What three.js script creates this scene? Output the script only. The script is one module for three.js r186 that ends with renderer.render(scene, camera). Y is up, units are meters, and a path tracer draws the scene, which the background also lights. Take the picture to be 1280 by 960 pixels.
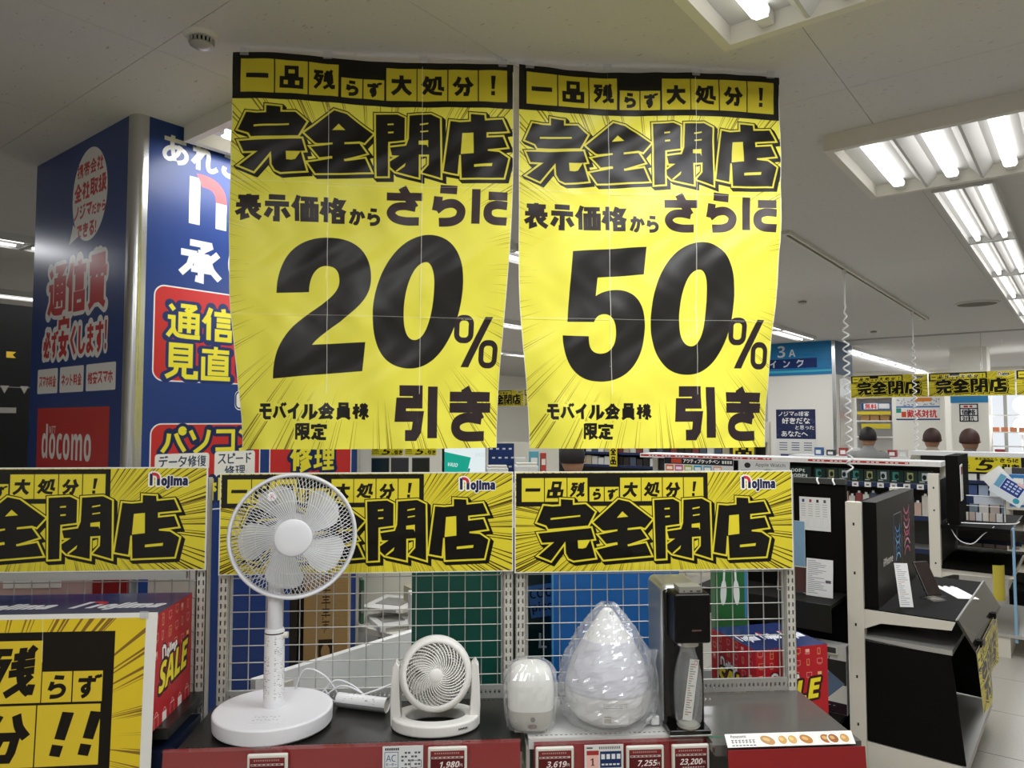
import * as THREE from 'three';
import { RoundedBoxGeometry } from 'three/addons/geometries/RoundedBoxGeometry.js';
import { mergeGeometries, mergeVertices } from 'three/addons/utils/BufferGeometryUtils.js';
import { RectAreaLightUniformsLib } from 'three/addons/lights/RectAreaLightUniformsLib.js';
import { ImprovedNoise } from 'three/addons/math/ImprovedNoise.js';
import { MarchingCubes } from 'three/addons/objects/MarchingCubes.js';

// ---------------------------------------------------------------- camera, exposure, surroundings
const scene = new THREE.Scene();
const camera = new THREE.PerspectiveCamera(2 * Math.atan(480 / 920) * 180 / Math.PI, 1280 / 960, 0.05, 80);
camera.position.set(0, 1.5, 0);
camera.rotation.x = Math.atan(47 / 920);
const renderer = new THREE.WebGLRenderer({ antialias: true });
renderer.toneMapping = THREE.LinearToneMapping;
renderer.toneMappingExposure = 0.96;
renderer.shadowMap.enabled = true;
RectAreaLightUniformsLib.init();
scene.background = new THREE.Color(0.9, 0.95, 1.0);      // overcast daylight outside the shop windows
const TUBE_NITS = 14;                                    // brightness of the light area of every ceiling fitting
const TUBE_COLOR = new THREE.Color(0.945, 0.965, 1.0);
const CEIL = 2.8;

// ---------------------------------------------------------------- helpers
const TH = 38.2 * Math.PI / 180, AL = 4 * Math.PI / 180;   // the shop's grid is turned 38.2 deg, the front rack 4 deg
const V = (x, y, z) => new THREE.Vector3(x, y, z);
// shop grid: a runs along the cross aisles, b along the main aisles, y up
const G = (a, y, b) => V(a * Math.cos(TH) + b * Math.sin(TH), y, a * Math.sin(TH) - b * Math.cos(TH));
// front rack frame: u to the right along the rack, v out of it towards the aisle
const F = (u, y, v) => V(0.0076 + u * Math.cos(AL) + v * Math.sin(AL), y, -2.32 - u * Math.sin(AL) + v * Math.cos(AL));
const GR = -TH, FR = AL;
let rs = 7;
const rnd = (a = 0, b = 1) => { rs = (rs * 1664525 + 1013904223) % 4294967296; return a + (b - a) * rs / 4294967296; };
const lin = (r, g, b) => new THREE.Color().setRGB(r, g, b);
const hex = (h) => new THREE.Color(h);
const mats = new Map();
function mat(color, roughness = 0.6, extra = {}) {
  const key = color + '|' + roughness + '|' + JSON.stringify(extra);
  if (!mats.has(key)) mats.set(key, new THREE.MeshPhysicalMaterial({ color, roughness, side: THREE.DoubleSide, ...extra }));
  return mats.get(key);
}
function printMat(texture, roughness = 0.5, extra = {}) {
  return new THREE.MeshPhysicalMaterial({ map: texture, roughness, side: THREE.DoubleSide, specularIntensity: 0.45, ...extra });
}
const usedNames = new Map();
function numbered(name) {
  const n = usedNames.get(name) ?? 0; usedNames.set(name, n + 1);
  return n ? name + '_' + String(n).padStart(3, '0') : name;
}
function thing(name, label, category, pos = V(0, 0, 0), turn = 0, group) {
  const o = new THREE.Group(); o.name = numbered(name); o.position.copy(pos); o.rotation.y = turn;
  o.userData = { label, category }; if (group) o.userData.group = group;
  scene.add(o); return o;
}
function structure(name, pos = V(0, 0, 0), turn = 0, label) {
  const o = new THREE.Group(); o.name = name; o.position.copy(pos); o.rotation.y = turn; o.userData = { kind: 'structure' };
  if (label) o.userData.label = label;
  scene.add(o); return o;
}
function part(parent, name, geo, material, label) {
  const g = Array.isArray(geo) ? merge(geo) : geo;
  const m = new THREE.Mesh(g, material); m.name = name; m.castShadow = m.receiveShadow = true;
  if (label) m.userData.label = label;
  parent.add(m); return m;
}
// several alike pieces of one thing, each a part of its own
function parts(parent, name, list, material) { return list.map((g) => part(parent, name, g, material)); }
// pieces too small to pick apart, joined
function bits(parent, name, list, material) { const m = part(parent, name, list, material); m.userData.kind = 'stuff'; return m; }
function single(name, geo, material, label, category, pos, turn = 0, group) {
  const m = new THREE.Mesh(Array.isArray(geo) ? merge(geo) : geo, material);
  m.name = numbered(name); m.castShadow = m.receiveShadow = true; m.position.copy(pos); m.rotation.y = turn;
  m.userData = { label, category }; if (group) m.userData.group = group;
  scene.add(m); return m;
}
function merge(list) {
  const flat = list.map((g) => { const n = g.index ? g.toNonIndexed() : g.clone(); for (const k of Object.keys(n.attributes)) if (!['position', 'normal', 'uv'].includes(k)) n.deleteAttribute(k); return n; });
  return mergeGeometries(flat, false);
}
// box given by its centre in x and z and its bottom y
const box = (w, h, d, x = 0, y = 0, z = 0) => new THREE.BoxGeometry(w, h, d).translate(x, y + h / 2, z);
const rbox = (w, h, d, r, x = 0, y = 0, z = 0) => new RoundedBoxGeometry(w, h, d, 3, r).translate(x, y + h / 2, z);
const span = (x0, x1, y0, y1, z0, z1) => new THREE.BoxGeometry(Math.abs(x1 - x0), Math.abs(y1 - y0), Math.abs(z1 - z0)).translate((x0 + x1) / 2, (y0 + y1) / 2, (z0 + z1) / 2);
const cyl = (r0, r1, h, x = 0, y = 0, z = 0, n = 24) => new THREE.CylinderGeometry(r1, r0, h, n).translate(x, y + h / 2, z);
const sheet = (w, h, x = 0, y = 0, z = 0) => new THREE.PlaneGeometry(w, h).translate(x, y + h / 2, z);
function rod(p, q, r, n = 6) {
  const d = q.clone().sub(p), g = new THREE.CylinderGeometry(r, r, d.length(), n);
  g.applyQuaternion(new THREE.Quaternion().setFromUnitVectors(V(0, 1, 0), d.clone().normalize()));
  return g.translate((p.x + q.x) / 2, (p.y + q.y) / 2, (p.z + q.z) / 2);
}
const tube = (pts, r, seg = 40, n = 6, closed = false) => new THREE.TubeGeometry(new THREE.CatmullRomCurve3(pts, closed), seg, r, n, closed);
const lathe = (pts, n = 40) => new THREE.LatheGeometry(pts.map(([x, y]) => new THREE.Vector2(x, y)), n);
function extrude(pts, depth, bevel = 0) {
  const s = new THREE.Shape(pts.map(([x, y]) => new THREE.Vector2(x, y)));
  return new THREE.ExtrudeGeometry(s, { depth, bevelEnabled: bevel > 0, bevelSize: bevel, bevelThickness: bevel, bevelSegments: 2, curveSegments: 8 });
}
function canvasTexture(w, h, draw) {
  const c = document.createElement('canvas'); c.width = w; c.height = h;
  const x = c.getContext('2d'); draw(x, w, h);
  const t = new THREE.CanvasTexture(c); t.colorSpace = THREE.SRGBColorSpace; t.anisotropy = 8; return t;
}

// ---------------------------------------------------------------- lettering: brush-free gothic strokes on a 100 grid
const c = (...p) => { p.curve = true; return p; };
const ring = (x, y, r) => { const p = []; for (let i = 0; i <= 16; i++) p.push(x + r * Math.cos(i * Math.PI / 8), y + r * Math.sin(i * Math.PI / 8)); return p; };
const rect = (x0, y0, x1, y1) => { const p = [x0, y0, x1, y0, x1, y1, x0, y1]; p.closed = true; return p; };
const HAND = [[4, 28, 38, 28], [24, 5, 24, 88, 10, 86], [4, 66, 38, 52]];
const TREE = [[4, 30, 44, 30], [24, 5, 24, 96], [23, 34, 6, 68], [26, 40, 42, 58]];
const MAN = [[26, 5, 18, 28, 4, 48], [20, 30, 20, 96]];
const ROOF = [[50, 3, 50, 16], [10, 34, 10, 17, 90, 17, 90, 34]];
const GLYPHS = {
  '一': [[4, 50, 96, 50]],
  '品': [rect(28, 8, 72, 42), rect(8, 56, 43, 92), rect(57, 56, 92, 92)],
  '残': [[4, 12, 46, 12], [24, 12, 8, 52], [16, 32, 40, 32, 30, 68, 8, 94], [16, 46, 28, 60], [52, 22, 90, 17], [50, 38, 93, 32], [49, 54, 95, 47], c(66, 4, 69, 48, 80, 78, 95, 92), [95, 94, 96, 74], [92, 56, 75, 76, 50, 94], [78, 4, 90, 12]],
  '大': [[5, 33, 95, 33], c(50, 5, 49, 38, 36, 70, 8, 94), c(51, 36, 66, 70, 93, 93)],
  '処': [c(26, 6, 20, 28, 5, 52), [22, 24, 44, 24, 36, 54, 8, 90], c(18, 42, 34, 70, 58, 86, 95, 90), c(62, 14, 61, 48, 50, 72), [62, 14, 84, 14, 84, 62, 96, 66, 96, 56]],
  '分': [c(34, 8, 24, 32, 6, 52), c(66, 8, 76, 32, 94, 52), [24, 50, 74, 50, 72, 80, 68, 92, 52, 92], c(46, 50, 38, 74, 14, 94)],
  '完': [...ROOF, [26, 36, 74, 36], [8, 54, 92, 54], c(38, 54, 34, 76, 10, 94), [62, 54, 62, 86, 68, 92, 92, 92, 93, 76]],
  '全': [c(50, 5, 34, 28, 5, 50), c(50, 5, 66, 28, 95, 50), [24, 50, 76, 50], [22, 70, 78, 70], [8, 93, 92, 93], [50, 50, 50, 93]],
  '閉': [[8, 4, 8, 97], [8, 8, 42, 8, 42, 40, 8, 40], [8, 24, 42, 24], [92, 4, 92, 94, 80, 94], [92, 8, 58, 8, 58, 40, 92, 40], [58, 24, 92, 24], [26, 60, 76, 60], [56, 46, 56, 90, 44, 90], [54, 62, 26, 86]],
  '店': [[50, 3, 50, 16], [12, 17, 94, 17], c(14, 17, 14, 54, 4, 94), [56, 24, 56, 56], [56, 38, 90, 38], rect(32, 58, 86, 92)],
  '表': [[12, 16, 88, 16], [18, 30, 82, 30], [5, 45, 95, 45], [50, 4, 50, 45], [44, 46, 30, 62, 5, 76], [30, 60, 30, 90, 52, 82], c(52, 46, 64, 72, 94, 92), [86, 54, 68, 68]],
  '示': [[20, 14, 80, 14], [6, 38, 94, 38], [50, 38, 50, 92, 36, 92], [28, 54, 10, 84], [72, 54, 92, 84]],
  '価': [...MAN, [34, 16, 97, 16], rect(40, 40, 92, 90), [57, 16, 57, 90], [75, 16, 75, 90]],
  '格': [...TREE, c(62, 6, 56, 24, 44, 40), [58, 20, 86, 20, 74, 42, 42, 62], c(52, 28, 70, 48, 97, 60), rect(54, 68, 86, 92)],
  '引': [[10, 12, 48, 12, 48, 34, 14, 34, 12, 58, 50, 58, 46, 84, 40, 92, 22, 92], [80, 4, 80, 97]],
  '会': [c(50, 4, 34, 26, 5, 46), c(50, 4, 66, 26, 95, 46), [30, 40, 70, 40], [12, 58, 88, 58], [44, 58, 22, 88, 78, 84], [66, 70, 86, 95]],
  '員': [rect(28, 6, 72, 26), rect(20, 38, 80, 80), [20, 52, 80, 52], [20, 66, 80, 66], [34, 82, 10, 96], [66, 82, 90, 96]],
  '様': [...TREE, [56, 4, 62, 14], [82, 4, 74, 14], [46, 18, 94, 18], [50, 30, 90, 30], [44, 43, 97, 43], [70, 18, 70, 92, 58, 90], [46, 58, 62, 58, 44, 82], [92, 52, 76, 62], [72, 58, 96, 86]],
  '限': [[8, 4, 8, 97], [8, 8, 34, 8, 24, 32, 36, 50, 30, 66, 16, 66], rect(48, 8, 86, 50), [48, 29, 86, 29], [48, 50, 48, 92, 70, 84], c(60, 52, 72, 74, 97, 92), [90, 58, 72, 70]],
  '定': [...ROOF, [24, 40, 76, 40], [51, 40, 51, 88], [52, 62, 80, 62], c(28, 54, 22, 76, 6, 94), c(24, 74, 44, 90, 95, 92)],
  '携': [...HAND, c(56, 4, 46, 24, 40, 30), [52, 16, 52, 54], [54, 16, 94, 16], [74, 6, 74, 52], [54, 28, 90, 28], [54, 40, 90, 40], [54, 52, 94, 52], [46, 64, 84, 64, 80, 77, 92, 77, 88, 94, 76, 94], c(62, 64, 58, 82, 42, 96)],
  '帯': [[8, 18, 92, 18], [26, 5, 26, 32], [50, 5, 50, 34], [74, 5, 74, 32], [26, 32, 74, 32], [8, 54, 8, 42, 92, 42, 92, 54], [26, 90, 26, 60, 76, 60, 76, 88, 66, 88], [50, 46, 50, 98]],
  '社': [[24, 4, 24, 20], [6, 22, 42, 22, 26, 48, 4, 66], [25, 46, 25, 96], [28, 52, 42, 66], [52, 36, 92, 36], [72, 8, 72, 90], [46, 91, 97, 91]],
  '取': [[4, 10, 54, 10], [14, 10, 14, 80], [44, 10, 44, 97], [14, 32, 44, 32], [14, 54, 44, 54], [4, 80, 52, 74], [56, 20, 92, 20, 82, 54, 52, 94], c(60, 34, 74, 66, 97, 92)],
  '扱': [...HAND, [46, 10, 80, 10, 76, 36, 90, 36, 82, 62, 48, 94], c(58, 12, 54, 56, 40, 94), c(58, 36, 72, 70, 97, 93)],
  '通': [[10, 8, 22, 22], [4, 42, 20, 42, 20, 74], c(20, 72, 36, 90, 98, 92), [20, 72, 4, 94], [40, 8, 86, 8, 66, 22], [54, 16, 68, 26], [40, 82, 40, 31, 90, 31, 90, 80, 82, 80], [40, 48, 90, 48], [40, 64, 90, 64], [65, 31, 65, 82]],
  '信': [...MAN, [64, 3, 66, 14], [36, 20, 97, 20], [44, 36, 88, 36], [44, 52, 88, 52], rect(46, 69, 86, 91)],
  '費': [[20, 8, 80, 8, 80, 20, 20, 20, 20, 33, 88, 33, 86, 45], c(42, 3, 38, 38, 20, 48), [60, 3, 60, 48], rect(24, 51, 76, 84), [24, 62, 76, 62], [24, 73, 76, 73], [36, 85, 12, 97], [64, 85, 88, 97]],
  '必': [[16, 40, 8, 70], [46, 8, 56, 28], c(78, 10, 58, 54, 14, 92), [36, 28, 36, 80, 44, 90, 70, 90, 72, 74], [82, 40, 94, 64]],
  '安': [...ROOF, [4, 56, 96, 56], [44, 38, 30, 74, 80, 96], c(70, 58, 58, 82, 14, 96)],
  '料': [[4, 44, 46, 44], [25, 6, 25, 96], [10, 14, 16, 34], [42, 14, 34, 34], [24, 46, 6, 76], [26, 46, 44, 72], [58, 14, 70, 26], [54, 38, 68, 50], [50, 72, 97, 64], [82, 4, 82, 97]],
  '金': [c(50, 4, 34, 24, 5, 44), c(50, 4, 66, 24, 95, 44), [30, 42, 70, 42], [12, 60, 88, 60], [50, 42, 50, 92], [8, 93, 92, 93], [28, 68, 34, 84], [74, 68, 66, 84]],
  '承': [[24, 8, 76, 8, 52, 24], [51, 22, 51, 94, 38, 92], [34, 38, 70, 38], [34, 54, 70, 54], [28, 70, 76, 70], [4, 34, 32, 34, 24, 62, 4, 84], [92, 26, 72, 46], c(66, 34, 76, 66, 97, 88)],
  '見': [rect(22, 8, 78, 62), [22, 26, 78, 26], [22, 44, 78, 44], c(38, 62, 34, 80, 8, 95), [60, 62, 60, 88, 66, 93, 94, 93, 94, 76]],
  '直': [[8, 18, 92, 18], [50, 4, 48, 32], rect(32, 34, 84, 80), [32, 49, 84, 49], [32, 64, 84, 64], [12, 34, 12, 94, 96, 94]],
  '修': [...MAN, [34, 28, 34, 80], c(58, 4, 52, 22, 40, 36), [52, 18, 92, 18], c(54, 22, 70, 42, 97, 52), c(86, 20, 68, 42, 42, 54), [82, 54, 46, 70], [86, 66, 46, 84], [92, 78, 44, 98]],
  '復': [[28, 4, 6, 30], [30, 28, 6, 56], [20, 48, 20, 97], c(52, 4, 48, 14, 40, 24), [46, 14, 95, 14], rect(48, 27, 88, 54), [48, 40, 88, 40], c(58, 56, 50, 70, 38, 78), [54, 66, 86, 66, 74, 84, 38, 97], c(52, 72, 68, 88, 97, 97)],
  '理': [[4, 14, 40, 14], [6, 46, 38, 46], [2, 84, 42, 76], [22, 14, 22, 80], rect(50, 10, 92, 54), [50, 32, 92, 32], [71, 10, 71, 92], [48, 72, 94, 72], [42, 93, 98, 93]],
  '相': [...TREE, rect(58, 10, 90, 91), [58, 37, 90, 37], [58, 64, 90, 64]],
  '接': [...HAND, [70, 3, 70, 14], [46, 15, 96, 15], [58, 20, 62, 36], [84, 20, 78, 36], [42, 40, 98, 40], [42, 60, 98, 60], [66, 46, 54, 76, 92, 95], c(84, 62, 74, 84, 44, 96)],
  '客': [...ROOF, c(44, 28, 36, 42, 20, 56), [42, 40, 72, 40, 56, 58, 8, 76], c(34, 46, 56, 62, 94, 74), rect(30, 74, 72, 93)],
  '好': [[22, 6, 10, 62, 42, 92], [4, 34, 46, 34], c(40, 34, 32, 66, 6, 92), [52, 14, 90, 14, 72, 36, 72, 92, 60, 92], [48, 48, 97, 48]],
  '思': [rect(20, 8, 80, 52), [50, 8, 50, 52], [20, 30, 80, 30], [16, 66, 8, 88], [32, 64, 32, 86, 40, 92, 66, 92, 68, 78], [50, 62, 58, 74], [78, 64, 92, 84]],
  '徹': [[16, 4, 4, 24], [18, 26, 4, 48], [12, 44, 12, 97], [24, 14, 56, 14], [40, 4, 40, 14], [34, 18, 28, 34, 54, 34], [28, 94, 28, 46, 54, 46, 54, 94], [28, 60, 54, 60], [28, 74, 54, 74], [72, 4, 62, 34], [68, 20, 97, 20], c(88, 22, 80, 60, 56, 94), c(66, 34, 80, 70, 97, 94)],
  '底': [[52, 3, 52, 14], [12, 15, 94, 15], c(14, 15, 14, 54, 4, 94), [80, 26, 30, 36], [32, 36, 32, 82, 54, 74], [32, 54, 92, 54], [58, 30, 66, 66, 92, 84, 94, 70], [28, 95, 74, 95]],
  '対': [[26, 4, 26, 20], [4, 22, 50, 22], c(42, 26, 34, 60, 6, 92), [10, 40, 48, 86], [52, 32, 97, 32], [80, 6, 80, 92, 66, 92], [60, 50, 68, 66]],
  '抗': [...HAND, [70, 3, 70, 18], [44, 22, 97, 22], c(56, 40, 54, 70, 40, 95), [56, 40, 82, 40, 82, 86, 86, 92, 97, 92, 97, 78]],
  '無': [[30, 3, 10, 28], [22, 16, 92, 16], [6, 40, 94, 40], [6, 66, 94, 66], [30, 18, 30, 64], [50, 18, 50, 64], [70, 18, 70, 64], [16, 76, 8, 95], [36, 76, 38, 94], [60, 76, 64, 94], [82, 74, 94, 95]],
  '円': [[12, 96, 12, 8, 88, 8, 88, 94, 74, 94], [12, 48, 88, 48], [50, 8, 50, 48]],
  'ら': [[32, 9, 72, 12], c(28, 28, 26, 46, 23, 64), c(23, 62, 42, 48, 66, 46, 82, 60, 78, 80, 60, 90, 30, 92)],
  'ず': [[6, 24, 80, 24], c(52, 6, 53, 40, 54, 60, 48, 72, 36, 70, 32, 58, 42, 48, 54, 54, 57, 70, 50, 86, 34, 96), [78, 4, 84, 16], [90, 2, 96, 14]],
  'す': [[6, 24, 94, 24], c(56, 6, 57, 40, 58, 60, 50, 72, 38, 70, 34, 58, 44, 48, 57, 54, 60, 70, 52, 86, 34, 96)],
  'か': [c(8, 34, 46, 28, 60, 34, 59, 60, 52, 84, 44, 92, 32, 86), c(36, 6, 30, 46, 10, 92), c(72, 22, 84, 36, 93, 58)],
  'さ': [[8, 30, 92, 30], [44, 6, 60, 36, 74, 58], c(76, 58, 50, 54, 28, 58, 18, 72, 28, 86, 50, 92, 84, 92)],
  'に': [[16, 8, 16, 94], [46, 24, 92, 24], c(92, 48, 66, 46, 48, 54, 46, 74, 60, 86, 92, 88)],
  'き': [[10, 20, 92, 20], [10, 40, 94, 40], [40, 4, 74, 62], c(76, 62, 46, 58, 26, 66, 24, 82, 40, 92, 82, 92)],
  'だ': [[6, 26, 54, 24], c(32, 6, 24, 50, 8, 92), [50, 46, 86, 46], c(48, 72, 54, 88, 72, 90, 92, 88), [68, 8, 74, 22], [84, 4, 90, 18]],
  'た': [[6, 26, 60, 24], c(34, 6, 26, 50, 8, 92), [54, 46, 92, 46], c(52, 72, 56, 88, 74, 90, 94, 88)],
  'で': [[8, 18, 90, 16], c(84, 16, 52, 30, 38, 58, 52, 84, 80, 92), [66, 36, 74, 50], [82, 32, 90, 46]],
  'る': [[22, 12, 74, 12, 20, 64], c(18, 66, 50, 46, 78, 52, 84, 74, 70, 90, 48, 94, 36, 86, 40, 74, 54, 74, 62, 90)],
  'く': [[70, 5, 26, 48, 74, 95]],
  'し': [c(26, 6, 24, 60, 30, 84, 48, 90, 70, 84, 88, 64)],
  'ま': [[14, 22, 86, 22], [16, 44, 84, 44], c(52, 6, 52, 50, 51, 76, 40, 90, 24, 90, 18, 80, 30, 70, 52, 74, 86, 93)],
  'あ': [[10, 20, 86, 20], c(40, 4, 38, 40, 46, 90), c(66, 34, 56, 64, 32, 86, 16, 84, 12, 68, 26, 50, 54, 42, 80, 50, 88, 68, 78, 86, 56, 94)],
  'れ': [[26, 4, 26, 97], [6, 28, 40, 26, 6, 76], c(24, 62, 46, 32, 60, 28, 64, 42, 62, 70, 66, 88, 80, 90, 97, 78)],
  'こ': [c(20, 16, 50, 18, 82, 14, 62, 26), c(22, 60, 18, 76, 32, 88, 60, 90, 88, 86)],
  'り': [c(26, 6, 22, 40, 24, 62), c(70, 6, 74, 40, 70, 70, 40, 95)],
  'の': [c(54, 20, 46, 60, 30, 82, 14, 74, 12, 50, 32, 24, 62, 18, 86, 36, 86, 66, 58, 90)],
  'な': [[8, 24, 54, 22], [34, 4, 10, 62], [66, 22, 92, 40], c(64, 44, 64, 76, 54, 90, 38, 88, 34, 76, 48, 70, 66, 74, 92, 92)],
  'と': [[30, 6, 40, 46], c(86, 28, 40, 48, 20, 68, 32, 86, 84, 90)],
  'っ': [c(14, 50, 50, 38, 82, 46, 82, 68, 44, 88)],
  'へ': [[4, 62, 36, 30, 96, 78]],
  'め': [[22, 14, 40, 78], c(64, 10, 52, 54, 28, 86, 12, 76, 18, 50, 50, 30, 82, 44, 84, 72, 56, 92)],
  'モ': [[14, 14, 86, 14], [6, 46, 94, 46], [42, 14, 42, 84, 50, 90, 88, 90]],
  'バ': [c(30, 22, 24, 58, 4, 88), c(56, 22, 70, 54, 92, 88), [66, 4, 76, 18], [84, 2, 94, 16]],
  'パ': [c(30, 22, 24, 58, 4, 88), c(56, 22, 70, 54, 92, 88), ring(82, 13, 9)],
  'イ': [c(82, 6, 52, 38, 8, 56), [56, 34, 56, 97]],
  'ル': [c(30, 10, 28, 56, 6, 92), [60, 8, 60, 88, 80, 78, 96, 52]],
  'ノ': [c(80, 8, 66, 54, 14, 92)],
  'ジ': [[14, 10, 38, 24], [8, 38, 32, 52], c(12, 92, 56, 78, 90, 34), [62, 8, 72, 20], [80, 4, 90, 16]],
  'マ': [[6, 16, 92, 16, 72, 50, 52, 70], [34, 46, 64, 86]],
  'ス': [[14, 12, 82, 12, 58, 54, 8, 92], [56, 54, 92, 93]],
  'ホ': [[6, 28, 94, 28], [50, 4, 50, 92, 38, 92], [26, 44, 8, 80], [74, 44, 92, 80]],
  'ネ': [[50, 2, 50, 18], [12, 24, 84, 24, 52, 54, 6, 74], [50, 52, 50, 97], [58, 52, 92, 76]],
  'ッ': [[16, 36, 26, 56], [44, 30, 52, 50], c(84, 34, 72, 68, 34, 93)],
  'ト': [[30, 4, 30, 97], [32, 40, 84, 62]],
  'ソ': [[10, 12, 28, 46], c(86, 10, 72, 58, 26, 93)],
  'コ': [[12, 16, 86, 16, 86, 97], [10, 84, 86, 84]],
  'ン': [[10, 14, 38, 32], c(10, 90, 56, 74, 90, 28)],
  'デ': [[16, 12, 60, 12], [6, 38, 94, 38], c(54, 38, 48, 72, 20, 95), [70, 2, 78, 16], [86, 0, 94, 14]],
  'テ': [[16, 10, 84, 10], [6, 38, 94, 38], c(54, 38, 48, 72, 20, 95)],
  'ー': [[6, 50, 94, 50]],
  'タ': [[38, 4, 6, 52], [32, 22, 86, 22, 68, 66, 18, 95], [30, 44, 66, 68]],
  'ピ': [[22, 6, 22, 82, 30, 90, 88, 90], [22, 48, 76, 34], ring(86, 14, 9)],
  'ド': [[34, 4, 34, 97], [36, 42, 80, 64], [60, 6, 68, 20], [78, 2, 86, 16]],
  'ク': [[38, 4, 10, 46], [32, 22, 86, 22, 74, 62, 20, 95]],
  'ア': [[8, 12, 90, 12, 70, 40, 56, 50], c(50, 28, 46, 66, 16, 95)],
  'ィ': [c(78, 34, 54, 56, 18, 70), [56, 54, 56, 97]],
  'ブ': [[8, 16, 78, 16, 68, 60, 16, 94], [78, 0, 86, 12], [92, 0, 99, 10]],
  'チ': [[78, 4, 14, 18], [4, 42, 96, 42], c(50, 12, 50, 60, 22, 95)],
  'ペ': [[4, 62, 36, 30, 96, 78], ring(76, 22, 9)],
};
function tracePath(x, p, ox, oy, sx, sy) {
  x.beginPath();
  const n = p.length / 2, X = (i) => ox + p[2 * i] * sx, Y = (i) => oy + p[2 * i + 1] * sy;
  x.moveTo(X(0), Y(0));
  if (!p.curve) for (let i = 1; i < n; i++) x.lineTo(X(i), Y(i));
  else for (let i = 0; i < n - 1; i++) {
    const a = Math.max(0, i - 1), d = Math.min(n - 1, i + 2);
    x.bezierCurveTo(X(i) + (X(i + 1) - X(a)) / 6, Y(i) + (Y(i + 1) - Y(a)) / 6, X(i + 1) - (X(d) - X(i)) / 6, Y(i + 1) - (Y(d) - Y(i)) / 6, X(i + 1), Y(i + 1));
  }
  if (p.closed) x.closePath();
}
function density(strokes) {
  let len = 0;
  for (const p of strokes) { for (let i = 2; i < p.length; i += 2) len += Math.hypot(p[i] - p[i - 2], p[i + 1] - p[i - 1]); if (p.closed) len += Math.hypot(p[0] - p[p.length - 2], p[1] - p[p.length - 1]); }
  return Math.min(1.15, Math.max(0.58, 1.3 - len / 1350));
}
// text at top left (px, py); o: w stroke weight, sx width factor, gap, outline [[colour, extra width], ...] from outside in
function lettering(x, str, px, py, size, fill, o = {}) {
  const { w = 0.135, sx = 1, gap = 0.04, outline = [], font = 'sans-serif', style = 'bold', skew = 0, sizes } = o;
  const passes = [...outline, [fill, 0]];
  x.save(); x.translate(px, py); if (skew) x.transform(1, 0, skew, 1, 0, 0);
  let end = 0;
  for (const [colour, extra] of passes) {
    let at = 0;
    for (const [k, ch] of [...str].entries()) {
      const s = size * (sizes?.[k] ?? 1), oy = size - s;
      if (ch === ' ') { at += s * 0.35 * sx; continue; }
      const strokes = GLYPHS[ch];
      x.strokeStyle = x.fillStyle = colour;
      if (strokes) {
        const dense = density(strokes);
        x.lineWidth = s * w * dense * (0.5 + 0.5 * Math.min(1, sx)) + extra * 2;
        x.lineJoin = extra ? 'round' : 'miter'; x.lineCap = extra ? 'round' : 'butt'; x.miterLimit = 3;
        for (const p of strokes) { tracePath(x, p, at, oy, s * sx / 100, s / 100); x.stroke(); }
        at += s * (1 + gap) * sx;
      } else {
        x.font = style + ' ' + Math.round(s * 1.12) + 'px ' + font; x.textBaseline = 'alphabetic';
        x.save(); x.translate(at, oy + s * 0.93); x.scale(sx, 1);
        const adv = x.measureText(ch).width;
        x.lineJoin = 'round';
        if (extra) { x.lineWidth = extra * 2; x.strokeText(ch, 0, 0); }
        x.fillText(ch, 0, 0); x.restore();
        at += (adv + s * gap * 0.5) * sx;
      }
    }
    end = at;
  }
  x.restore();
  return end;
}
const poly = (x, pts) => { x.beginPath(); pts.forEach(([a, b], i) => (i ? x.lineTo(a, b) : x.moveTo(a, b))); x.closePath(); };
const pairs = (...n) => { const r = []; for (let i = 0; i < n.length; i += 2) r.push([n[i], n[i + 1]]); return r; };
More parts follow.
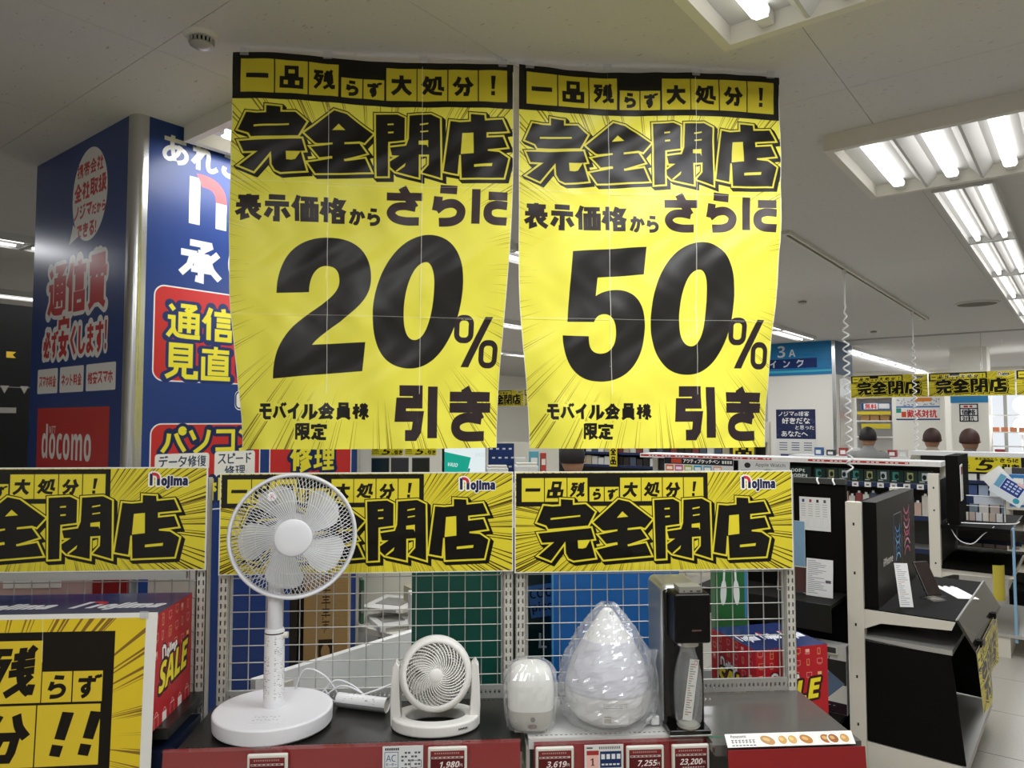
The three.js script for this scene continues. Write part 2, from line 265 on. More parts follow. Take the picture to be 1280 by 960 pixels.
// the heavy cut-paper headline, on a 2380 x 800 grid
const HEAD = {
  solid: [
    pairs(70, 325, 140, 155, 230, 165, 302, 160, 302, 95, 432, 103, 432, 150, 550, 143, 648, 225, 575, 362, 185, 392, 165, 358),
    pairs(80, 420, 605, 372, 640, 490, 602, 495, 650, 670, 430, 695, 380, 672, 350, 620, 345, 525, 215, 695, 80, 640, 225, 518, 125, 522),
    pairs(612, 325, 865, 100, 975, 125, 1205, 300, 1125, 395, 1082, 378, 730, 415, 705, 408),
    pairs(660, 440, 845, 405, 1085, 385, 1155, 485, 965, 545, 845, 525, 745, 540),
    pairs(640, 580, 845, 535, 965, 550, 1135, 520, 1195, 655, 715, 690),
    pairs(1209, 110, 1402, 100, 1470, 135, 1470, 355, 1332, 372, 1332, 685, 1222, 690),
    pairs(1497, 110, 1687, 98, 1770, 142, 1779, 692, 1599, 635, 1662, 560, 1664, 478, 1592, 482, 1592, 690, 1382, 640, 1335, 595, 1332, 540, 1397, 495, 1352, 495, 1332, 412, 1472, 392, 1492, 335),
    pairs(1847, 160, 1937, 168, 2022, 160, 2022, 90, 2152, 98, 2157, 145, 2307, 130, 2359, 248, 2172, 266, 2172, 300, 2312, 285, 2355, 398, 2177, 420, 2277, 430, 2364, 490, 2322, 678, 1945, 690, 1937, 470, 1922, 655, 1789, 628),
  ],
  bridge: [pairs(856, 340, 954, 340, 954, 640, 856, 640), pairs(1500, 300, 1600, 300, 1600, 400, 1500, 400)],
  hole: [
    pairs(210, 280, 498, 255, 496, 270, 210, 299), pairs(470, 495, 595, 490, 550, 565, 520, 574, 475, 572), pairs(850, 285, 905, 222, 962, 275),
    pairs(1317, 195, 1369, 190, 1369, 206, 1317, 210), pairs(1322, 270, 1369, 266, 1369, 282, 1322, 286),
    pairs(1592, 195, 1664, 182, 1664, 196, 1592, 210), pairs(1595, 262, 1664, 252, 1664, 265, 1595, 275), pairs(1582, 350, 1664, 340, 1664, 410, 1652, 385, 1582, 385),
    pairs(1388, 628, 1475, 552, 1467, 585, 1402, 636), pairs(1607, 515, 1645, 500, 1645, 555, 1607, 590),
    pairs(1955, 270, 2052, 262, 2055, 450, 1942, 462), pairs(2057, 555, 2217, 540, 2212, 568, 2057, 580),
  ],
};
function headline(x, px, py, w, h, yellow, dark = '#16130d') {
  x.save(); x.translate(px, py); x.scale(w / 2340, h / 640); x.translate(-45, -75);
  x.lineJoin = 'miter'; x.miterLimit = 4;
  x.fillStyle = x.strokeStyle = dark;
  for (const d of [0, 8, 16, 24]) { x.save(); x.translate(d, d); x.lineWidth = 36; for (const p of HEAD.solid) { poly(x, p); x.stroke(); x.fill(); } x.restore(); }
  x.strokeStyle = yellow; x.lineWidth = 20; for (const p of HEAD.solid) { poly(x, p); x.stroke(); }
  x.fillStyle = dark; for (const p of HEAD.solid) { x.save(); poly(x, p); x.clip(); x.fillRect(0, 0, 2500, 900); x.restore(); }
  x.strokeStyle = yellow; x.lineWidth = 15; for (const p of HEAD.solid) { poly(x, p); x.stroke(); }
  x.fillStyle = dark; for (const p of HEAD.bridge) { poly(x, p); x.fill(); }
  x.fillStyle = yellow; for (const p of HEAD.hole) { poly(x, p); x.fill(); }
  x.restore();
}
// comic speed lines round an ellipse
function burst(x, w, h, cx, cy, rx, ry, colour, n, thick, seed) {
  rs = seed; x.fillStyle = colour;
  for (let i = 0; i < n; i++) {
    const base = (i + rnd(-0.4, 0.4)) / n * Math.PI * 2, many = 2 + Math.floor(rnd(0, 4));
    for (let k = 0; k < many; k++) {
      const t = base + k * rnd(0.008, 0.022), r0 = rnd(1.0, 1.22), wd = rnd(0.15, 1) * thick, R = w + h;
      const ex = Math.cos(t), ey = Math.sin(t), nx = -ey, ny = ex, sx = cx + ex * rx * r0, sy = cy + ey * ry * r0;
      poly(x, [[sx, sy], [cx + ex * R + nx * wd * R / 2, cy + ey * R + ny * wd * R / 2], [cx + ex * R - nx * wd * R / 2, cy + ey * R - ny * wd * R / 2]]); x.fill();
    }
  }
}
// the strip of boxed characters above each headline; boxes in fractions of its width
const STRIP = [['一', 0.028, 0.143], ['品', 0.147, 0.26], ['残', 0.264, 0.368], ['ら', 0.378, 0.453], ['ず', 0.457, 0.531], ['大', 0.538, 0.647], ['処', 0.65, 0.758], ['分', 0.762, 0.869], ['!', 0.873, 0.977]];
function strip(x, px, py, w, h, yellow, skew = 0) {
  x.fillStyle = '#17140e'; x.fillRect(px, py, w, h);
  for (const [ch, a, b] of STRIP) {
    const small = ch === 'ら' || ch === 'ず', y0 = py + h * (small ? 0.42 : 0.14), y1 = py + h * 0.86, x0 = px + a * w, x1 = px + b * w;
    x.fillStyle = yellow; x.fillRect(x0, y0, x1 - x0, y1 - y0);
    const s = Math.min((x1 - x0) * 0.72, (y1 - y0) * 0.74), ox = (x0 + x1 - s) / 2, oy = (y0 + y1 - s) / 2;
    if (ch === '!') { x.fillStyle = '#17140e'; const m = (x0 + x1) / 2; poly(x, [[m - s * 0.1 - skew * s * 0.4, oy], [m + s * 0.13 - skew * s * 0.4, oy], [m + s * 0.07, oy + s * 0.66], [m - s * 0.07, oy + s * 0.66]]); x.fill(); x.fillRect(m - s * 0.09 + skew * s * 0.12, oy + s * 0.77, s * 0.18, s * 0.2); }
    else lettering(x, ch, ox - skew * s * 0.5, oy, s, '#17140e', { w: small ? 0.2 : 0.17, skew });
  }
}
// the shop's wordmark: an N with a red arch, then lower-case letters
function wordmark(x, px, py, h, blue, red, halo, haloWidth = 0) {
  const draw = (pass) => {
    x.save(); x.translate(px, py); x.scale(h / 100, h / 100);
    const stem = () => { x.beginPath(); x.moveTo(0, 8); x.lineTo(22, 8); x.lineTo(22, 100); x.lineTo(0, 100); x.closePath(); };
    const arch = () => { x.beginPath(); x.moveTo(14, 0); x.bezierCurveTo(60, -4, 78, 18, 78, 48); x.lineTo(55, 48); x.bezierCurveTo(55, 30, 46, 22, 26, 24); x.closePath(); };
    const leg = () => { x.beginPath(); x.rect(55, 48, 23, 52); };
    if (pass === 0) { x.strokeStyle = x.fillStyle = halo; x.lineJoin = 'round'; x.lineWidth = haloWidth * 2; for (const f of [stem, arch, leg]) { f(); x.stroke(); x.fill(); } }
    else { x.fillStyle = blue; stem(); x.fill(); leg(); x.fill(); x.fillStyle = red; arch(); x.fill(); }
    x.font = 'bold 92px sans-serif'; x.textBaseline = 'alphabetic'; x.translate(88, 99); x.scale(0.82, 1);
    if (pass === 0) { x.strokeText('ojima', 0, 0); } else { x.fillStyle = blue; x.fillText('ojima', 0, 0); x.lineWidth = 9; x.strokeStyle = blue; x.strokeText('ojima', 0, 0); }
    x.restore();
  };
  if (haloWidth) draw(0);
  draw(1);
}
// ---------------------------------------------------------------- surfaces
function noiseTexture(size, base, spread, marks) {
  return canvasTexture(size, size, (x) => {
    rs = 91; x.fillStyle = `rgb(${base})`; x.fillRect(0, 0, size, size);
    for (let i = 0; i < size * size / 14; i++) { const d = rnd(-spread, spread); x.fillStyle = `rgb(${base.map((v) => Math.round(v + d))})`; const s = rnd(1, 5); x.fillRect(rnd(0, size), rnd(0, size), s, s); }
    if (marks) marks(x, size);
  });
}
const ceilingTex = noiseTexture(1024, [214, 212, 208], 3, (x, n) => {      // stippled board with short worm-track pits
  for (let i = 0; i < 420; i++) { const a = rnd(-0.25, 0.25), l = rnd(3, 12), px = rnd(0, n), py = rnd(0, n); x.strokeStyle = `rgba(120,112,98,${rnd(0.15, 0.75)})`; x.lineWidth = rnd(0.8, 2); x.beginPath(); x.moveTo(px, py); x.lineTo(px + l * Math.cos(a), py + l * Math.sin(a)); x.stroke(); }
});
ceilingTex.wrapS = ceilingTex.wrapT = THREE.RepeatWrapping;
const tileTex = noiseTexture(512, [162, 157, 147], 7, (x, n) => { for (let i = 0; i < 260; i++) { x.fillStyle = `rgba(150,142,126,${rnd(0.05, 0.3)})`; x.fillRect(rnd(0, n), rnd(0, n), rnd(1, 9), rnd(1, 4)); } });
tileTex.wrapS = tileTex.wrapT = THREE.RepeatWrapping;
const M = {
  ceiling: printMat(ceilingTex, 0.95), ceilingBack: mat('#5d584f', 0.95), tile: printMat(tileTex, 0.28), grout: mat('#8e887b', 0.9),
  wall: mat('#f7f4ea', 0.85), white: mat('#eeeeec', 0.5), offwhite: mat('#d9d6ca', 0.55), steel: mat('#c9c6bb', 0.45, { metalness: 0.1 }), beige: mat('#cfcabb', 0.5),
  zinc: mat('#b9b8b2', 0.4, { metalness: 0.5 }), chrome: mat('#d0d0d0', 0.24, { metalness: 1 }), black: mat('#0b0a08', 0.7, { specularIntensity: 0.2 }), blackGloss: mat('#0c0c0b', 0.12), blackSoft: mat('#12110e', 0.75, { specularIntensity: 0.4 }),
  darkgrey: mat('#3a3a37', 0.5), hole: mat('#171611', 0.9), tray: mat('#d6d6d4', 0.4), navy: mat('#1d2c52', 0.4), red: mat('#8d171b', 0.42), redGloss: mat('#b51c20', 0.25, { clearcoat: 0.8, clearcoatRoughness: 0.12 }),
  fanWhite: mat('#dedee1', 0.42), circWhite: mat('#e2e0da', 0.38), paper: mat('#ecebe6', 0.8), greyShelf: mat('#55524e', 0.17), whiteShelf: mat('#c9c8c3', 0.35), blackShelf: mat('#1d1c19', 0.3, { specularIntensity: 0.7 }),
  clear: mat('#ffffff', 0.08, { transmission: 1, thickness: 0, ior: 1.45, specularIntensity: 1 }),
  crumpled: mat('#f6f7f9', 0.1, { transmission: 0.82, thickness: 0, ior: 1.6, flatShading: true }),
  film: mat('#f4f5f7', 0.13, { transmission: 0.8, thickness: 0, ior: 1.6 }),
  cardboard: mat('#a98a5d', 0.85), teal: mat('#12574a', 0.35), blue: mat('#1f6bb8', 0.35), cyan: mat('#2f8ac4', 0.4),
};
const tubeGlow = new THREE.MeshStandardMaterial({ color: '#ffffff', emissive: lin(1, 0.985, 0.96), emissiveIntensity: 2.4, roughness: 0.4 });

// ---------------------------------------------------------------- the hall
const A0 = -13, A1 = 4.2, B0 = -4.5, B1 = 21;
{
  const floor = structure('floor', V(0, 0, 0), GR);
  const slab = new THREE.PlaneGeometry(A1 - A0, B1 - B0).rotateX(-Math.PI / 2).translate((A0 + A1) / 2, 0, -(B0 + B1) / 2);
  { const uv = slab.attributes.uv; for (let i = 0; i < uv.count; i++) uv.setXY(i, uv.getX(i) * (A1 - A0) / 0.6, uv.getY(i) * (B1 - B0) / 0.6); }
  part(floor, 'floor_slab', [span(A0, A1, -0.2, -0.012, -B1, -B0)], M.grout);
  const T = 0.6, tileGeo = new THREE.BoxGeometry(T - 0.005, 0.012, T - 0.005).translate(0, -0.006, 0);
  const near = [];
  for (let a = Math.floor(-3.6 / T); a < 2.4 / T; a++) for (let b = Math.floor(0.9 / T); b < 9.6 / T; b++) near.push([(a + 0.35) * T, (b + 0.2) * T]);
  for (const [a, b] of near) { const m = part(floor, 'tile', tileGeo, M.tile); m.position.set(a, 0, -b); }
  // the rest of the floor, too far or too hidden for single joints
  const lo = near[0], hi = near[near.length - 1], a0 = lo[0] - T / 2, a1 = hi[0] + T / 2, b0 = lo[1] - T / 2, b1 = hi[1] + T / 2;
  const far = [span(A0, a0, -0.012, 0, -B1, -B0), span(a1, A1, -0.012, 0, -B1, -B0), span(a0, a1, -0.012, 0, -B1, -b1), span(a0, a1, -0.012, 0, -b0, -B0)];
  part(floor, 'floor_surface', far, M.tile);

  const ceiling = structure('ceiling', V(0, CEIL, 0), GR);
  part(ceiling, 'ceiling_slab', [span(A0, A1, 0.012, 0.2, -B1, -B0)], M.ceilingBack);
  const PA = 0.91, PB = 1.82, variants = [0, 1, 2, 3].map((k) => {
    const g = new THREE.BoxGeometry(PA - 0.002, 0.012, PB - 0.002).translate(0, 0.006, 0), uv = g.attributes.uv;
    for (let i = 0; i < uv.count; i++) uv.setXY(i, uv.getX(i) * PA / 1.5 + k * 0.37, uv.getY(i) * PB / 1.5 + k * 0.21);
    return g;
  });
  let n = 0, ca1 = 0, cb1 = 0; const ca0 = -8.9, cb0 = -0.62;
  for (let i = 0; i < 13; i++) for (let j = 0; j < 8; j++) {
    const m = part(ceiling, 'ceiling_panel', variants[(i * 5 + j * 3 + n++) % 4], M.ceiling); m.position.set(ca0 + (i + 0.5) * PA, 0, -(cb0 + (j + 0.5) * PB));
    ca1 = ca0 + (i + 1) * PA; cb1 = cb0 + (j + 1) * PB;
  }
  part(ceiling, 'ceiling_surface', [span(A0, ca0 - 0.002, 0, 0.012, -B1, -B0), span(ca1 + 0.002, A1, 0, 0.012, -B1, -B0), span(ca0, ca1, 0, 0.012, -B1, -cb1 - 0.002), span(ca0, ca1, 0, 0.012, -cb0 + 0.002, -B0)], mat('#d6d4d0', 0.95));

  const wl = structure('wall_left', V(0, 0, 0), GR); part(wl, 'wall_face', [span(A0 - 0.2, A0, -0.2, CEIL + 0.2, -B1, -B0)], M.wall);
  const wf = structure('wall_front', V(0, 0, 0), GR); part(wf, 'wall_face', [span(A0, A1, -0.2, CEIL + 0.2, -B0, -B0 + 0.2)], M.wall);
  const wr = structure('wall_right', V(0, 0, 0), GR); part(wr, 'wall_face', [span(A1, A1 + 0.2, -0.2, CEIL + 0.2, -B1, -B0)], M.wall);
  // far wall with a shop window towards the street
  const wb = structure('wall_back', V(0, 0, 0), GR);
  part(wb, 'wall_face', [span(A0, -2.6, -0.2, CEIL + 0.2, -B1 - 0.2, -B1), span(0.4, A1, -0.2, CEIL + 0.2, -B1 - 0.2, -B1), span(-2.6, 0.4, 2.5, CEIL + 0.2, -B1 - 0.2, -B1), span(-2.6, 0.4, -0.2, 0.3, -B1 - 0.2, -B1)], M.wall);
  const win = structure('window_1', G(0, 0, B1), GR);
  for (let i = 0; i < 3; i++) part(win, 'pane', span(-2.55 + i, -1.65 + i, 0.35, 2.45, -0.104, -0.096), M.clear);
  part(win, 'window_frame', [span(-2.6, 0.4, 0.3, 0.36, -0.14, -0.06), span(-2.6, 0.4, 2.44, 2.5, -0.14, -0.06), ...[-2.6, -1.63, -0.63, 0.35].map((x) => span(x - 0.02, x + 0.05, 0.3, 2.5, -0.14, -0.06))], M.zinc);
}

// ---------------------------------------------------------------- ceiling fittings
function areaLight(parent, w, d, y, z = 0, k = 1) {
  const l = new THREE.RectAreaLight(TUBE_COLOR, TUBE_NITS * k, w, d); l.rotation.x = -Math.PI / 2; l.position.set(0, y, z); l.castShadow = true; l.name = 'tube_light'; parent.add(l);
}
// twin-tube fitting running along the aisle; local z is the long axis
function twinFitting(a, b, len, label) {
  const o = thing('ceiling_light', label, 'ceiling light', G(a, CEIL, b), GR, 'rows of twin-tube ceiling lights');
  const w = 0.29;
  part(o, 'housing', [span(-w / 2, w / 2, -0.012, 0, -len / 2, len / 2), span(-w / 2, -w / 2 + 0.012, -0.055, -0.0121, -len / 2, len / 2), span(w / 2 - 0.012, w / 2, -0.055, -0.0121, -len / 2, len / 2), span(-w / 2 + 0.0121, w / 2 - 0.0121, -0.055, -0.0121, -len / 2, -len / 2 + 0.012), span(-w / 2 + 0.0121, w / 2 - 0.0121, -0.055, -0.0121, len / 2 - 0.012, len / 2)], M.tray);
  part(o, 'reflector_ridge', extrude([[-0.035, -0.012], [0.035, -0.012], [0.006, -0.045], [-0.006, -0.045]], len - 0.03).translate(0, 0, -len / 2 + 0.015), M.tray);
  for (const s of [-1, 1]) {
    part(o, 'light_tube', new THREE.CylinderGeometry(0.0165, 0.0165, len - 0.09, 12).rotateX(Math.PI / 2).translate(s * 0.078, -0.032, 0), tubeGlow);
    parts(o, 'tube_socket', [span(s * 0.078 - 0.015, s * 0.078 + 0.015, -0.05, -0.0125, -len / 2 + 0.0125, -len / 2 + 0.045), span(s * 0.078 - 0.015, s * 0.078 + 0.015, -0.05, -0.0125, len / 2 - 0.045, len / 2 - 0.0125)], M.white);
  }
  areaLight(o, 0.22, len - 0.1, -0.056);
  return o;
}
// wide fitting with short cross tubes between reflectors, a raised frame all round
function crossFitting(a0, a1, b0, b1, n, label) {
  const w = a1 - a0, d = b1 - b0, o = thing('cross_tube_light', label, 'ceiling light', G((a0 + a1) / 2, CEIL, (b0 + b1) / 2), GR, 'wide ceiling lights with cross tubes');
  const fr = 0.034, h = 0.075;
  part(o, 'frame', [span(-w / 2, w / 2, -h, 0, -d / 2, -d / 2 + fr), span(-w / 2, w / 2, -h, 0, d / 2 - fr, d / 2), span(-w / 2, -w / 2 + fr, -h, 0, -d / 2 + fr + 0.0001, d / 2 - fr - 0.0001), span(w / 2 - fr, w / 2, -h, 0, -d / 2 + fr + 0.0001, d / 2 - fr - 0.0001)], mat('#dedbd0', 0.5));
  part(o, 'tray', span(-w / 2 + fr + 0.001, w / 2 - fr - 0.001, -0.012, -0.0002, -d / 2 + fr + 0.001, d / 2 - fr - 0.001), M.tray);
  const p = (w - 2 * fr) / n;
  for (let i = 0; i < n; i++) {
    const x = -w / 2 + fr + (i + 0.5) * p;
    part(o, 'light_tube', new RoundedBoxGeometry(0.06, 0.034, d - 2 * fr - 0.12, 3, 0.016).translate(x, -0.042, 0), tubeGlow);
    parts(o, 'tube_socket', [span(x - 0.02, x + 0.02, -0.055, -0.0125, -d / 2 + fr + 0.002, -d / 2 + fr + 0.055), span(x - 0.02, x + 0.02, -0.055, -0.0125, d / 2 - fr - 0.055, d / 2 - fr - 0.002)], M.white);
    if (i) part(o, 'reflector_ridge', extrude([[-0.05, -0.012], [0.05, -0.012], [0.006, -0.07], [-0.006, -0.07]], d - 2 * fr).translate(x - p / 2, 0, -d / 2 + fr), M.tray);
  }
  areaLight(o, w - 2 * fr - 0.02, d - 2 * fr - 0.02, -0.076, 0, 0.75);
  return o;
}
crossFitting(-0.92, 0.62, 3.46, 4.38, 6, 'wide cross-tube ceiling light joined to the long row of twin tubes');
crossFitting(-0.92, 0.62, 1.4, 2.31, 6, 'wide cross-tube ceiling light ahead of the yellow posters by the ceiling seam');
crossFitting(-3.09, -2.3, 1.6, 2.5, 3, 'wide cross-tube ceiling light against the navy pillar behind the 20% poster');
crossFitting(-0.92, 0.62, -0.66, 0.25, 6, 'wide cross-tube ceiling light over the aisle facing the yellow posters');
crossFitting(-0.92, 0.62, -2.72, -1.81, 6, 'wide cross-tube ceiling light furthest back over the aisle facing the posters');
for (let k = 0; k < 11; k++) twinFitting(-0.505, 5.27 + k * 1.5, 1.49, 'twin-tube ceiling light in the row over the aisle of phone gondolas');
for (let k = 0; k < 6; k++) twinFitting(-3.4, 3.45 + k * 1.5, 1.49, 'twin-tube ceiling light in the row between the two square pillars');
for (let k = 0; k < 5; k++) twinFitting(-3.35, 14.35 + k * 1.5, 1.49, 'twin-tube ceiling light in the row beyond the aisle sign pillar');
for (let k = 0; k < 12; k++) twinFitting(-5.95, 1.2 + k * 1.5, 1.49, 'twin-tube ceiling light in the row beside the phone carrier signs');
for (let k = 0; k < 11; k++) twinFitting(-8.5, 2.4 + k * 1.5, 1.49, 'twin-tube ceiling light in the second row beyond the navy pillar');

function detector(a, b, label, s = 1) {
  const o = thing('smoke_detector', label, 'smoke detector', G(a, CEIL, b), GR, 'ceiling smoke detectors');
  part(o, 'base', cyl(0.05 * s, 0.058 * s, 0.012, 0, -0.012, 0, 32), M.offwhite);
  bits(o, 'slotted_cage', [...Array(18).keys()].map((i) => box(0.006 * s, 0.018, 0.006 * s, 0.037 * s * Math.cos(i * Math.PI / 9), -0.03, 0.037 * s * Math.sin(i * Math.PI / 9))), M.zinc);
  part(o, 'core', cyl(0.03 * s, 0.03 * s, 0.02, 0, -0.032, 0), M.hole);
  part(o, 'cap', lathe([[0, -0.046], [0.02 * s, -0.044], [0.038 * s, -0.034], [0.04 * s, -0.03], [0, -0.029]], 24), M.zinc);
}
detector(-2.32, 1.255, 'round smoke detector with slotted grey cage above the 20% poster');
detector(-2.395, 8.07, 'small round smoke detector on the ceiling nearer the light track', 1.1);
detector(-2.408, 11.4, 'small round smoke detector on the ceiling near the aisle sign pillar', 1.1);
{
  const o = thing('lighting_track', 'long dark slotted lighting track on the ceiling with white cords', 'track', G(-1.6, CEIL, 7.79), GR);
  parts(o, 'rail', [span(-0.03, -0.012, -0.025, 0, -2.7, 2.7), span(0.012, 0.03, -0.025, 0, -2.7, 2.7), span(-0.03, 0.03, -0.025, 0, 2.7, 2.75)], M.offwhite);
  part(o, 'slot', span(-0.012, 0.012, -0.008, 0, -2.7, 2.7), M.hole);
  for (const [name, b, drop, k] of [['near', 6.55, 1.7, 1], ['far', 9.55, 1.66, 0.9]]) {
    const w = thing('coiled_cord', name === 'near' ? 'thick white coiled cord hanging from the track in front of the pillar' : 'thin white coiled cord hanging from the track with small white hook', 'cord', G(-1.6, CEIL - 0.025, b), GR);
    const pts = []; const straight = 0.28;
    for (let i = 0; i <= 150; i++) { const t = i / 150, y = -t * drop, amp = t * drop < straight ? 0 : 0.022 * k * Math.min(1, (t * drop - straight) * 4); pts.push(V(amp * Math.cos(i * 0.9), y, amp * Math.sin(i * 0.9) + t * t * -0.05)); }
    part(w, 'coil', tube(pts, 0.0075 * k, 420, 6), M.white);
    part(w, 'plug', box(0.03, 0.04, 0.03, 0, -0.04, 0), M.white);
    if (name === 'far') part(w, 'hook', box(0.12, 0.012, 0.02, 0.03, -0.1, 0), M.white);
  }
}
{
  const o = thing('air_vent', 'flat dark round air vent in the ceiling beside light row', 'vent', G(-0.95, CEIL, 9.45), GR);
  part(o, 'grille', cyl(0.19, 0.2, 0.015, 0, -0.015, 0, 32), mat('#6b665c', 0.7));
  part(o, 'rim', new THREE.TorusGeometry(0.2, 0.012, 8, 40).rotateX(Math.PI / 2).translate(0, -0.008, 0), M.offwhite);
}
{ // smoke curtain of glass hung from the ceiling
  const o = thing('glass_smoke_curtain', 'hanging glass smoke curtain panes below the ceiling above far banners', 'glass panel', G(0, CEIL, 12.5), GR);
  for (let k = 0; k < 4; k++) part(o, 'pane', span(-3.02 + k * 1.8, -1.235 + k * 1.8, -0.55, -0.02, -0.004, 0.004), M.clear);
  part(o, 'top_rail', span(-3.05, 4.2, -0.022, 0, -0.015, 0.015), M.zinc);
  for (let k = 1; k < 4; k++) part(o, 'joint', span(-3.03 + k * 1.8, -3.022 + k * 1.8, -0.55, -0.02, -0.006, 0.006), M.zinc);
}
// ---------------------------------------------------------------- the two big posters taped under the ceiling
const YEL = '#f8f056', INK = '#191511', LINES = '#97832a';
function posterArt(digit) {
  return canvasTexture(1024, 1440, (x, w, h) => {
    x.fillStyle = YEL; x.fillRect(0, 0, w, h);
    burst(x, w, h, w * 0.5, h * 0.55, w * 0.4, h * 0.3, LINES, 60, 0.017, 5);
    strip(x, 0, 0, w, h * 0.118, '#d9c933');
    headline(x, 8, h * 0.128, w - 14, h * 0.185, '#e6da45', INK);
    lettering(x, '表示価格', w * 0.018, h * 0.36, 100, '#2c2220', { w: 0.18, sx: 0.95 });
    lettering(x, 'から', w * 0.41, h * 0.387, 64, '#2c2220', { w: 0.19, sx: 0.9 });
    lettering(x, 'さらに', w * 0.532, h * 0.324, 148, '#3a2c2c', { w: 0.19, sx: 1.05, gap: 0.02 });
    x.fillStyle = '#24221f';
    const B = (...p) => x.bezierCurveTo(...p);
    x.save();
    if (digit === 2) { // 2 traced in its own 1280-wide frame
      x.translate(w * 0.14, h * 0.452); x.scale(w * 0.69 / 965, h * 0.372 / 752); x.translate(-57, -12);
      x.beginPath(); x.moveTo(88, 332); B(95, 120, 200, 42, 345, 42); B(480, 42, 547, 120, 547, 240); B(547, 350, 480, 400, 400, 470); B(330, 525, 290, 550, 262, 592); x.lineTo(522, 574); x.lineTo(508, 722); x.lineTo(57, 764);
      B(62, 640, 110, 540, 215, 455); B(320, 375, 392, 330, 392, 260); B(392, 210, 370, 188, 330, 188); B(280, 188, 245, 240, 243, 322); x.closePath(); x.fill();
      x.beginPath(); x.moveTo(845, 12); B(960, 12, 1022, 120, 1022, 260); B(1022, 480, 920, 706, 745, 706); B(610, 706, 558, 600, 558, 430); B(558, 220, 680, 12, 845, 12); x.closePath();
      x.moveTo(825, 155); B(760, 155, 710, 290, 710, 430); B(710, 500, 725, 558, 770, 558); B(830, 558, 870, 430, 870, 270); B(870, 200, 850, 155, 825, 155); x.closePath(); x.fill('evenodd');
    } else {
      x.translate(w * 0.155, h * 0.455); x.scale(w * 0.67 / 995, h * 0.372 / 796); x.translate(-38, -52);
      x.beginPath(); x.moveTo(105, 116); x.lineTo(514, 82); x.lineTo(497, 240); x.lineTo(240, 262); x.lineTo(228, 368); B(265, 340, 310, 330, 350, 330); B(450, 330, 502, 410, 502, 530); B(502, 720, 400, 848, 250, 848); B(110, 848, 38, 750, 40, 592); x.lineTo(186, 596);
      B(186, 660, 205, 692, 250, 692); B(310, 692, 338, 640, 338, 570); B(338, 500, 310, 470, 275, 470); B(245, 470, 228, 485, 216, 515); x.lineTo(70, 515); x.closePath(); x.fill();
      x.beginPath(); x.moveTo(835, 52); B(960, 52, 1033, 170, 1033, 330); B(1033, 590, 930, 808, 740, 808); B(600, 808, 535, 690, 535, 510); B(535, 270, 660, 52, 835, 52); x.closePath();
      x.moveTo(820, 210); B(750, 210, 697, 350, 697, 510); B(697, 590, 715, 648, 765, 648); B(830, 648, 868, 520, 868, 330); B(868, 260, 850, 210, 820, 210); x.closePath(); x.fill('evenodd');
    }
    x.restore();
    // percent sign
    x.fillStyle = x.strokeStyle = '#31282a';
    x.lineWidth = 21;
    const ringAt = (cx, cy) => { x.beginPath(); x.roundRect(cx - 29, cy - 42, 58, 84, 24); x.stroke(); };
    ringAt(w * 0.842, h * 0.692); ringAt(w * 0.945, h * 0.755);
    poly(x, [[w * 0.835, h * 0.79], [w * 0.925, h * 0.66], [w * 0.955, h * 0.66], [w * 0.866, h * 0.79]]); x.fill();
    lettering(x, '引', w * 0.575, h * 0.835, 205, '#33282a', { w: 0.185, sx: 0.94 });
    lettering(x, 'き', w * 0.775, h * 0.838, 205, '#33282a', { w: 0.175, sx: 1.02 });
    lettering(x, 'モバイル会員様', w * 0.075, h * 0.884, 60, '#1c1815', { w: 0.185, sx: 0.97, outline: [[YEL, 6]] });
    lettering(x, '限定', w * 0.23, h * 0.935, 60, '#1c1815', { w: 0.185, sx: 0.95, outline: [[YEL, 6]] });
    // bare paper margins where the sheets are butted together
    x.strokeStyle = 'rgba(250,248,232,0.85)'; x.lineWidth = 2.2;
    for (const u of [0.335, 0.668]) { x.beginPath(); x.moveTo(w * u, h * (u < 0.5 ? 0.13 : 0.01)); x.lineTo(w * u + 4, h * 0.86); x.stroke(); }
    x.lineWidth = 1.8; x.strokeStyle = 'rgba(250,248,232,0.6)';
    for (const v of [0.327, 0.662]) { x.beginPath(); x.moveTo(0, h * v); x.lineTo(w, h * v + 3); x.stroke(); }
    x.lineWidth = 3; x.strokeStyle = '#f4f1e2'; x.strokeRect(0, h * 0.14, 1, h * 0.86); x.beginPath(); x.moveTo(w - 1, h * 0.02); x.lineTo(w - 1, h); x.stroke();
  });
}
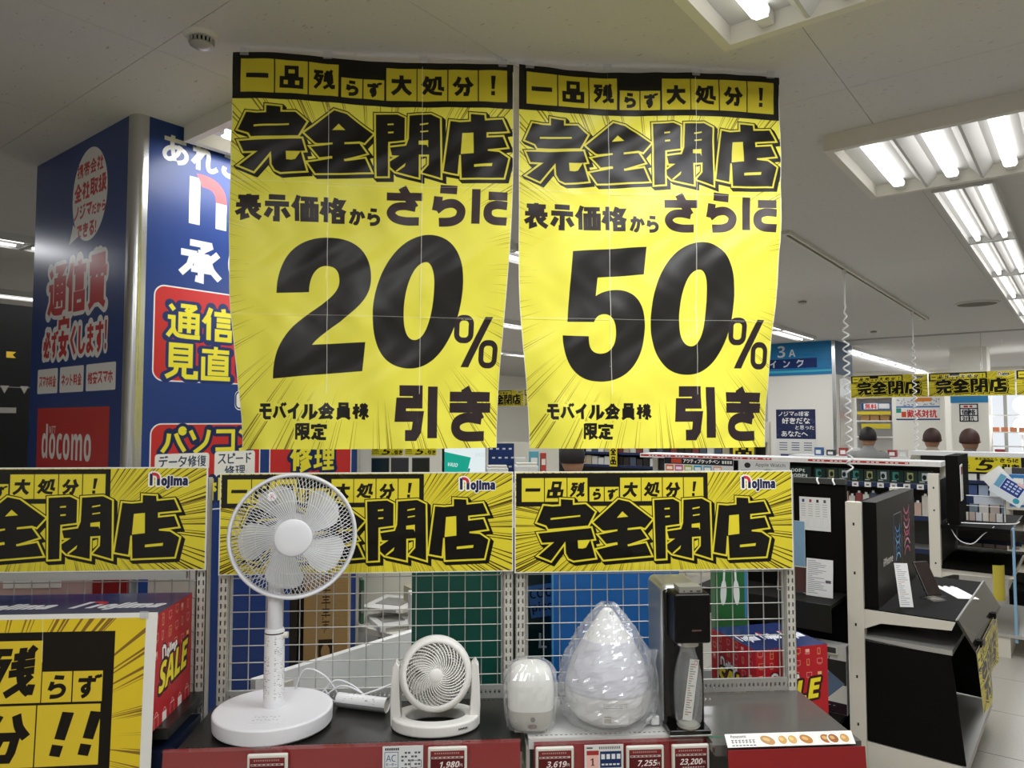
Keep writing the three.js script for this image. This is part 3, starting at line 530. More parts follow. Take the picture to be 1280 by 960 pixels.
function poster(digit, left, right, label, phase, pull = 1) {
  const p0 = left, p1 = right, W = p0.distanceTo(p1), H = 1.375, turn = Math.atan2(-(p1.z - p0.z), p1.x - p0.x);
  const o = thing('sale_poster', label, 'poster', V((p0.x + p1.x) / 2, p0.y, (p0.z + p1.z) / 2), turn);
  const m = printMat(posterArt(digit), 0.34, { specularIntensity: 0.6 });
  const sm = (t) => { t = Math.min(1, Math.max(0, t)); return t * t * (3 - 2 * t); };
  const fold = (u, v) => {   // how the paper hangs: creases at the joints, a back-curling right edge, a lifted hem
    let z = 0.006 * Math.sin(u * 9 + v * 4 + phase) + 0.004 * Math.sin(u * 21 - v * 13 + phase * 2) * v + 0.003 * Math.sin(v * 31 + u * 12 + phase);
    z += 0.012 * Math.sin(v * 5.2 + phase) * v;
    const curl = Math.max(0, u - 0.6) * sm((v - 0.25) / 0.75), inn = Math.max(0, 0.25 - u) * sm((v - 0.55) / 0.45);
    z -= curl * curl * 0.75 * pull + inn * inn * 0.7;
    z += 0.0022 * Math.sin(u * 47 + Math.sin(v * 23 + phase) * 3) * Math.sin(v * 39 + phase);
    return V((u - 0.5) * W - curl * 0.125 * pull + inn * 0.16, -v * H + 0.012 * Math.sin(u * 7 + phase) * (1 - v) * 0.5, z);
  };
  for (let r = 0; r < 3; r++) for (let k = 0; k < 3; k++) {
    const g = new THREE.PlaneGeometry(1, 1, 18, 24), P = g.attributes.position, uv = g.attributes.uv;
    for (let i = 0; i < P.count; i++) {
      const u = (k + P.getX(i) + 0.5) / 3, v = (r + 0.5 - P.getY(i)) / 3, q = fold(u, v);
      P.setXYZ(i, q.x, q.y, q.z + ((r + k) % 2) * 0.0012); uv.setXY(i, u, 1 - v);
    }
    g.computeVertexNormals();
    part(o, 'paper_sheet', g, m);
  }
  parts(o, 'tape', [0.04, 0.33, 0.67, 0.96].map((u) => box(0.03, 0.028, 0.0006, (u - 0.5) * W, -0.008, 0.008)), M.film);
  return o;
}
poster(2, V(-0.97, CEIL - 0.02, -2.5), V(0.005, CEIL - 0.02, -2.592), 'large yellow twenty percent off poster hung nearest the navy pillar', 0.4);
poster(5, V(0.025, CEIL - 0.02, -2.595), V(0.998, CEIL - 0.02, -2.682), 'large yellow fifty percent off poster hung above the soda maker', 2.1, 0.85);

// ---------------------------------------------------------------- the long yellow signs on the rack
const signArt = canvasTexture(1200, 404, (x, w, h) => {
  x.fillStyle = '#dfcf35'; x.fillRect(0, 0, w, h);
  burst(x, w, h, w * 0.5, h * 0.55, w * 0.26, h * 0.26, '#4a3a12', 86, 0.015, 13);
  strip(x, 6, 6, w * 0.685, h * 0.33, '#e2d136', -0.18);
  headline(x, w * 0.065, h * 0.245, w * 0.86, h * 0.67, '#e6d634', '#0f0c07');
  wordmark(x, w * 0.815, h * 0.05, h * 0.125, '#20264a', '#c8333a', '#f6f3ea', 12);
  x.strokeStyle = '#e9e7de'; x.lineWidth = 5; x.strokeRect(1, 1, w - 2, h - 2);
});
const signMat = printMat(signArt, 0.5, { specularIntensity: 0.2, clearcoat: 0.5, clearcoatRoughness: 0.03 });
function longSign(name, u0, u1, y0, y1, v, label, turn = FR) {
  const w = u1 - u0, h = y1 - y0, o = thing(name, label, 'sign', F((u0 + u1) / 2, y0, v), turn);
  part(o, 'board', box(w, h, 0.004, 0, 0, -0.003), M.white);
  part(o, 'print', sheet(w - 0.002, h - 0.002, 0, 0.001, 0.0002), signMat);
  parts(o, 'holder_clip', [box(0.03, 0.02, 0.012, -w / 2 + 0.06, h - 0.012, -0.006), box(0.03, 0.02, 0.012, w / 2 - 0.06, h - 0.012, -0.006), box(0.02, 0.014, 0.012, w / 2 - 0.03, -0.006, -0.006)], M.clear);
  return o;
}
longSign('closing_sale_sign', -0.891, -0.006, 1.04, 1.345, 0.03, 'long yellow closing sale sign behind the white pedestal fan');
longSign('closing_sale_sign', -0.002, 0.883, 1.034, 1.345, 0.03, 'long yellow closing sale sign above the soda maker and humidifier');
longSign('closing_sale_sign', -1.82, -0.921, 1.06, 1.365, 0.05, 'long yellow closing sale sign above the navy and red display box');

// ---------------------------------------------------------------- front rack: three bays of slotted posts and wire mesh
function slottedPost(h, w = 0.03, d = 0.04) {   // front face pierced by two columns of slots
  const g = [span(-w / 2, -w / 2 + 0.003, 0, h, -d, 0), span(w / 2 - 0.003, w / 2, 0, h, -d, 0), span(-w / 2, w / 2, 0, h, -d, -d + 0.003)];
  const sx = [-w * 0.22, w * 0.22], sw = 0.0022;
  let x = -w / 2;
  for (const s of [...sx, w / 2 + sw]) { g.push(span(x, s - sw, 0, h, -0.002, 0)); x = s + sw; }
  for (const s of sx) for (let y = 0; y < h; y += 0.025) g.push(span(s - sw, s + sw, y, y + 0.011, -0.002, 0));
  return merge(g);
}
const postGeo = slottedPost(1.33), wireV = new Map(), wireH = new Map();
function rackBay(u0, u1, v, label, opts = {}) {
  const w = u1 - u0, o = thing('wire_mesh_rack', label, 'display rack', F((u0 + u1) / 2, 0, v), FR);
  for (const s of [-1, 1]) { const p = part(o, 'upright', postGeo, M.steel); p.position.set(s * (w / 2 - 0.017), 0, 0.004); }
  const y0 = 0.665, y1 = 1.33, key = w.toFixed(3);
  if (!wireV.has(key)) { wireV.set(key, rod(V(0, y0, 0), V(0, y1, 0), 0.0018)); wireH.set(key, rod(V(-w / 2 + 0.034, 0, 0), V(w / 2 - 0.034, 0, 0), 0.0018)); }
  for (let x = -w / 2 + 0.04; x < w / 2 - 0.03; x += 0.0505) part(o, 'mesh_wire', wireV.get(key), M.zinc).position.set(x, 0, -0.012);
  for (let y = y0 + 0.004; y < y1; y += 0.0505) part(o, 'mesh_wire', wireH.get(key), M.zinc).position.set(0, y, -0.0078);
  parts(o, 'mesh_frame', [rod(V(-w / 2 + 0.036, y0, -0.012), V(-w / 2 + 0.036, y1, -0.012), 0.0045), rod(V(w / 2 - 0.036, y0, -0.012), V(w / 2 - 0.036, y1, -0.012), 0.0045)], M.zinc);
  part(o, 'base_plinth', span(-w / 2, w / 2, 0, 0.12, -0.05, 0.3), M.darkgrey);
  part(o, 'back_panel', span(-w / 2 + 0.03, w / 2 - 0.03, 0.12, 0.6, -0.03, -0.015), M.darkgrey);
  // perforated strip at the foot of the mesh
  const ss = [span(-w / 2 + 0.03, w / 2 - 0.03, 0.65, 0.664, -0.006, 0.004), span(-w / 2 + 0.03, w / 2 - 0.03, 0.676, 0.69, -0.006, 0.004)];
  for (let x = -w / 2 + 0.03; x < w / 2 - 0.03; x += 0.014) ss.push(span(x, x + 0.008, 0.664, 0.676, -0.006, 0.004));
  part(o, 'perforated_rail', ss, opts.rail ?? M.zinc);
  return o;
}
function shelfBoard(bay, x0, x1, y, depth, m, perf, dz = 0) {
  const g = part(bay, 'shelf', [span(x0, x1, y - 0.028, y, 0.006, depth + dz)], m);
  const dots = []; for (let x = x0 + 0.02; x < x1 - 0.02; x += 0.0135) for (const z of [depth + dz - 0.018, 0.02]) dots.push(span(x, x + 0.007, y - 0.001, y + 0.0003, z - 0.0015, z + 0.0015));
  bits(g, 'perforation', dots, perf);
  return g;
}
const bayC = rackBay(-0.9, -0.002, 0, 'wire mesh rack bay with black shelf behind the white fans');
shelfBoard(bayC, -0.449, 0.449, 0.65, 0.312, M.blackShelf, M.hole);
parts(bayC, 'shelf_bracket', [span(-0.44, -0.43, 0.55, 0.622, 0.006, 0.28), span(0.43, 0.44, 0.55, 0.622, 0.006, 0.28)], M.steel);
const bayR = rackBay(0.002, 0.9, 0, 'wire mesh rack bay with white and grey shelves behind the soda maker');
shelfBoard(bayR, -0.435, 0.045, 0.65, 0.3, M.whiteShelf, M.hole);
shelfBoard(bayR, 0.05, 0.449, 0.65, 0.375, M.greyShelf, M.darkgrey);
parts(bayR, 'shelf_bracket', [span(-0.44, -0.43, 0.55, 0.622, 0.006, 0.28), span(0.43, 0.44, 0.55, 0.622, 0.006, 0.28)], M.steel);
const bayL = rackBay(-1.83, -0.925, 0.02, 'wire mesh rack bay behind the navy and red display box');
shelfBoard(bayL, -0.45, 0.45, 0.7, 0.27, M.blackShelf, M.hole);
part(bayL, 'sign_rail', span(-0.45, 0.4, 1.036, 1.058, 0.012, 0.03), M.zinc);

// ---------------------------------------------------------------- red price rails, cards and electronic price tags
function priceRail(u0, u1, y1, v, label, h = 0.13) {
  const w = u1 - u0, o = thing('price_rail', label, 'price rail', F((u0 + u1) / 2, y1, v), FR);
  part(o, 'red_card', new THREE.BoxGeometry(w, h, 0.002).rotateX(-0.12).translate(0, -h / 2, 0.005), M.red);
  part(o, 'clear_cover', new THREE.BoxGeometry(w, h, 0.0012).rotateX(-0.12).translate(0, -h / 2 - 0.002, 0.009), M.clear);
  part(o, 'top_lip', box(w, 0.004, 0.016, 0, -0.003, 0.004), M.clear);
  return o;
}
priceRail(-0.93, -0.008, 0.656, 0.316, 'glossy red price rail along the black shelf of fans');
priceRail(0.03, 0.5, 0.642, 0.305, 'glossy red price rail below the humidifier and soda maker');
single('red_front_panel', new THREE.BoxGeometry(0.37, 0.16, 0.003).rotateX(-0.1).translate(0, -0.08, 0), M.red, 'plain matt red panel at the front of the grey shelf', 'panel', F(0.712, 0.646, 0.405), FR);
function tagArt(price) {
  return canvasTexture(256, 192, (x, w, h) => {
    x.fillStyle = '#5a1a1c'; x.fillRect(0, 0, w, h);
    x.fillStyle = '#7e2a2b'; x.fillRect(0, 0, w, 36); x.fillStyle = '#c9b3ac'; x.fillRect(8, 42, w - 16, 16);
    x.fillStyle = '#a88e88'; for (let i = 0; i < 12; i++) x.fillRect(30 + i * 16, 12, 10, 12);
    x.fillStyle = '#6d3a38'; for (let i = 0; i < 7; i++) x.fillRect(14 + i * 32, 46, 20, 8);
    x.fillStyle = '#efe6e2'; x.save(); x.font = 'italic bold 62px sans-serif'; x.textBaseline = 'alphabetic'; const tw = x.measureText(price).width, k = Math.min(1, 178 / tw); x.translate(214 - tw * k, 124); x.scale(k, 1); x.fillText(price, 0, 0); x.restore();
    lettering(x, '円', 218, 98, 24, '#efe6e2', { w: 0.1 });
    x.fillStyle = '#cdbab5'; for (let i = 0; i < 9; i++) x.fillRect(60 + i * 20, 140, 13, 9); x.fillRect(10, 165, 90, 10); x.fillRect(200, 162, 40, 14);
  });
}
function priceTag(u, y, v, price, label) {
  const o = thing('price_tag', label, 'price tag', F(u, y, v), FR);
  part(o, 'case', new RoundedBoxGeometry(0.102, 0.082, 0.012, 2, 0.004).translate(0, -0.041, 0), M.offwhite);
  part(o, 'face', sheet(0.088, 0.066, 0, -0.074, 0.0064), printMat(tagArt(price), 0.4));
  part(o, 'clip', box(0.07, 0.014, 0.006, 0, 0, -0.004), M.clear);
}
priceTag(-0.66, 0.648, 0.338, '2,580', 'electronic price tag reading 2,580 below the pedestal fan');
priceTag(-0.2, 0.652, 0.338, '1,980', 'electronic price tag reading 1,980 below the desk circulator fan');
priceTag(0.083, 0.638, 0.326, '3,619', 'electronic price tag reading 3,619 below the wrapped white gadget');
priceTag(0.326, 0.634, 0.326, '7,255', 'electronic price tag reading 7,255 below the wrapped humidifier');
priceTag(0.45, 0.634, 0.326, '23,200', 'electronic price tag reading 23,200 below the soda maker');
{
  const ac = canvasTexture(256, 192, (x, w, h) => {
    x.fillStyle = '#d8d9d8'; x.fillRect(0, 0, w, h); x.strokeStyle = '#5a6f8f'; x.lineWidth = 4; x.strokeRect(14, 34, 84, 90); x.fillStyle = '#35588c'; x.font = '52px sans-serif'; x.fillText('AC', 22, 88);
    lettering(x, 'モーター', 20, 96, 18, '#35588c', { w: 0.12, sx: 0.95 }); x.fillStyle = '#222'; for (let i = 0; i < 7; i++) x.fillRect(16 + i * 13, 10, 9, 14);
    x.fillStyle = '#55565a'; for (let j = 0; j < 6; j++) for (let i = 0; i < 6; i++) if ((i + j) % 3) x.fillRect(118 + i * 21, 34 + j * 22, 15, 11);
    x.strokeStyle = '#777'; x.strokeRect(176, 84, 68, 40); lettering(x, 'モータ', 16, 140, 26, '#222', { w: 0.13 });
  });
  single('spec_card', box(0.105, 0.085, 0.0015), [M.paper, M.paper, M.paper, M.paper, printMat(ac, 0.5), M.paper], 'grey printed spec card marked AC on the red price rail', 'card', F(-0.316, 0.57, 0.333), FR);
  const rank = canvasTexture(256, 192, (x, w, h) => {
    x.fillStyle = '#d9d7d2'; x.fillRect(0, 0, w, h); x.fillStyle = '#e7b9ae'; x.fillRect(14, 34, 80, 110); x.fillStyle = '#a3342f'; x.fillRect(14, 34, 80, 26); x.fillStyle = '#5a1c1c'; x.font = 'bold 60px serif'; x.fillText('1', 36, 122);
    x.fillStyle = '#1d2f5e'; x.fillRect(102, 40, 140, 96); x.fillStyle = '#e5e5e5'; for (let i = 0; i < 5; i++) x.fillRect(112 + i * 25, 112, 18, 10); for (let i = 0; i < 4; i++) x.fillRect(110 + i * 34, 56, 24, 30);
    x.fillStyle = '#444'; for (let i = 0; i < 12; i++) x.fillRect(96 + i * 12, 12, 6, 14); x.fillRect(14, 14, 40, 8); x.fillRect(14, 156, 220, 8);
  });
  single('rank_card', box(0.105, 0.085, 0.0015), [M.paper, M.paper, M.paper, M.paper, printMat(rank, 0.5), M.paper], 'small popularity card with number 1 beside the 7,255 tag', 'card', F(0.216, 0.553, 0.322), FR);
  const strp = canvasTexture(1024, 96, (x, w, h) => {
    x.fillStyle = '#eae8e2'; x.fillRect(0, 0, w, h); x.fillStyle = '#222'; x.font = 'bold 26px sans-serif'; x.fillText('Panasonic', 40, 30); x.fillStyle = '#444'; for (let i = 0; i < 7; i++) { x.fillRect(40 + i * 28, 44, 20, 5); x.fillRect(46 + i * 28, 44, 5, 26); x.fillRect(40 + i * 28, 58, 22, 4); x.fillRect(40 + i * 28, 80, 20, 7); } 
    for (const [cx, r, col] of [[330, 58, '#b98f5a'], [450, 34, '#caa05a'], [530, 36, '#d0a866'], [640, 52, '#b77c3d'], [800, 44, '#a86b38'], [860, 40, '#9c6235'], [950, 36, '#c6975a']]) { x.fillStyle = '#f4f2ec'; x.beginPath(); x.ellipse(cx, 52, r * 1.25, 42, 0, 0, 7); x.fill(); x.strokeStyle = '#bbb'; x.lineWidth = 2; x.stroke(); x.fillStyle = col; x.beginPath(); x.ellipse(cx, 52, r, 30, 0.3, 0, 7); x.fill(); x.fillStyle = 'rgba(240,210,150,0.6)'; x.beginPath(); x.ellipse(cx - 8, 46, r * 0.5, 12, 0.3, 0, 7); x.fill(); }
  });
  single('food_picture_strip', new THREE.BoxGeometry(0.345, 0.034, 0.0015).rotateX(-0.75).translate(0, 0.0125, 0), [M.paper, M.paper, M.paper, M.paper, printMat(strp, 0.3), M.paper], 'white strip with pictures of bread and food on grey shelf', 'card', F(0.7, 0.652, 0.385), FR);
  single('green_sticker', box(0.035, 0.02, 0.001), mat('#3a9a70', 0.5), 'tiny green sticker on shelf edge beside soda maker', 'sticker', F(0.52, 0.632, 0.325), FR);
}
// ---------------------------------------------------------------- goods on the front rack
// closed body from rings [y, rx, rz], superellipse exponent n, wobble for crumpled film
const perlin = new ImprovedNoise(), crease = (x, y, z) => 1 - 2 * Math.abs(perlin.noise(x, y, z));
function rings(profile, n = 2, seg = 48, wobble = 0, seed = 1) {
  const P = [], I = [], U = [];
  profile.forEach(([y, rx, rz = rx], j) => {
    for (let i = 0; i <= seg; i++) {
      const t = i / seg * Math.PI * 2, cx = Math.cos(t), cz = Math.sin(t), k = Math.pow(Math.pow(Math.abs(cx), n) + Math.pow(Math.abs(cz), n), -1 / n);
      const q = wobble ? wobble * (1.5 * crease(cx * 3.2 + seed, y * 22, cz * 3.2) + 0.9 * crease(cx * 7 + seed, y * 48 + 3, cz * 7) - 0.5) : 0;
      P.push(cx * k * (rx + q), y, cz * k * (rz + q)); U.push(i / seg, j / (profile.length - 1));
      if (j && i) { const a = (j - 1) * (seg + 1) + i - 1, b = a + seg + 1; I.push(a, b, a + 1, b, b + 1, a + 1); }
    }
  });
  const g = new THREE.BufferGeometry(); g.setAttribute('position', new THREE.Float32BufferAttribute(P, 3)); g.setAttribute('uv', new THREE.Float32BufferAttribute(U, 2)); g.setIndex(I); g.computeVertexNormals();
  return g;
}
function smoothProfile(pts, steps = 8) {
  const curve = new THREE.SplineCurve(pts.map(([y, r]) => new THREE.Vector2(y, r)));
  return curve.getPoints(steps * (pts.length - 1)).map((p) => [p.x, Math.max(0.0005, p.y)]);
}
{ // pedestal fan
  const o = thing('pedestal_fan', 'white pedestal fan with round wire cage on black shelf', 'fan', F(-0.69, 0.65, 0.163), FR);
  const baseMark = canvasTexture(256, 256, (x, w, h) => { x.fillStyle = '#f3f3f3'; x.fillRect(0, 0, w, h); });
  const base = part(o, 'base', lathe([[0, 0.002], [0.15, 0.002], [0.158, 0.008], [0.161, 0.012], [0.1625, 0.045], [0.1605, 0.0485], [0.156, 0.05], [0.15, 0.05], [0.06, 0.0505], [0.035, 0.055], [0, 0.055]], 72), M.fanWhite);
  parts(base, 'foot', [0, 1, 2, 3].map((i) => cyl(0.02, 0.02, 0.004, 0.12 * Math.cos(i * 1.57 + 0.8), 0, 0.12 * Math.sin(i * 1.57 + 0.8))), M.hole);
  part(base, 'control_panel', [new THREE.BoxGeometry(0.085, 0.0012, 0.07).translate(0.005, 0.0508, 0.085)], M.fanWhite);
  bits(base, 'printed_mark', [...Array(14).keys()].map((i) => box(0.004 + (i % 3) * 0.002, 0.0006, 0.0035, -0.03 + (i % 7) * 0.0105, 0.0515, 0.072 + Math.floor(i / 7) * 0.02 + (i % 2) * 0.004)), mat('#b9bac0', 0.6));
  part(o, 'lower_pole', lathe([[0.031, 0.045], [0.029, 0.06], [0.0265, 0.09], [0.0262, 0.262], [0.024, 0.268], [0, 0.268]], 32), M.fanWhite);
  const wrapArt = canvasTexture(256, 512, (x, w, h) => {
    x.fillStyle = '#e8e8e8'; x.fillRect(0, 0, w, h); rs = 77;
    for (let j = 0; j < 36; j++) { let px = 10; while (px < w - 14) { const l = rnd(3, 13); x.fillStyle = `rgba(60,60,66,${rnd(0.1, 0.75)})`; if (rnd() > 0.35) x.fillRect(px, 40 + j * 12.4, l, rnd(2, 6)); px += l + rnd(3, 12); } }
    x.fillStyle = '#33343a'; x.fillRect(0, 18, w, 9); x.beginPath(); x.arc(128, 486, 12, 0, 7); x.fill(); x.fillStyle = '#999'; x.beginPath(); x.arc(128, 486, 7, 0, 7); x.fill();
  });
  part(o, 'printed_wrap', new THREE.CylinderGeometry(0.0275, 0.0282, 0.2, 40, 6, true).translate(0, 0.166, 0), printMat(wrapArt, 0.25, { clearcoat: 0.6, clearcoatRoughness: 0.15 }), 'clear sleeve printed with small dark text');
  part(o, 'upper_pole', lathe([[0, 0.26], [0.0215, 0.262], [0.0205, 0.33], [0.022, 0.37], [0, 0.37]], 28), M.fanWhite);
  part(o, 'height_knob', new THREE.CylinderGeometry(0.008, 0.009, 0.014, 12).rotateZ(Math.PI / 2).translate(0.031, 0.25, 0.004), M.offwhite);
  part(o, 'neck', tube([V(0, 0.36, 0), V(0, 0.42, -0.01), V(0, 0.48, -0.045), V(0, 0.53, -0.05)], 0.0215, 20, 14), M.fanWhite);
  const head = new THREE.Group(); head.name = 'fan_head'; head.position.set(0.05, 0.528, 0.012); head.rotation.set(-0.02, 0.2, 0); o.add(head);
  const R = 0.1725;
  part(head, 'motor_housing', new THREE.LatheGeometry([[0, -0.13], [0.03, -0.128], [0.052, -0.11], [0.056, -0.08], [0.056, -0.035], [0, -0.03]].map(([r, y]) => new THREE.Vector2(r, y)), 32).rotateX(Math.PI / 2), M.fanWhite);
  part(head, 'cage_rim', [new THREE.LatheGeometry([[R - 0.006, -0.016], [R, -0.018], [R + 0.0035, -0.012], [R + 0.0035, 0.012], [R, 0.016], [R - 0.006, 0.015], [R - 0.008, 0], [R - 0.006, -0.016]].map(([r, y]) => new THREE.Vector2(r, y)), 80).rotateX(Math.PI / 2)], M.fanWhite);
  const guard = (n, r0, twist, z0, z1) => {
    const list = [];
    for (let i = 0; i < n; i++) {
      const t0 = i / n * Math.PI * 2, pts = [];
      for (let k = 0; k <= 5; k++) { const q = k / 5, r = r0 + (R - 0.005 - r0) * q, t = t0 + twist * q; pts.push(V(r * Math.cos(t), r * Math.sin(t), z0 + (z1 - z0) * Math.pow(q, 2.4))); }
      list.push(tube(pts, 0.00105, 6, 4));
    }
    return merge(list);
  };
  part(head, 'front_guard', guard(96, 0.05, 0.28, 0.05, 0.006), M.fanWhite).userData.kind = 'stuff';
  part(head, 'rear_guard', guard(72, 0.05, -0.5, -0.05, -0.008), M.fanWhite).userData.kind = 'stuff';
  parts(head, 'guard_ring', [0.1, 0.135].map((r) => new THREE.TorusGeometry(r, 0.0011, 5, 64).translate(0, 0, r < 0.12 ? 0.04 : 0.025)), M.fanWhite);
  part(head, 'hub_cap', new THREE.LatheGeometry([[0, 0.058], [0.03, 0.0575], [0.047, 0.055], [0.0515, 0.051], [0.0515, 0.045], [0, 0.045]].map(([r, y]) => new THREE.Vector2(r, y)), 48).rotateX(Math.PI / 2), M.fanWhite);
  for (let b = 0; b < 5; b++) {
    const P = [], I = [], U = [], nr = 10, nt = 10;
    for (let j = 0; j <= nr; j++) for (let i = 0; i <= nt; i++) {
      const q = j / nr, r = 0.03 + 0.117 * q, wid = 0.42 + 0.5 * Math.sin(Math.PI * Math.min(1, q * 0.62 + 0.12)), s = (i / nt - 0.5) * wid * (q > 0.86 ? 1 - (q - 0.86) * 3.2 : 1), t = b * Math.PI * 2 / 5 + 0.55 + s + 0.25 * q;
      P.push(r * Math.cos(t), r * Math.sin(t), -s * 0.05 + 0.006 * Math.cos(s * 3)); U.push(i / nt, q);
      if (i && j) { const a = (j - 1) * (nt + 1) + i - 1, c2 = a + nt + 1; I.push(a, c2, a + 1, c2, c2 + 1, a + 1); }
    }
    const g = new THREE.BufferGeometry(); g.setAttribute('position', new THREE.Float32BufferAttribute(P, 3)); g.setAttribute('uv', new THREE.Float32BufferAttribute(U, 2)); g.setIndex(I); g.computeVertexNormals();
    part(head, 'blade', g, mat('#e9ebea', 0.3, { transmission: 0.25, thickness: 0 }));
  }
  const stick = canvasTexture(128, 128, (x, w, h) => { x.fillStyle = '#f0ecea'; x.fillRect(0, 0, w, h); x.strokeStyle = '#c8475a'; x.lineWidth = 7; for (const p of [[40, 30, 58, 62, 44, 100], [58, 62, 86, 40], [58, 62, 90, 92], [30, 66, 60, 72], [66, 26, 70, 60]]) { tracePath(x, p, 0, 0, 1, 1); x.stroke(); } });
  part(head, 'round_sticker', new THREE.CircleGeometry(0.0125, 24).translate(-0.058, 0.113, 0.03), printMat(stick, 0.6), 'round white sticker with red mark');
  parts(o, 'power_cord', [tube([V(0.02, 0.02, -0.14), V(0.06, 0.11, -0.13), V(0.12, 0.09, -0.125), V(0.17, 0.02, -0.125), V(0.2, 0.012, -0.1)], 0.0025, 40, 6), tube([V(0.11, 0.04, -0.13), V(0.15, 0.075, -0.13), V(0.2, 0.06, -0.128), V(0.24, 0.02, -0.126), V(0.2, 0.008, -0.125), V(0.14, 0.02, -0.125), V(0.12, 0.05, -0.126)], 0.0025, 60, 6), tube([V(0.12, 0.035, -0.118), V(0.17, 0.062, -0.12), V(0.22, 0.045, -0.12), V(0.255, 0.016, -0.115), V(0.21, 0.006, -0.11)], 0.0025, 50, 6)], M.fanWhite);
}
{ // rolled leaflet and cord beside the fan
  const art = canvasTexture(256, 128, (x, w, h) => { x.fillStyle = '#e3e3e3'; x.fillRect(0, 0, w, h); x.strokeStyle = '#444'; x.lineWidth = 3; x.beginPath(); x.arc(168, 64, 17, 0, 7); x.stroke(); x.beginPath(); x.arc(168, 66, 9, 0.3, 2.8); x.stroke(); x.fillStyle = '#444'; x.fillRect(160, 56, 4, 6); x.fillRect(172, 56, 4, 6); rs = 9; for (let i = 0; i < 40; i++) { x.fillStyle = `rgba(70,70,70,${rnd(0.2, 0.6)})`; x.fillRect(rnd(10, 140), rnd(20, 110), rnd(2, 9), 3); } x.fillStyle = '#8a8a8a'; x.fillRect(210, 0, 46, h); });
  const o = thing('wrapped_cord_bundle', 'white wrapped bundle with smiley face lying between the fans', 'cord bundle', F(-0.455, 0.672, 0.07), FR - 0.36);
  part(o, 'wrapper', new THREE.CylinderGeometry(0.021, 0.021, 0.16, 20, 4, true).rotateZ(Math.PI / 2), printMat(art, 0.3, { clearcoat: 0.5 }));
  part(o, 'filling', [new THREE.CylinderGeometry(0.0195, 0.0195, 0.15, 16).rotateZ(Math.PI / 2)], M.offwhite);
  part(o, 'tie_cord', tube([V(-0.02, 0.012, -0.012), V(0.03, 0.03, -0.02), V(0.07, 0.045, -0.04), V(0.1, 0.055, -0.06)], 0.003, 20, 6), M.fanWhite);
}
{ // desk circulator on its forked stand
  const o = thing('circulator_fan', 'white desk circulator fan with spiral grille on forked stand', 'fan', F(-0.236, 0.65, 0.2), FR);
  const ell = (rx, rz) => { const s = []; for (let i = 0; i < 48; i++) s.push([rx * Math.cos(i * Math.PI / 24), rz * Math.sin(i * Math.PI / 24)]); return s; };
  const sh = new THREE.Shape(ell(0.116, 0.084).map(([x, y]) => new THREE.Vector2(x, y))); sh.holes.push(new THREE.Path(ell(0.088, 0.056).map(([x, y]) => new THREE.Vector2(x, y))));
  const stand = part(o, 'stand', [new THREE.ExtrudeGeometry(sh, { depth: 0.02, bevelEnabled: true, bevelSize: 0.006, bevelThickness: 0.006, bevelSegments: 4 }).rotateX(-Math.PI / 2).translate(0, 0.008, 0)], M.circWhite);
  part(stand, 'base_mat', cyl(0.118, 0.118, 0.004, 0, 0, 0, 40).scale(1, 1, 0.72), M.hole);
  bits(stand, 'printed_mark', [...Array(6).keys()].map((i) => new THREE.BoxGeometry(0.003, 0.004, 0.001).translate(0.066 + i * 0.0042, 0.02, 0.0767 - i * 0.0021)), M.hole);
  for (const s of [-1, 1]) part(o, 'arm', extrude(pairs(0.094, 0.012, 0.119, 0.012, 0.121, 0.06, 0.119, 0.12, 0.116, 0.168, 0.11, 0.178, 0.104, 0.17, 0.103, 0.1, 0.1, 0.05).map(([x, y]) => [s * x, y]), 0.03, 0.004).translate(0, 0, -0.016), M.circWhite);
  for (const s of [-1, 1]) part(o, 'pivot', new THREE.CylinderGeometry(0.012, 0.012, 0.012, 16).rotateZ(Math.PI / 2).translate(s * 0.1, 0.145, 0), M.circWhite);
  const head = new THREE.Group(); head.name = 'fan_head'; head.position.set(0, 0.146, 0); head.rotation.set(-0.2, 0.03, 0); o.add(head);
  const R = 0.101;
  part(head, 'housing', new THREE.LatheGeometry([[R * 0.8, 0.03], [R * 0.84, 0.035], [R * 0.93, 0.032], [R, 0.018], [R, -0.012], [R * 0.93, -0.04], [R * 0.75, -0.062], [R * 0.4, -0.075], [0, -0.078]].map(([r, y]) => new THREE.Vector2(r, y)), 64).rotateX(Math.PI / 2), M.circWhite);
  const list = [];
  for (let i = 0; i < 34; i++) { const pts = []; for (let k = 0; k <= 8; k++) { const q = k / 8, r = 0.018 + (R * 0.81 - 0.018) * q, t = i / 34 * Math.PI * 2 + 1.15 * q; pts.push(V(r * Math.cos(t), r * Math.sin(t), 0.056 - 0.026 * q * q)); } list.push(tube(pts, 0.0017, 10, 5)); }
  part(head, 'spiral_grille', list, M.circWhite).userData.kind = 'stuff';
  part(head, 'inner_grille', [...Array(28).keys()].map((i) => { const pts = []; for (let k = 0; k <= 6; k++) { const q = k / 6, r = 0.055 + (R * 0.8 - 0.055) * q, t = i / 28 * Math.PI * 2 - 0.8 * q; pts.push(V(r * Math.cos(t), r * Math.sin(t), 0.03 - 0.01 * q)); } return tube(pts, 0.0016, 8, 5); }), M.circWhite).userData.kind = 'stuff';
  part(head, 'hub', new THREE.SphereGeometry(0.021, 24, 12).scale(1, 1, 0.4).translate(0, 0, 0.053), M.circWhite);
  for (let b = 0; b < 5; b++) part(head, 'blade', new THREE.CircleGeometry(0.036, 20).scale(1, 0.62, 1).rotateX(0.5).translate(0.044, 0, 0).rotateZ(b * Math.PI * 0.4), M.circWhite);
}
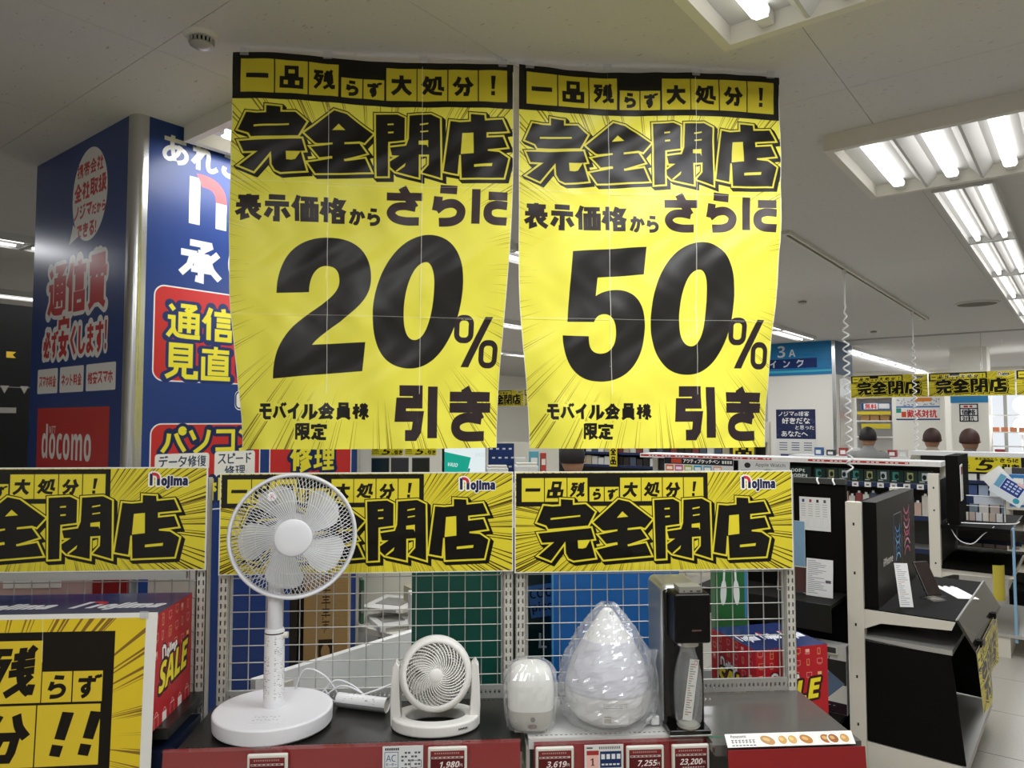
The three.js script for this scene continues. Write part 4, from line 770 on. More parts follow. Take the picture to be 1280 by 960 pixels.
{ // small wrapped gadget
  const o = thing('white_gadget', 'small rounded white and beige appliance wrapped in clear film', 'appliance', F(0.028, 0.65, 0.225), FR - 0.05);
  const top = [[0.062, 0.063, 0.06], [0.1, 0.0645, 0.062], [0.132, 0.063, 0.06], [0.155, 0.058, 0.055], [0.168, 0.049, 0.046], [0.175, 0.036, 0.034], [0.178, 0.0005, 0.0005]];
  part(o, 'upper_shell', rings(top, 3.4), mat('#f2f0e6', 0.4));
  part(o, 'lower_shell', rings([[0.006, 0.0005], [0.006, 0.045, 0.045], [0.012, 0.054, 0.052], [0.03, 0.06, 0.058], [0.0615, 0.062, 0.06], [0.0625, 0.06, 0.058], [0.0625, 0.0005]], 3.4), mat('#b9b3a2', 0.45));
  part(o, 'dial', new THREE.CylinderGeometry(0.0065, 0.0065, 0.005, 20).rotateX(Math.PI / 2).translate(0.004, 0.043, 0.0585), mat('#5a5248', 0.4));
  part(o, 'oval_button', new THREE.CylinderGeometry(0.013, 0.013, 0.005, 24).rotateX(Math.PI / 2).scale(1, 0.45, 1).translate(0.003, 0.024, 0.057), mat('#6e5242', 0.4));
  for (const s of [-1, 1]) part(o, 'foot', box(0.018, 0.007, 0.03, s * 0.036, 0, 0.02), mat('#a9a392', 0.5));
  part(o, 'film_wrap', rings([[0.01, 0.06], [0.04, 0.066], [0.08, 0.07], [0.1, 0.0708], [0.12, 0.0705], [0.135, 0.069], [0.15, 0.067], [0.168, 0.056], [0.181, 0.034], [0.186, 0.002]], 3, 56, 0.0045, 3), M.crumpled);
}
{ // teardrop humidifier in a plastic bag
  const o = thing('teardrop_humidifier', 'white teardrop humidifier wrapped in crinkled clear plastic bag', 'humidifier', F(0.254, 0.65, 0.19), FR);
  const prof = smoothProfile([[0.004, 0.07], [0.03, 0.105], [0.075, 0.121], [0.12, 0.119], [0.17, 0.103], [0.225, 0.073], [0.27, 0.043], [0.3, 0.023], [0.313, 0.012]]);
  const cut = (y0, y1) => { const r = prof.filter(([y]) => y >= y0 - 0.004 && y <= y1 + 0.004); return r; };
  part(o, 'bowl', rings([[0.004, 0.0005], ...cut(0, 0.1)]), mat('#f0eee9', 0.4));
  part(o, 'tank', rings(cut(0.1, 0.232)), mat('#e6e4ea', 0.3, { transmission: 0.15, thickness: 0 }));
  const cone = part(o, 'cone_top', rings([...cut(0.232, 0.32), [0.316, 0.0005]]), mat('#f3f1ec', 0.4));
  part(cone, 'mist_outlet', new THREE.CylinderGeometry(0.006, 0.006, 0.004, 16).rotateX(1.2).translate(0.008, 0.303, 0.019), mat('#8f8d88', 0.5));
  const lab = canvasTexture(256, 192, (x, w, h) => { x.fillStyle = '#eceae4'; x.fillRect(0, 0, w, h); rs = 4; x.fillStyle = '#6a6862'; for (let j = 0; j < 3; j++) for (let i = 0; i < 14; i++) if (rnd() > 0.2) x.fillRect(14 + i * 16, 16 + j * 15, 11, 6); x.fillStyle = '#b9b3a0'; x.fillRect(14, 140, 70, 40); x.fillStyle = '#4a4842'; for (let i = 0; i < 5; i++) x.fillRect(16 + i * 14, 122, 10, 8); });
  const patch = new THREE.CylinderGeometry(0.1235, 0.1155, 0.062, 16, 1, true, -0.32, 0.62).translate(0, 0.062, 0);
  part(o, 'paper_label', patch, printMat(lab, 0.5));
  const bag = smoothProfile([[0.002, 0.1], [0.03, 0.124], [0.08, 0.133], [0.13, 0.131], [0.18, 0.117], [0.23, 0.09], [0.275, 0.06], [0.3, 0.038], [0.32, 0.022], [0.33, 0.012]], 8);
  part(o, 'plastic_bag', rings(bag, 2, 64, 0.0075, 8), M.crumpled, 'crinkled clear plastic bag');
  part(o, 'bag_tail', rings([[0, 0.03, 0.02], [0.03, 0.036, 0.022], [0.07, 0.024, 0.016], [0.12, 0.012, 0.01], [0.16, 0.006, 0.005], [0.2, 0.012, 0.006]], 2, 24, 0.006, 5).translate(0.122, 0.004, 0.03), M.crumpled);
  part(o, 'power_plug', [rbox(0.024, 0.026, 0.022, 0.005, 0.122, 0.004, 0.05), tube([V(0.115, 0.02, 0.04), V(0.1, 0.012, 0.06), V(0.096, 0.02, 0.065), V(0.116, 0.03, 0.06), V(0.13, 0.02, 0.05)], 0.003, 24, 6)], M.white);
}
{ // soda maker
  const o = thing('soda_maker', 'black and silver soda maker with clear bottle on shelf', 'soda maker', F(0.452, 0.65, 0.165), FR);
  part(o, 'side_shell', [rbox(0.12, 0.388, 0.165, 0.02, 0.002, 0.004, 0.012)], mat('#b9bab6', 0.32, { metalness: 0.75 }), 'brushed silver shell');
  part(o, 'front_panel', rbox(0.113, 0.372, 0.02, 0.009, 0.002, 0.008, 0.0935), M.blackGloss);
  const head = part(o, 'carbonating_head', rbox(0.1, 0.132, 0.085, 0.007, 0.006, 0.252, 0.13), mat('#060606', 0.3, { specularIntensity: 0.5 }));
  part(head, 'button_bar', [box(0.064, 0.024, 0.05, 0.006, 0.376, 0.13)], mat('#9a978c', 0.4, { metalness: 0.3 }));
  bits(head, 'button_mark', [-0.018, 0.0, 0.004, 0.018, 0.022, 0.026].map((x) => box(0.003, 0.003, 0.001, 0.006 + x, 0.387, 0.1555)), M.hole);
  part(head, 'name_mark', box(0.026, 0.004, 0.0008, 0.016, 0.285, 0.1727), mat('#5c3f3a', 0.6));
  part(o, 'snap_ring', cyl(0.03, 0.03, 0.014, 0.004, 0.238, 0.128, 32), mat('#c4c2bd', 0.2, { metalness: 0.9 }));
  const bot = part(o, 'bottle', lathe([[0.012, 0.02], [0.03, 0.022], [0.036, 0.04], [0.0385, 0.085], [0.0385, 0.13], [0.036, 0.165], [0.028, 0.2], [0.021, 0.222], [0.0205, 0.24]], 40).translate(0.004, 0, 0.128), mat('#f4f6f6', 0.03, { transmission: 0.84, thickness: 0, ior: 1.7 }), 'clear empty bottle');
  part(bot, 'bottle_base', lathe([[0, 0.014], [0.026, 0.014], [0.032, 0.024], [0.02, 0.032], [0, 0.03]], 32).translate(0.004, 0, 0.128), mat('#c9c4b4', 0.2, { transmission: 0.4, thickness: 0 }));
  const strip2 = canvasTexture(64, 256, (x, w, h) => { x.fillStyle = '#e9e6dd'; x.fillRect(0, 0, w, h); rs = 5; for (let j = 0; j < 22; j++) { x.fillStyle = j % 5 < 2 ? '#a8504a' : '#777268'; x.fillRect(10, 20 + j * 10, rnd(14, 44), 4); } x.strokeStyle = '#b5483f'; x.lineWidth = 3; x.strokeRect(34, 6, 20, 16); });
  part(bot, 'paper_slip', new THREE.PlaneGeometry(0.026, 0.165).rotateZ(-0.14).translate(0.012, 0.115, 0.128), printMat(strip2, 0.7), 'white paper slip inside the bottle');
  part(o, 'drip_base', rbox(0.114, 0.012, 0.075, 0.004, 0.002, 0.005, 0.118), M.blackGloss); part(o, 'base_plate', rbox(0.118, 0.005, 0.08, 0.002, 0.002, 0, 0.117), mat('#8f8e88', 0.3, { metalness: 0.6 }));
  part(o, 'side_label', new THREE.PlaneGeometry(0.05, 0.045).rotateY(-Math.PI / 2).translate(-0.0615, 0.09, 0.02), mat('#5e5d58', 0.5));
}
// ---------------------------------------------------------------- navy and red display boxes
const boxTop = canvasTexture(1024, 320, (x, w, h) => { x.fillStyle = '#1e2b57'; x.fillRect(0, 0, w, h); for (let i = 0; i < 3; i++) { x.save(); x.transform(1, 0, -0.35, 1, 90 + i * 330, 110); wordmark(x, 0, 0, 92, '#e4e4e8', '#c03038', '', 0); x.restore(); } });
function saleFace(w, h) {
  return canvasTexture(w, h, (x) => {
    x.fillStyle = '#b4232a'; x.fillRect(0, 0, w, h); rs = 21; x.strokeStyle = x.fillStyle = '#e6a28e'; x.lineWidth = 3;
    for (let j = 0; j < 3; j++) for (let i = 0; i < 6; i++) {          // little outlines of household goods
      const px = (i + rnd(0.1, 0.3)) * w / 6, py = (j + rnd(0.1, 0.3)) * h * 0.15, k = Math.floor(rnd(0, 5)), s = w * 0.07;
      x.strokeStyle = x.fillStyle = ['#e6b0a0', '#e0bd7a'][(i + j) % 2];
      if (k === 0) { x.strokeRect(px, py, s, s * 0.75); x.fillRect(px + s * 0.2, py + s * 0.9, s * 0.6, 3); } else if (k === 1) { x.strokeRect(px, py, s * 0.55, s * 1.25); x.strokeRect(px, py + s * 0.45, s * 0.55, s * 0.8); } else if (k === 2) { x.strokeRect(px, py, s * 0.9, s * 1.1); x.beginPath(); x.arc(px + s * 0.45, py + s * 0.6, s * 0.28, 0, 7); x.stroke(); } else if (k === 3) { x.strokeRect(px, py, s * 0.5, s * 0.95); x.fillRect(px + s * 0.2, py + s * 0.78, 4, 4); } else { x.fillRect(px, py, s * 0.8, s * 0.5); x.strokeRect(px, py + s * 0.6, s * 0.8, s * 0.2); }
    }
    x.save(); x.translate(w * 0.12, h * 0.52); x.rotate(-0.06);
    wordmark(x, w * 0.1, -h * 0.2, h * 0.15, '#f2efe8', '#f2efe8', '#3a1216', 10);
    x.font = 'italic bold ' + Math.round(h * 0.34) + 'px sans-serif'; x.textBaseline = 'alphabetic'; x.lineJoin = 'round';
    const tw = x.measureText('SALE').width; x.scale(w * 0.74 / tw, 1); x.strokeStyle = '#3a1418'; x.lineWidth = h * 0.075; x.strokeText('SALE', 0, h * 0.2); x.fillStyle = '#f0dc2e'; x.fillText('SALE', 0, h * 0.2); x.lineWidth = h * 0.012; x.strokeStyle = '#f0dc2e'; x.strokeText('SALE', 0, h * 0.2);
    x.restore();
    x.strokeStyle = '#eec4b8'; x.lineWidth = 4; for (let i = 0; i < 5; i++) { const px = w * (0.05 + i * 0.2), py = h * (0.9 + 0.02 * (i % 2)); x.strokeRect(px, py, w * 0.1, h * 0.12); x.beginPath(); x.arc(px + w * 0.05, py, w * 0.03, Math.PI, 0); x.stroke(); if (i % 2) { x.fillStyle = '#f0e4de'; x.fillRect(px, py, w * 0.1, h * 0.12); } }
  });
}
const saleMat = printMat(saleFace(640, 560), 0.38), topMat = printMat(boxTop, 0.25);
function displayBox(name, w, h, d, pos, turn, label) {
  const o = thing(name, label, 'display box', pos, turn);
  part(o, 'carton', box(w - 0.002, h - 0.002, d - 0.002, 0, 0.001, 0), M.red);
  part(o, 'lid_print', new THREE.PlaneGeometry(w, d).rotateX(-Math.PI / 2).translate(0, h, 0), topMat, 'navy lid with white wordmarks');
  for (const s of [1, -1]) part(o, 'side_print', new THREE.PlaneGeometry(d, h).rotateY(s * Math.PI / 2).translate(s * w / 2, h / 2, 0), saleMat, 'red side printed SALE');
  part(o, 'front_print', sheet(w, h, 0, 0, d / 2), saleMat, 'red face printed SALE');
  return o;
}
displayBox('sale_display_box', 0.9, 0.295, 0.27, F(-1.41, 0.7, 0.18), FR, 'long navy-topped red display box behind the white-edged yellow sign');
displayBox('sale_display_box', 0.27, 0.25, 0.27, F(0.885, 0.515, -0.19), FR + 0.2, 'navy-topped red cube display box seen through mesh beside grey shelf');
{
  const o = thing('lower_stock_box', 'dark navy carton with white lettering under the red display box', 'carton', F(-1.35, 0.12, 0.16), FR);
  part(o, 'carton', box(0.84, 0.52, 0.24), mat('#131d36', 0.4));
  const t = canvasTexture(512, 256, (x, w, h) => { x.fillStyle = '#131d36'; x.fillRect(0, 0, w, h); wordmark(x, 60, 70, 100, '#c9ccd4', '#9c2a30', '', 0); });
  part(o, 'side_print', new THREE.PlaneGeometry(0.23, 0.5).rotateY(Math.PI / 2).translate(0.4205, 0.26, 0), printMat(t, 0.4));
}
{ // big white-edged sign taped over the display box
  const art = canvasTexture(1200, 826, (x, w, h) => {
    x.fillStyle = '#e9e7df'; x.fillRect(0, 0, w, h); x.save(); x.beginPath(); x.rect(30, 17, w - 68, h - 50); x.clip(); x.fillStyle = '#e2c52c'; x.fillRect(0, 0, w, h);
    burst(x, w, h, w * 0.5, h * 0.5, w * 0.34, h * 0.34, '#86652a', 46, 0.05, 31); x.restore();
    x.fillStyle = '#17120a'; x.fillRect(138, 60, 924, 470);
    const cell = (x0, x1, y0, y1, ch, k = 0.8) => { x.fillStyle = '#dfc233'; x.fillRect(x0, y0, x1 - x0, y1 - y0); const s = Math.min(x1 - x0, y1 - y0) * k; if (ch) lettering(x, ch, (x0 + x1 - s) / 2 + s * 0.09, (y0 + y1 - s) / 2, s, '#17120a', { w: 0.155, skew: -0.18 }); };
    cell(200, 404, 88, 294, '一'); cell(408, 614, 88, 294, '品'); cell(620, 826, 88, 294, '残', 0.84); cell(829, 926, 192, 294, 'ら'); cell(930, 1027, 192, 294, 'ず');
    cell(200, 400, 302, 503, '大'); cell(404, 606, 302, 503, '処'); cell(612, 814, 302, 503, '分', 0.84); cell(818, 1024, 302, 503, '');
    for (const d of [0, 92]) { x.fillStyle = '#17120a'; poly(x, [[900 + d, 326], [938 + d, 330], [912 + d, 420], [878 + d, 414]]); x.fill(); poly(x, [[872 + d, 432], [908 + d, 438], [898 + d, 474], [864 + d, 468]]); x.fill(); }
    headline(x, 150, 560, 900, 220, '#e2c52c', '#17120a');
    x.strokeStyle = 'rgba(238,234,220,0.8)'; x.lineWidth = 2; x.beginPath(); x.moveTo(822, 0); x.lineTo(826, 160); x.stroke();
  });
  const o = thing('taped_sale_sign', 'white-edged yellow clearance sign taped to the front of display box', 'sign', F(-1.4, 0.388, 0.325), FR);
  const g = new THREE.PlaneGeometry(0.905, 0.62, 30, 20).translate(0, 0.31, 0), P = g.attributes.position;
  for (let i = 0; i < P.count; i++) { const x = P.getX(i), y = P.getY(i); P.setZ(i, 0.006 * Math.sin(x * 9 + y * 5) * (1 - y / 0.62) + 0.012 * (1 - y / 0.62)); P.setX(i, x - 0.012 * Math.max(0, x) * (1 - y / 0.62) * 2); }
  g.computeVertexNormals();
  part(o, 'print', g, printMat(art, 0.45));
  parts(o, 'tape', [box(0.022, 0.02, 0.0008, 0.42, 0.605, 0.006), box(0.03, 0.016, 0.0008, -0.1, 0.608, 0.006)], M.film);
}
// ---------------------------------------------------------------- square pillars
const cropU = (g, u0, u1) => { const uv = g.attributes.uv; for (let i = 0; i < uv.count; i++) uv.setX(i, u0 + uv.getX(i) * (u1 - u0)); return g; };
const NAVY = '#213c7c', GLYPH_WHITE = '#eceae6', SIGN_RED = '#c4302f';
const pillarSide = canvasTexture(700, 1820, (x, w, h) => {      // face with the phone carrier advert; 650 px per metre, top at the ceiling
  const X = (a) => (a + 4.19) * 650, Y = (m) => (2.8 - m) * 650, white = GLYPH_WHITE, red = SIGN_RED;
  x.fillStyle = NAVY; x.fillRect(0, 0, w, h);
  x.fillStyle = white; x.beginPath(); x.ellipse(X(-3.55), Y(2.535), 0.185 * 650, 0.215 * 650, 0, 0, 7); x.fill();
  poly(x, [[X(-3.72), Y(2.42)], [X(-3.76), Y(2.33)], [X(-3.64), Y(2.36)]]); x.fill();
  lettering(x, '携帯会社', X(-3.69), Y(2.695), 46, red, { w: 0.13, sx: 0.95 });
  lettering(x, '全社取扱', X(-3.715), Y(2.605), 56, red, { w: 0.16, sx: 0.95 });
  lettering(x, 'ノジマだから', X(-3.72), Y(2.5), 44, red, { w: 0.16, sizes: [1, 1, 1, 0.72, 0.72, 0.72], sx: 0.95 });
  lettering(x, 'できる!', X(-3.68), Y(2.41), 44, red, { w: 0.16, sx: 0.92 });
  lettering(x, '通信費', X(-3.99), Y(2.25), 160, red, { w: 0.17, sx: 0.86, outline: [[white, 13]] });
  lettering(x, '必ず安くします!', X(-4.03), Y(1.985), 118, red, { w: 0.16, sx: 0.62, sizes: [0.78, 0.72, 1.1, 0.78, 0.78, 0.78, 0.8, 0.86], outline: [[white, 12]] });
  for (const [a0, a1, s] of [[-4.09, -3.845, 'スマホ料金'], [-3.82, -3.555, 'ネット料金'], [-3.53, -3.235, '格安スマホ']]) { x.fillStyle = white; x.beginPath(); x.roundRect(X(a0), Y(1.755), (a1 - a0) * 650, 78, 6); x.fill(); lettering(x, s, X(a0) + 12, Y(1.755) + 22, 36, red, { w: 0.14, sx: (a1 - a0) * 650 / 5 / 44 }); }
  x.fillStyle = red; x.fillRect(X(-4.075), Y(1.565), 0.79 * 650, 300);
  x.fillStyle = white; x.font = '30px sans-serif'; x.fillText('NTT', X(-3.93), Y(1.445));
  x.save(); x.translate(X(-4.02), Y(1.325)); x.scale(0.86, 1.25); x.font = 'bold 112px sans-serif'; x.fillText('docomo', 0, 0); x.restore();
});
const pillarFront = canvasTexture(790, 1820, (x, w, h) => {      // face with the repair service advert
  const X = (b) => (b - 1.405) * 650, Y = (m) => (2.8 - m) * 650, white = GLYPH_WHITE, yellow = '#ece03a', red = SIGN_RED;
  x.fillStyle = NAVY; x.fillRect(0, 0, w, h);
  lettering(x, 'あれこれ', X(1.515), Y(2.755), 84, white, { w: 0.15, sx: 1.0 });
  wordmark(x, X(1.645), Y(2.61), 150, white, '#e0474b', '', 0);
  lettering(x, '承ります', X(1.605), Y(2.31), 122, white, { w: 0.165, sx: 1.06 });
  const panel = (b0, b1, y0, y1) => { x.fillStyle = red; x.strokeStyle = white; x.lineWidth = 4; x.beginPath(); x.roundRect(X(b0), Y(y1), (b1 - b0) * 650, (y1 - y0) * 650, 30); x.fill(); x.stroke(); };
  panel(1.502, 2.56, 1.675, 2.085);
  lettering(x, '通信費の', X(1.555), Y(2.02), 104, yellow, { w: 0.14, sx: 0.98, outline: [['#1f2f66', 9]] });
  lettering(x, '見直し', X(1.545), Y(1.845), 104, yellow, { w: 0.14, sx: 0.98, outline: [['#1f2f66', 9]] });
  panel(1.5, 2.02, 1.16, 1.49); panel(2.075, 2.57, 1.16, 1.49);
  lettering(x, 'パソコン', X(1.545), Y(1.475), 78, yellow, { w: 0.14, sx: 0.95, outline: [['#1b2856', 9]] });
  lettering(x, '修理', X(2.19), Y(1.385), 88, yellow, { w: 0.15, sx: 0.98, outline: [['#1b2856', 9]] });
  for (const [b0, b1, y1, y0] of [[1.52, 1.765, 1.362, 1.285], [1.79, 1.995, 1.365, 1.235]]) { x.fillStyle = white; x.beginPath(); x.roundRect(X(b0), Y(y1), (b1 - b0) * 650, (y1 - y0) * 650, 9); x.fill(); }
  lettering(x, 'データ修復', X(1.535), Y(1.352), 33, '#2b3a55', { w: 0.11, sx: 0.82 });
  lettering(x, 'スピード', X(1.805), Y(1.355), 32, '#2b3a55', { w: 0.11, sx: 0.86 }); lettering(x, '修理', X(1.84), Y(1.3), 33, '#2b3a55', { w: 0.11 });
  lettering(x, '相', X(1.755), Y(1.25), 70, yellow, { w: 0.15, outline: [['#1b2856', 8]] });
  x.fillStyle = white; x.fillRect(X(1.5), Y(1.11), 700, 4);
  x.beginPath(); x.roundRect(X(1.885), Y(1.645), 46, 60, 16); x.fill(); x.beginPath(); x.roundRect(X(1.9), Y(1.685), 20, 50, 9); x.fill(); x.strokeStyle = '#1b2856'; x.lineWidth = 4; x.beginPath(); x.roundRect(X(1.89), Y(1.638), 38, 50, 13); x.stroke();
});
{
  const o = thing('advert_pillar', 'square pillar clad in navy phone and repair adverts with chrome corner', 'pillar', G(-3.117, 0, 1.405), GR);
  part(o, 'core', span(-1.07, -0.012, 0, CEIL, -1.21, -0.012), M.navy);
  part(o, 'advert_panel', cropU(new THREE.PlaneGeometry(1.015, CEIL), 0.0028, 0.9482).translate(-0.5625, CEIL / 2, 0), null).material = printMat(pillarSide, 0.3, { clearcoat: 0.35, clearcoatRoughness: 0.22 });
  part(o, 'advert_panel', cropU(new THREE.PlaneGeometry(1.175, CEIL), 0.0288, 0.9959).rotateY(Math.PI / 2).translate(0, CEIL / 2, -0.6225), printMat(pillarFront, 0.3, { clearcoat: 0.35, clearcoatRoughness: 0.22 }));
  part(o, 'corner_trim', [new THREE.CylinderGeometry(0.04, 0.04, CEIL, 24, 1, false, 0, Math.PI / 2).translate(-0.038, CEIL / 2, -0.038), span(-0.057, -0.038, 0, CEIL, -0.012, 0.002), span(-0.012, 0.002, 0, CEIL, -0.057, -0.038)], M.chrome, 'polished chrome corner');
  part(o, 'end_trim', span(-0.01, 0.004, 0, CEIL, -1.225, -1.205), M.zinc);
}
{
  const head = canvasTexture(690, 350, (x, w, h) => {
    x.fillStyle = '#2c86bf'; x.fillRect(0, 0, w, h); rs = 3; for (let i = 0; i < 26; i++) { x.fillStyle = `rgba(20,60,110,${rnd(0.1, 0.4)})`; x.fillRect(rnd(-100, w), rnd(0, h), rnd(100, 500), rnd(1, 5)); }
    x.fillStyle = '#e9eef2'; x.font = 'bold 175px sans-serif'; x.fillText('3', 110, 152); x.font = 'bold 110px sans-serif'; x.fillText('A', 240, 150);
    x.fillStyle = '#1d3570'; x.fillRect(0, 172, 540, 104); lettering(x, 'インク', 24, 182, 84, '#e4e8ee', { w: 0.15, gap: 0.75 });
    x.fillStyle = '#4fc0d8'; x.fillRect(0, 300, w, 22);
  });
  const po = canvasTexture(400, 560, (x, w, h) => {
    x.fillStyle = '#efeee9'; x.fillRect(0, 0, w, h); x.fillStyle = '#2a3157'; x.fillRect(0, 0, w, 330); rs = 6; for (let i = 0; i < 60; i++) { x.fillStyle = `rgba(150,160,190,${rnd(0.05, 0.25)})`; x.fillRect(rnd(0, w), rnd(90, 300), rnd(8, 40), rnd(6, 30)); }
    lettering(x, 'ノジマの接客', 20, 22, 54, '#f0eee8', { w: 0.14, sizes: [1, 1, 1, 0.7, 1, 1] }); lettering(x, '好きだな', 60, 92, 70, '#f4f2ea', { w: 0.15 }); lettering(x, 'と思った', 190, 178, 48, '#f0eee8', { w: 0.13 }); lettering(x, 'あなたへ', 50, 240, 66, '#f0eee8', { w: 0.14 });
    x.fillStyle = '#4a5578'; for (let j = 0; j < 4; j++) for (let i = 0; i < 3; i++) x.fillRect(30 + i * 125, 370 + j * 26, 80, 9); x.fillRect(40, 500, 320, 26);
  });
  const o = thing('aisle_sign_pillar', 'white square pillar with blue 3A aisle header and navy notice', 'pillar', G(-3.2, 0, 12.38), GR);
  part(o, 'core', span(-1.07, 0, 0, CEIL, -1.1, 0), M.wall);
  part(o, 'header_board', span(-1.06, -0.035, 2.26, CEIL - 0.002, 0, 0.012), M.cyan);
  part(o, 'header_print', sheet(1.02, 0.53, -0.55, 2.264, 0.0135), printMat(head, 0.4));
  part(o, 'side_header', span(0, 0.012, 2.26, CEIL - 0.002, -1.08, -0.03), mat('#2a5b86', 0.4));
  part(o, 'notice', sheet(0.63, 0.82, -0.62, 0.88, 0.006), printMat(po, 0.5), 'navy and white notice');
  part(o, 'corner_trim', [span(-0.035, 0.014, 0, CEIL, -0.02, 0.014)], M.chrome);
  part(o, 'mirror_panel', span(0.002, 0.01, 1.1, 2.2, -0.9, -0.25), M.chrome);
}
// ---------------------------------------------------------------- things behind the front rack
{
  const t = canvasTexture(256, 1024, (x, w, h) => {
    x.fillStyle = '#b08f60'; x.fillRect(0, 0, w, h); rs = 14; for (let i = 0; i < 500; i++) { x.fillStyle = `rgba(110,80,40,${rnd(0.03, 0.12)})`; x.fillRect(rnd(0, w), rnd(0, h), rnd(10, 90), 2); }
    x.fillStyle = '#3a2c1c'; x.font = '70px serif'; x.fillText('H', 96, 232); for (let j = 0; j < 5; j++) { x.fillRect(106, 252 + j * 42, 44, 4); x.fillRect(112, 262 + j * 42, 32, 4); x.fillRect(102, 272 + j * 42, 52, 4); x.fillRect(126, 248 + j * 42, 4, 34); x.fillRect(110 + (j % 3) * 8, 280 + j * 42, 4, 10); } x.fillRect(86, 480, 84, 86); x.strokeStyle = '#3a2c1c'; x.lineWidth = 8; x.strokeRect(104, 600, 50, 50); x.fillRect(70, 690, 110, 100);
    x.fillStyle = '#b08f60'; x.beginPath(); x.arc(128, 523, 26, 0, 7); x.fill();
  });
  const o = thing('tall_carton', 'tall brown cardboard carton with vertical print behind the mesh', 'carton', F(-0.708, 0, -0.79), FR + 0.08);
  part(o, 'carton_body', box(0.17, 1.2, 0.18), M.cardboard);
  part(o, 'front_print', sheet(0.169, 1.199, 0, 0, 0.0908), printMat(t, 0.8));
  part(o, 'tape_seam', box(0.04, 0.002, 0.18, 0, 1.2, 0), mat('#b99a68', 0.4));
  single('dark_carton', rbox(0.03, 1.15, 0.16, 0.004), mat('#2b221a', 0.7), 'dark brown carton edge beside tall cardboard carton', 'carton', F(-0.83, 0, -0.79), FR);
  const p = thing('white_counter_board', 'white waist-high board slanting away behind the wire mesh', 'panel', G(-2.285, 0, 1.9), GR);
  part(p, 'board', span(-0.03, 0, 0, 0.613, -0.36, 0.42), M.white);
  part(p, 'outlet', span(0.0, 0.006, 0.53, 0.575, 0.27, 0.31), M.offwhite);
  const teal = thing('teal_display_board', 'teal green flat board standing behind the wire mesh', 'board', F(-0.16, 0, -0.36), FR);
  part(teal, 'panel_face', span(-0.18, 0.175, 0, 1.1, -0.02, 0), M.teal);
  part(teal, 'edge_fold', span(0.125, 0.128, 0, 1.1, 0, 0.004), mat('#0c3f36', 0.4));
  const dk = thing('dark_display_board', 'dark green-black glossy board with tilted pale blue poster', 'board', F(0.09, 0, -0.47), FR);
  part(dk, 'panel_face', span(-0.075, 0.1, 0, 1.1, -0.02, 0), mat('#0b2724', 0.2));
  const cool = canvasTexture(256, 320, (x, w, h) => { x.fillStyle = '#41699c'; x.fillRect(0, 0, w, h); x.fillStyle = '#0e1a24'; x.font = 'bold 120px sans-serif'; x.fillText('COOL', 6, 130); x.fillText('pico', 10, 260); });
  part(dk, 'poster_print', new THREE.PlaneGeometry(0.09, 0.12).rotateZ(0.12).translate(0.045, 0.83, 0.002), printMat(cool, 0.4));
  part(dk, 'bracket', [box(0.03, 0.008, 0.004, -0.02, 0.69, 0), box(0.008, 0.05, 0.004, -0.02, 0.645, 0), box(0.008, 0.05, 0.004, 0.04, 0.66, 0), box(0.03, 0.008, 0.004, 0.05, 0.655, 0)], M.zinc);
  const bl = thing('blue_display_board', 'bright blue flat board behind the mesh and soda maker', 'board', F(0.39, 0, -0.31), FR);
  part(bl, 'panel_face', span(-0.235, 0.225, 0, 1.1, -0.02, 0), M.blue);
  part(bl, 'edge_strip', span(-0.235, -0.229, 0, 1.1, 0, 0.005), mat('#5fa4d8', 0.4));
  const tb = canvasTexture(160, 320, (x, w, h) => { x.fillStyle = '#2f6b3a'; x.fillRect(0, 0, w, h); x.fillStyle = '#3f83b5'; x.fillRect(w - 16, 0, 16, h); x.fillStyle = '#e8ece6'; for (const [px, rot] of [[40, 0.05], [104, -0.05]]) { x.save(); x.translate(px, 200); x.rotate(rot); x.beginPath(); x.ellipse(0, 0, 15, 60, 0, 0, 7); x.fill(); x.fillRect(-5, -150, 10, 110); x.restore(); } x.strokeStyle = '#d6dfd0'; x.lineWidth = 4; rs = 2; for (let i = 0; i < 14; i++) x.strokeRect(20 + rnd(0, 90), 10 + rnd(0, 70), rnd(5, 22), rnd(5, 18)); });
  const gp = thing('green_toothbrush_pack', 'green printed pack with white brush shapes behind the mesh', 'package', F(0.842, 0.52, -0.43), FR);
  part(gp, 'pack', box(0.125, 0.56, 0.05), mat('#2f6b3a', 0.4)); part(gp, 'print', sheet(0.124, 0.25, 0, 0.25, 0.0255), printMat(tb, 0.35));
  single('stock_table', [span(-0.15, 0.3, 0.49, 0.513, -0.6, -0.06), span(-0.13, -0.1, 0, 0.49, -0.58, -0.55), span(0.26, 0.29, 0, 0.49, -0.58, -0.55), span(0.26, 0.29, 0, 0.49, -0.1, -0.07), span(-0.13, -0.1, 0, 0.49, -0.1, -0.07)], M.darkgrey, 'dark low table under the red cube display box', 'table', F(0.75, 0, 0), FR);
}
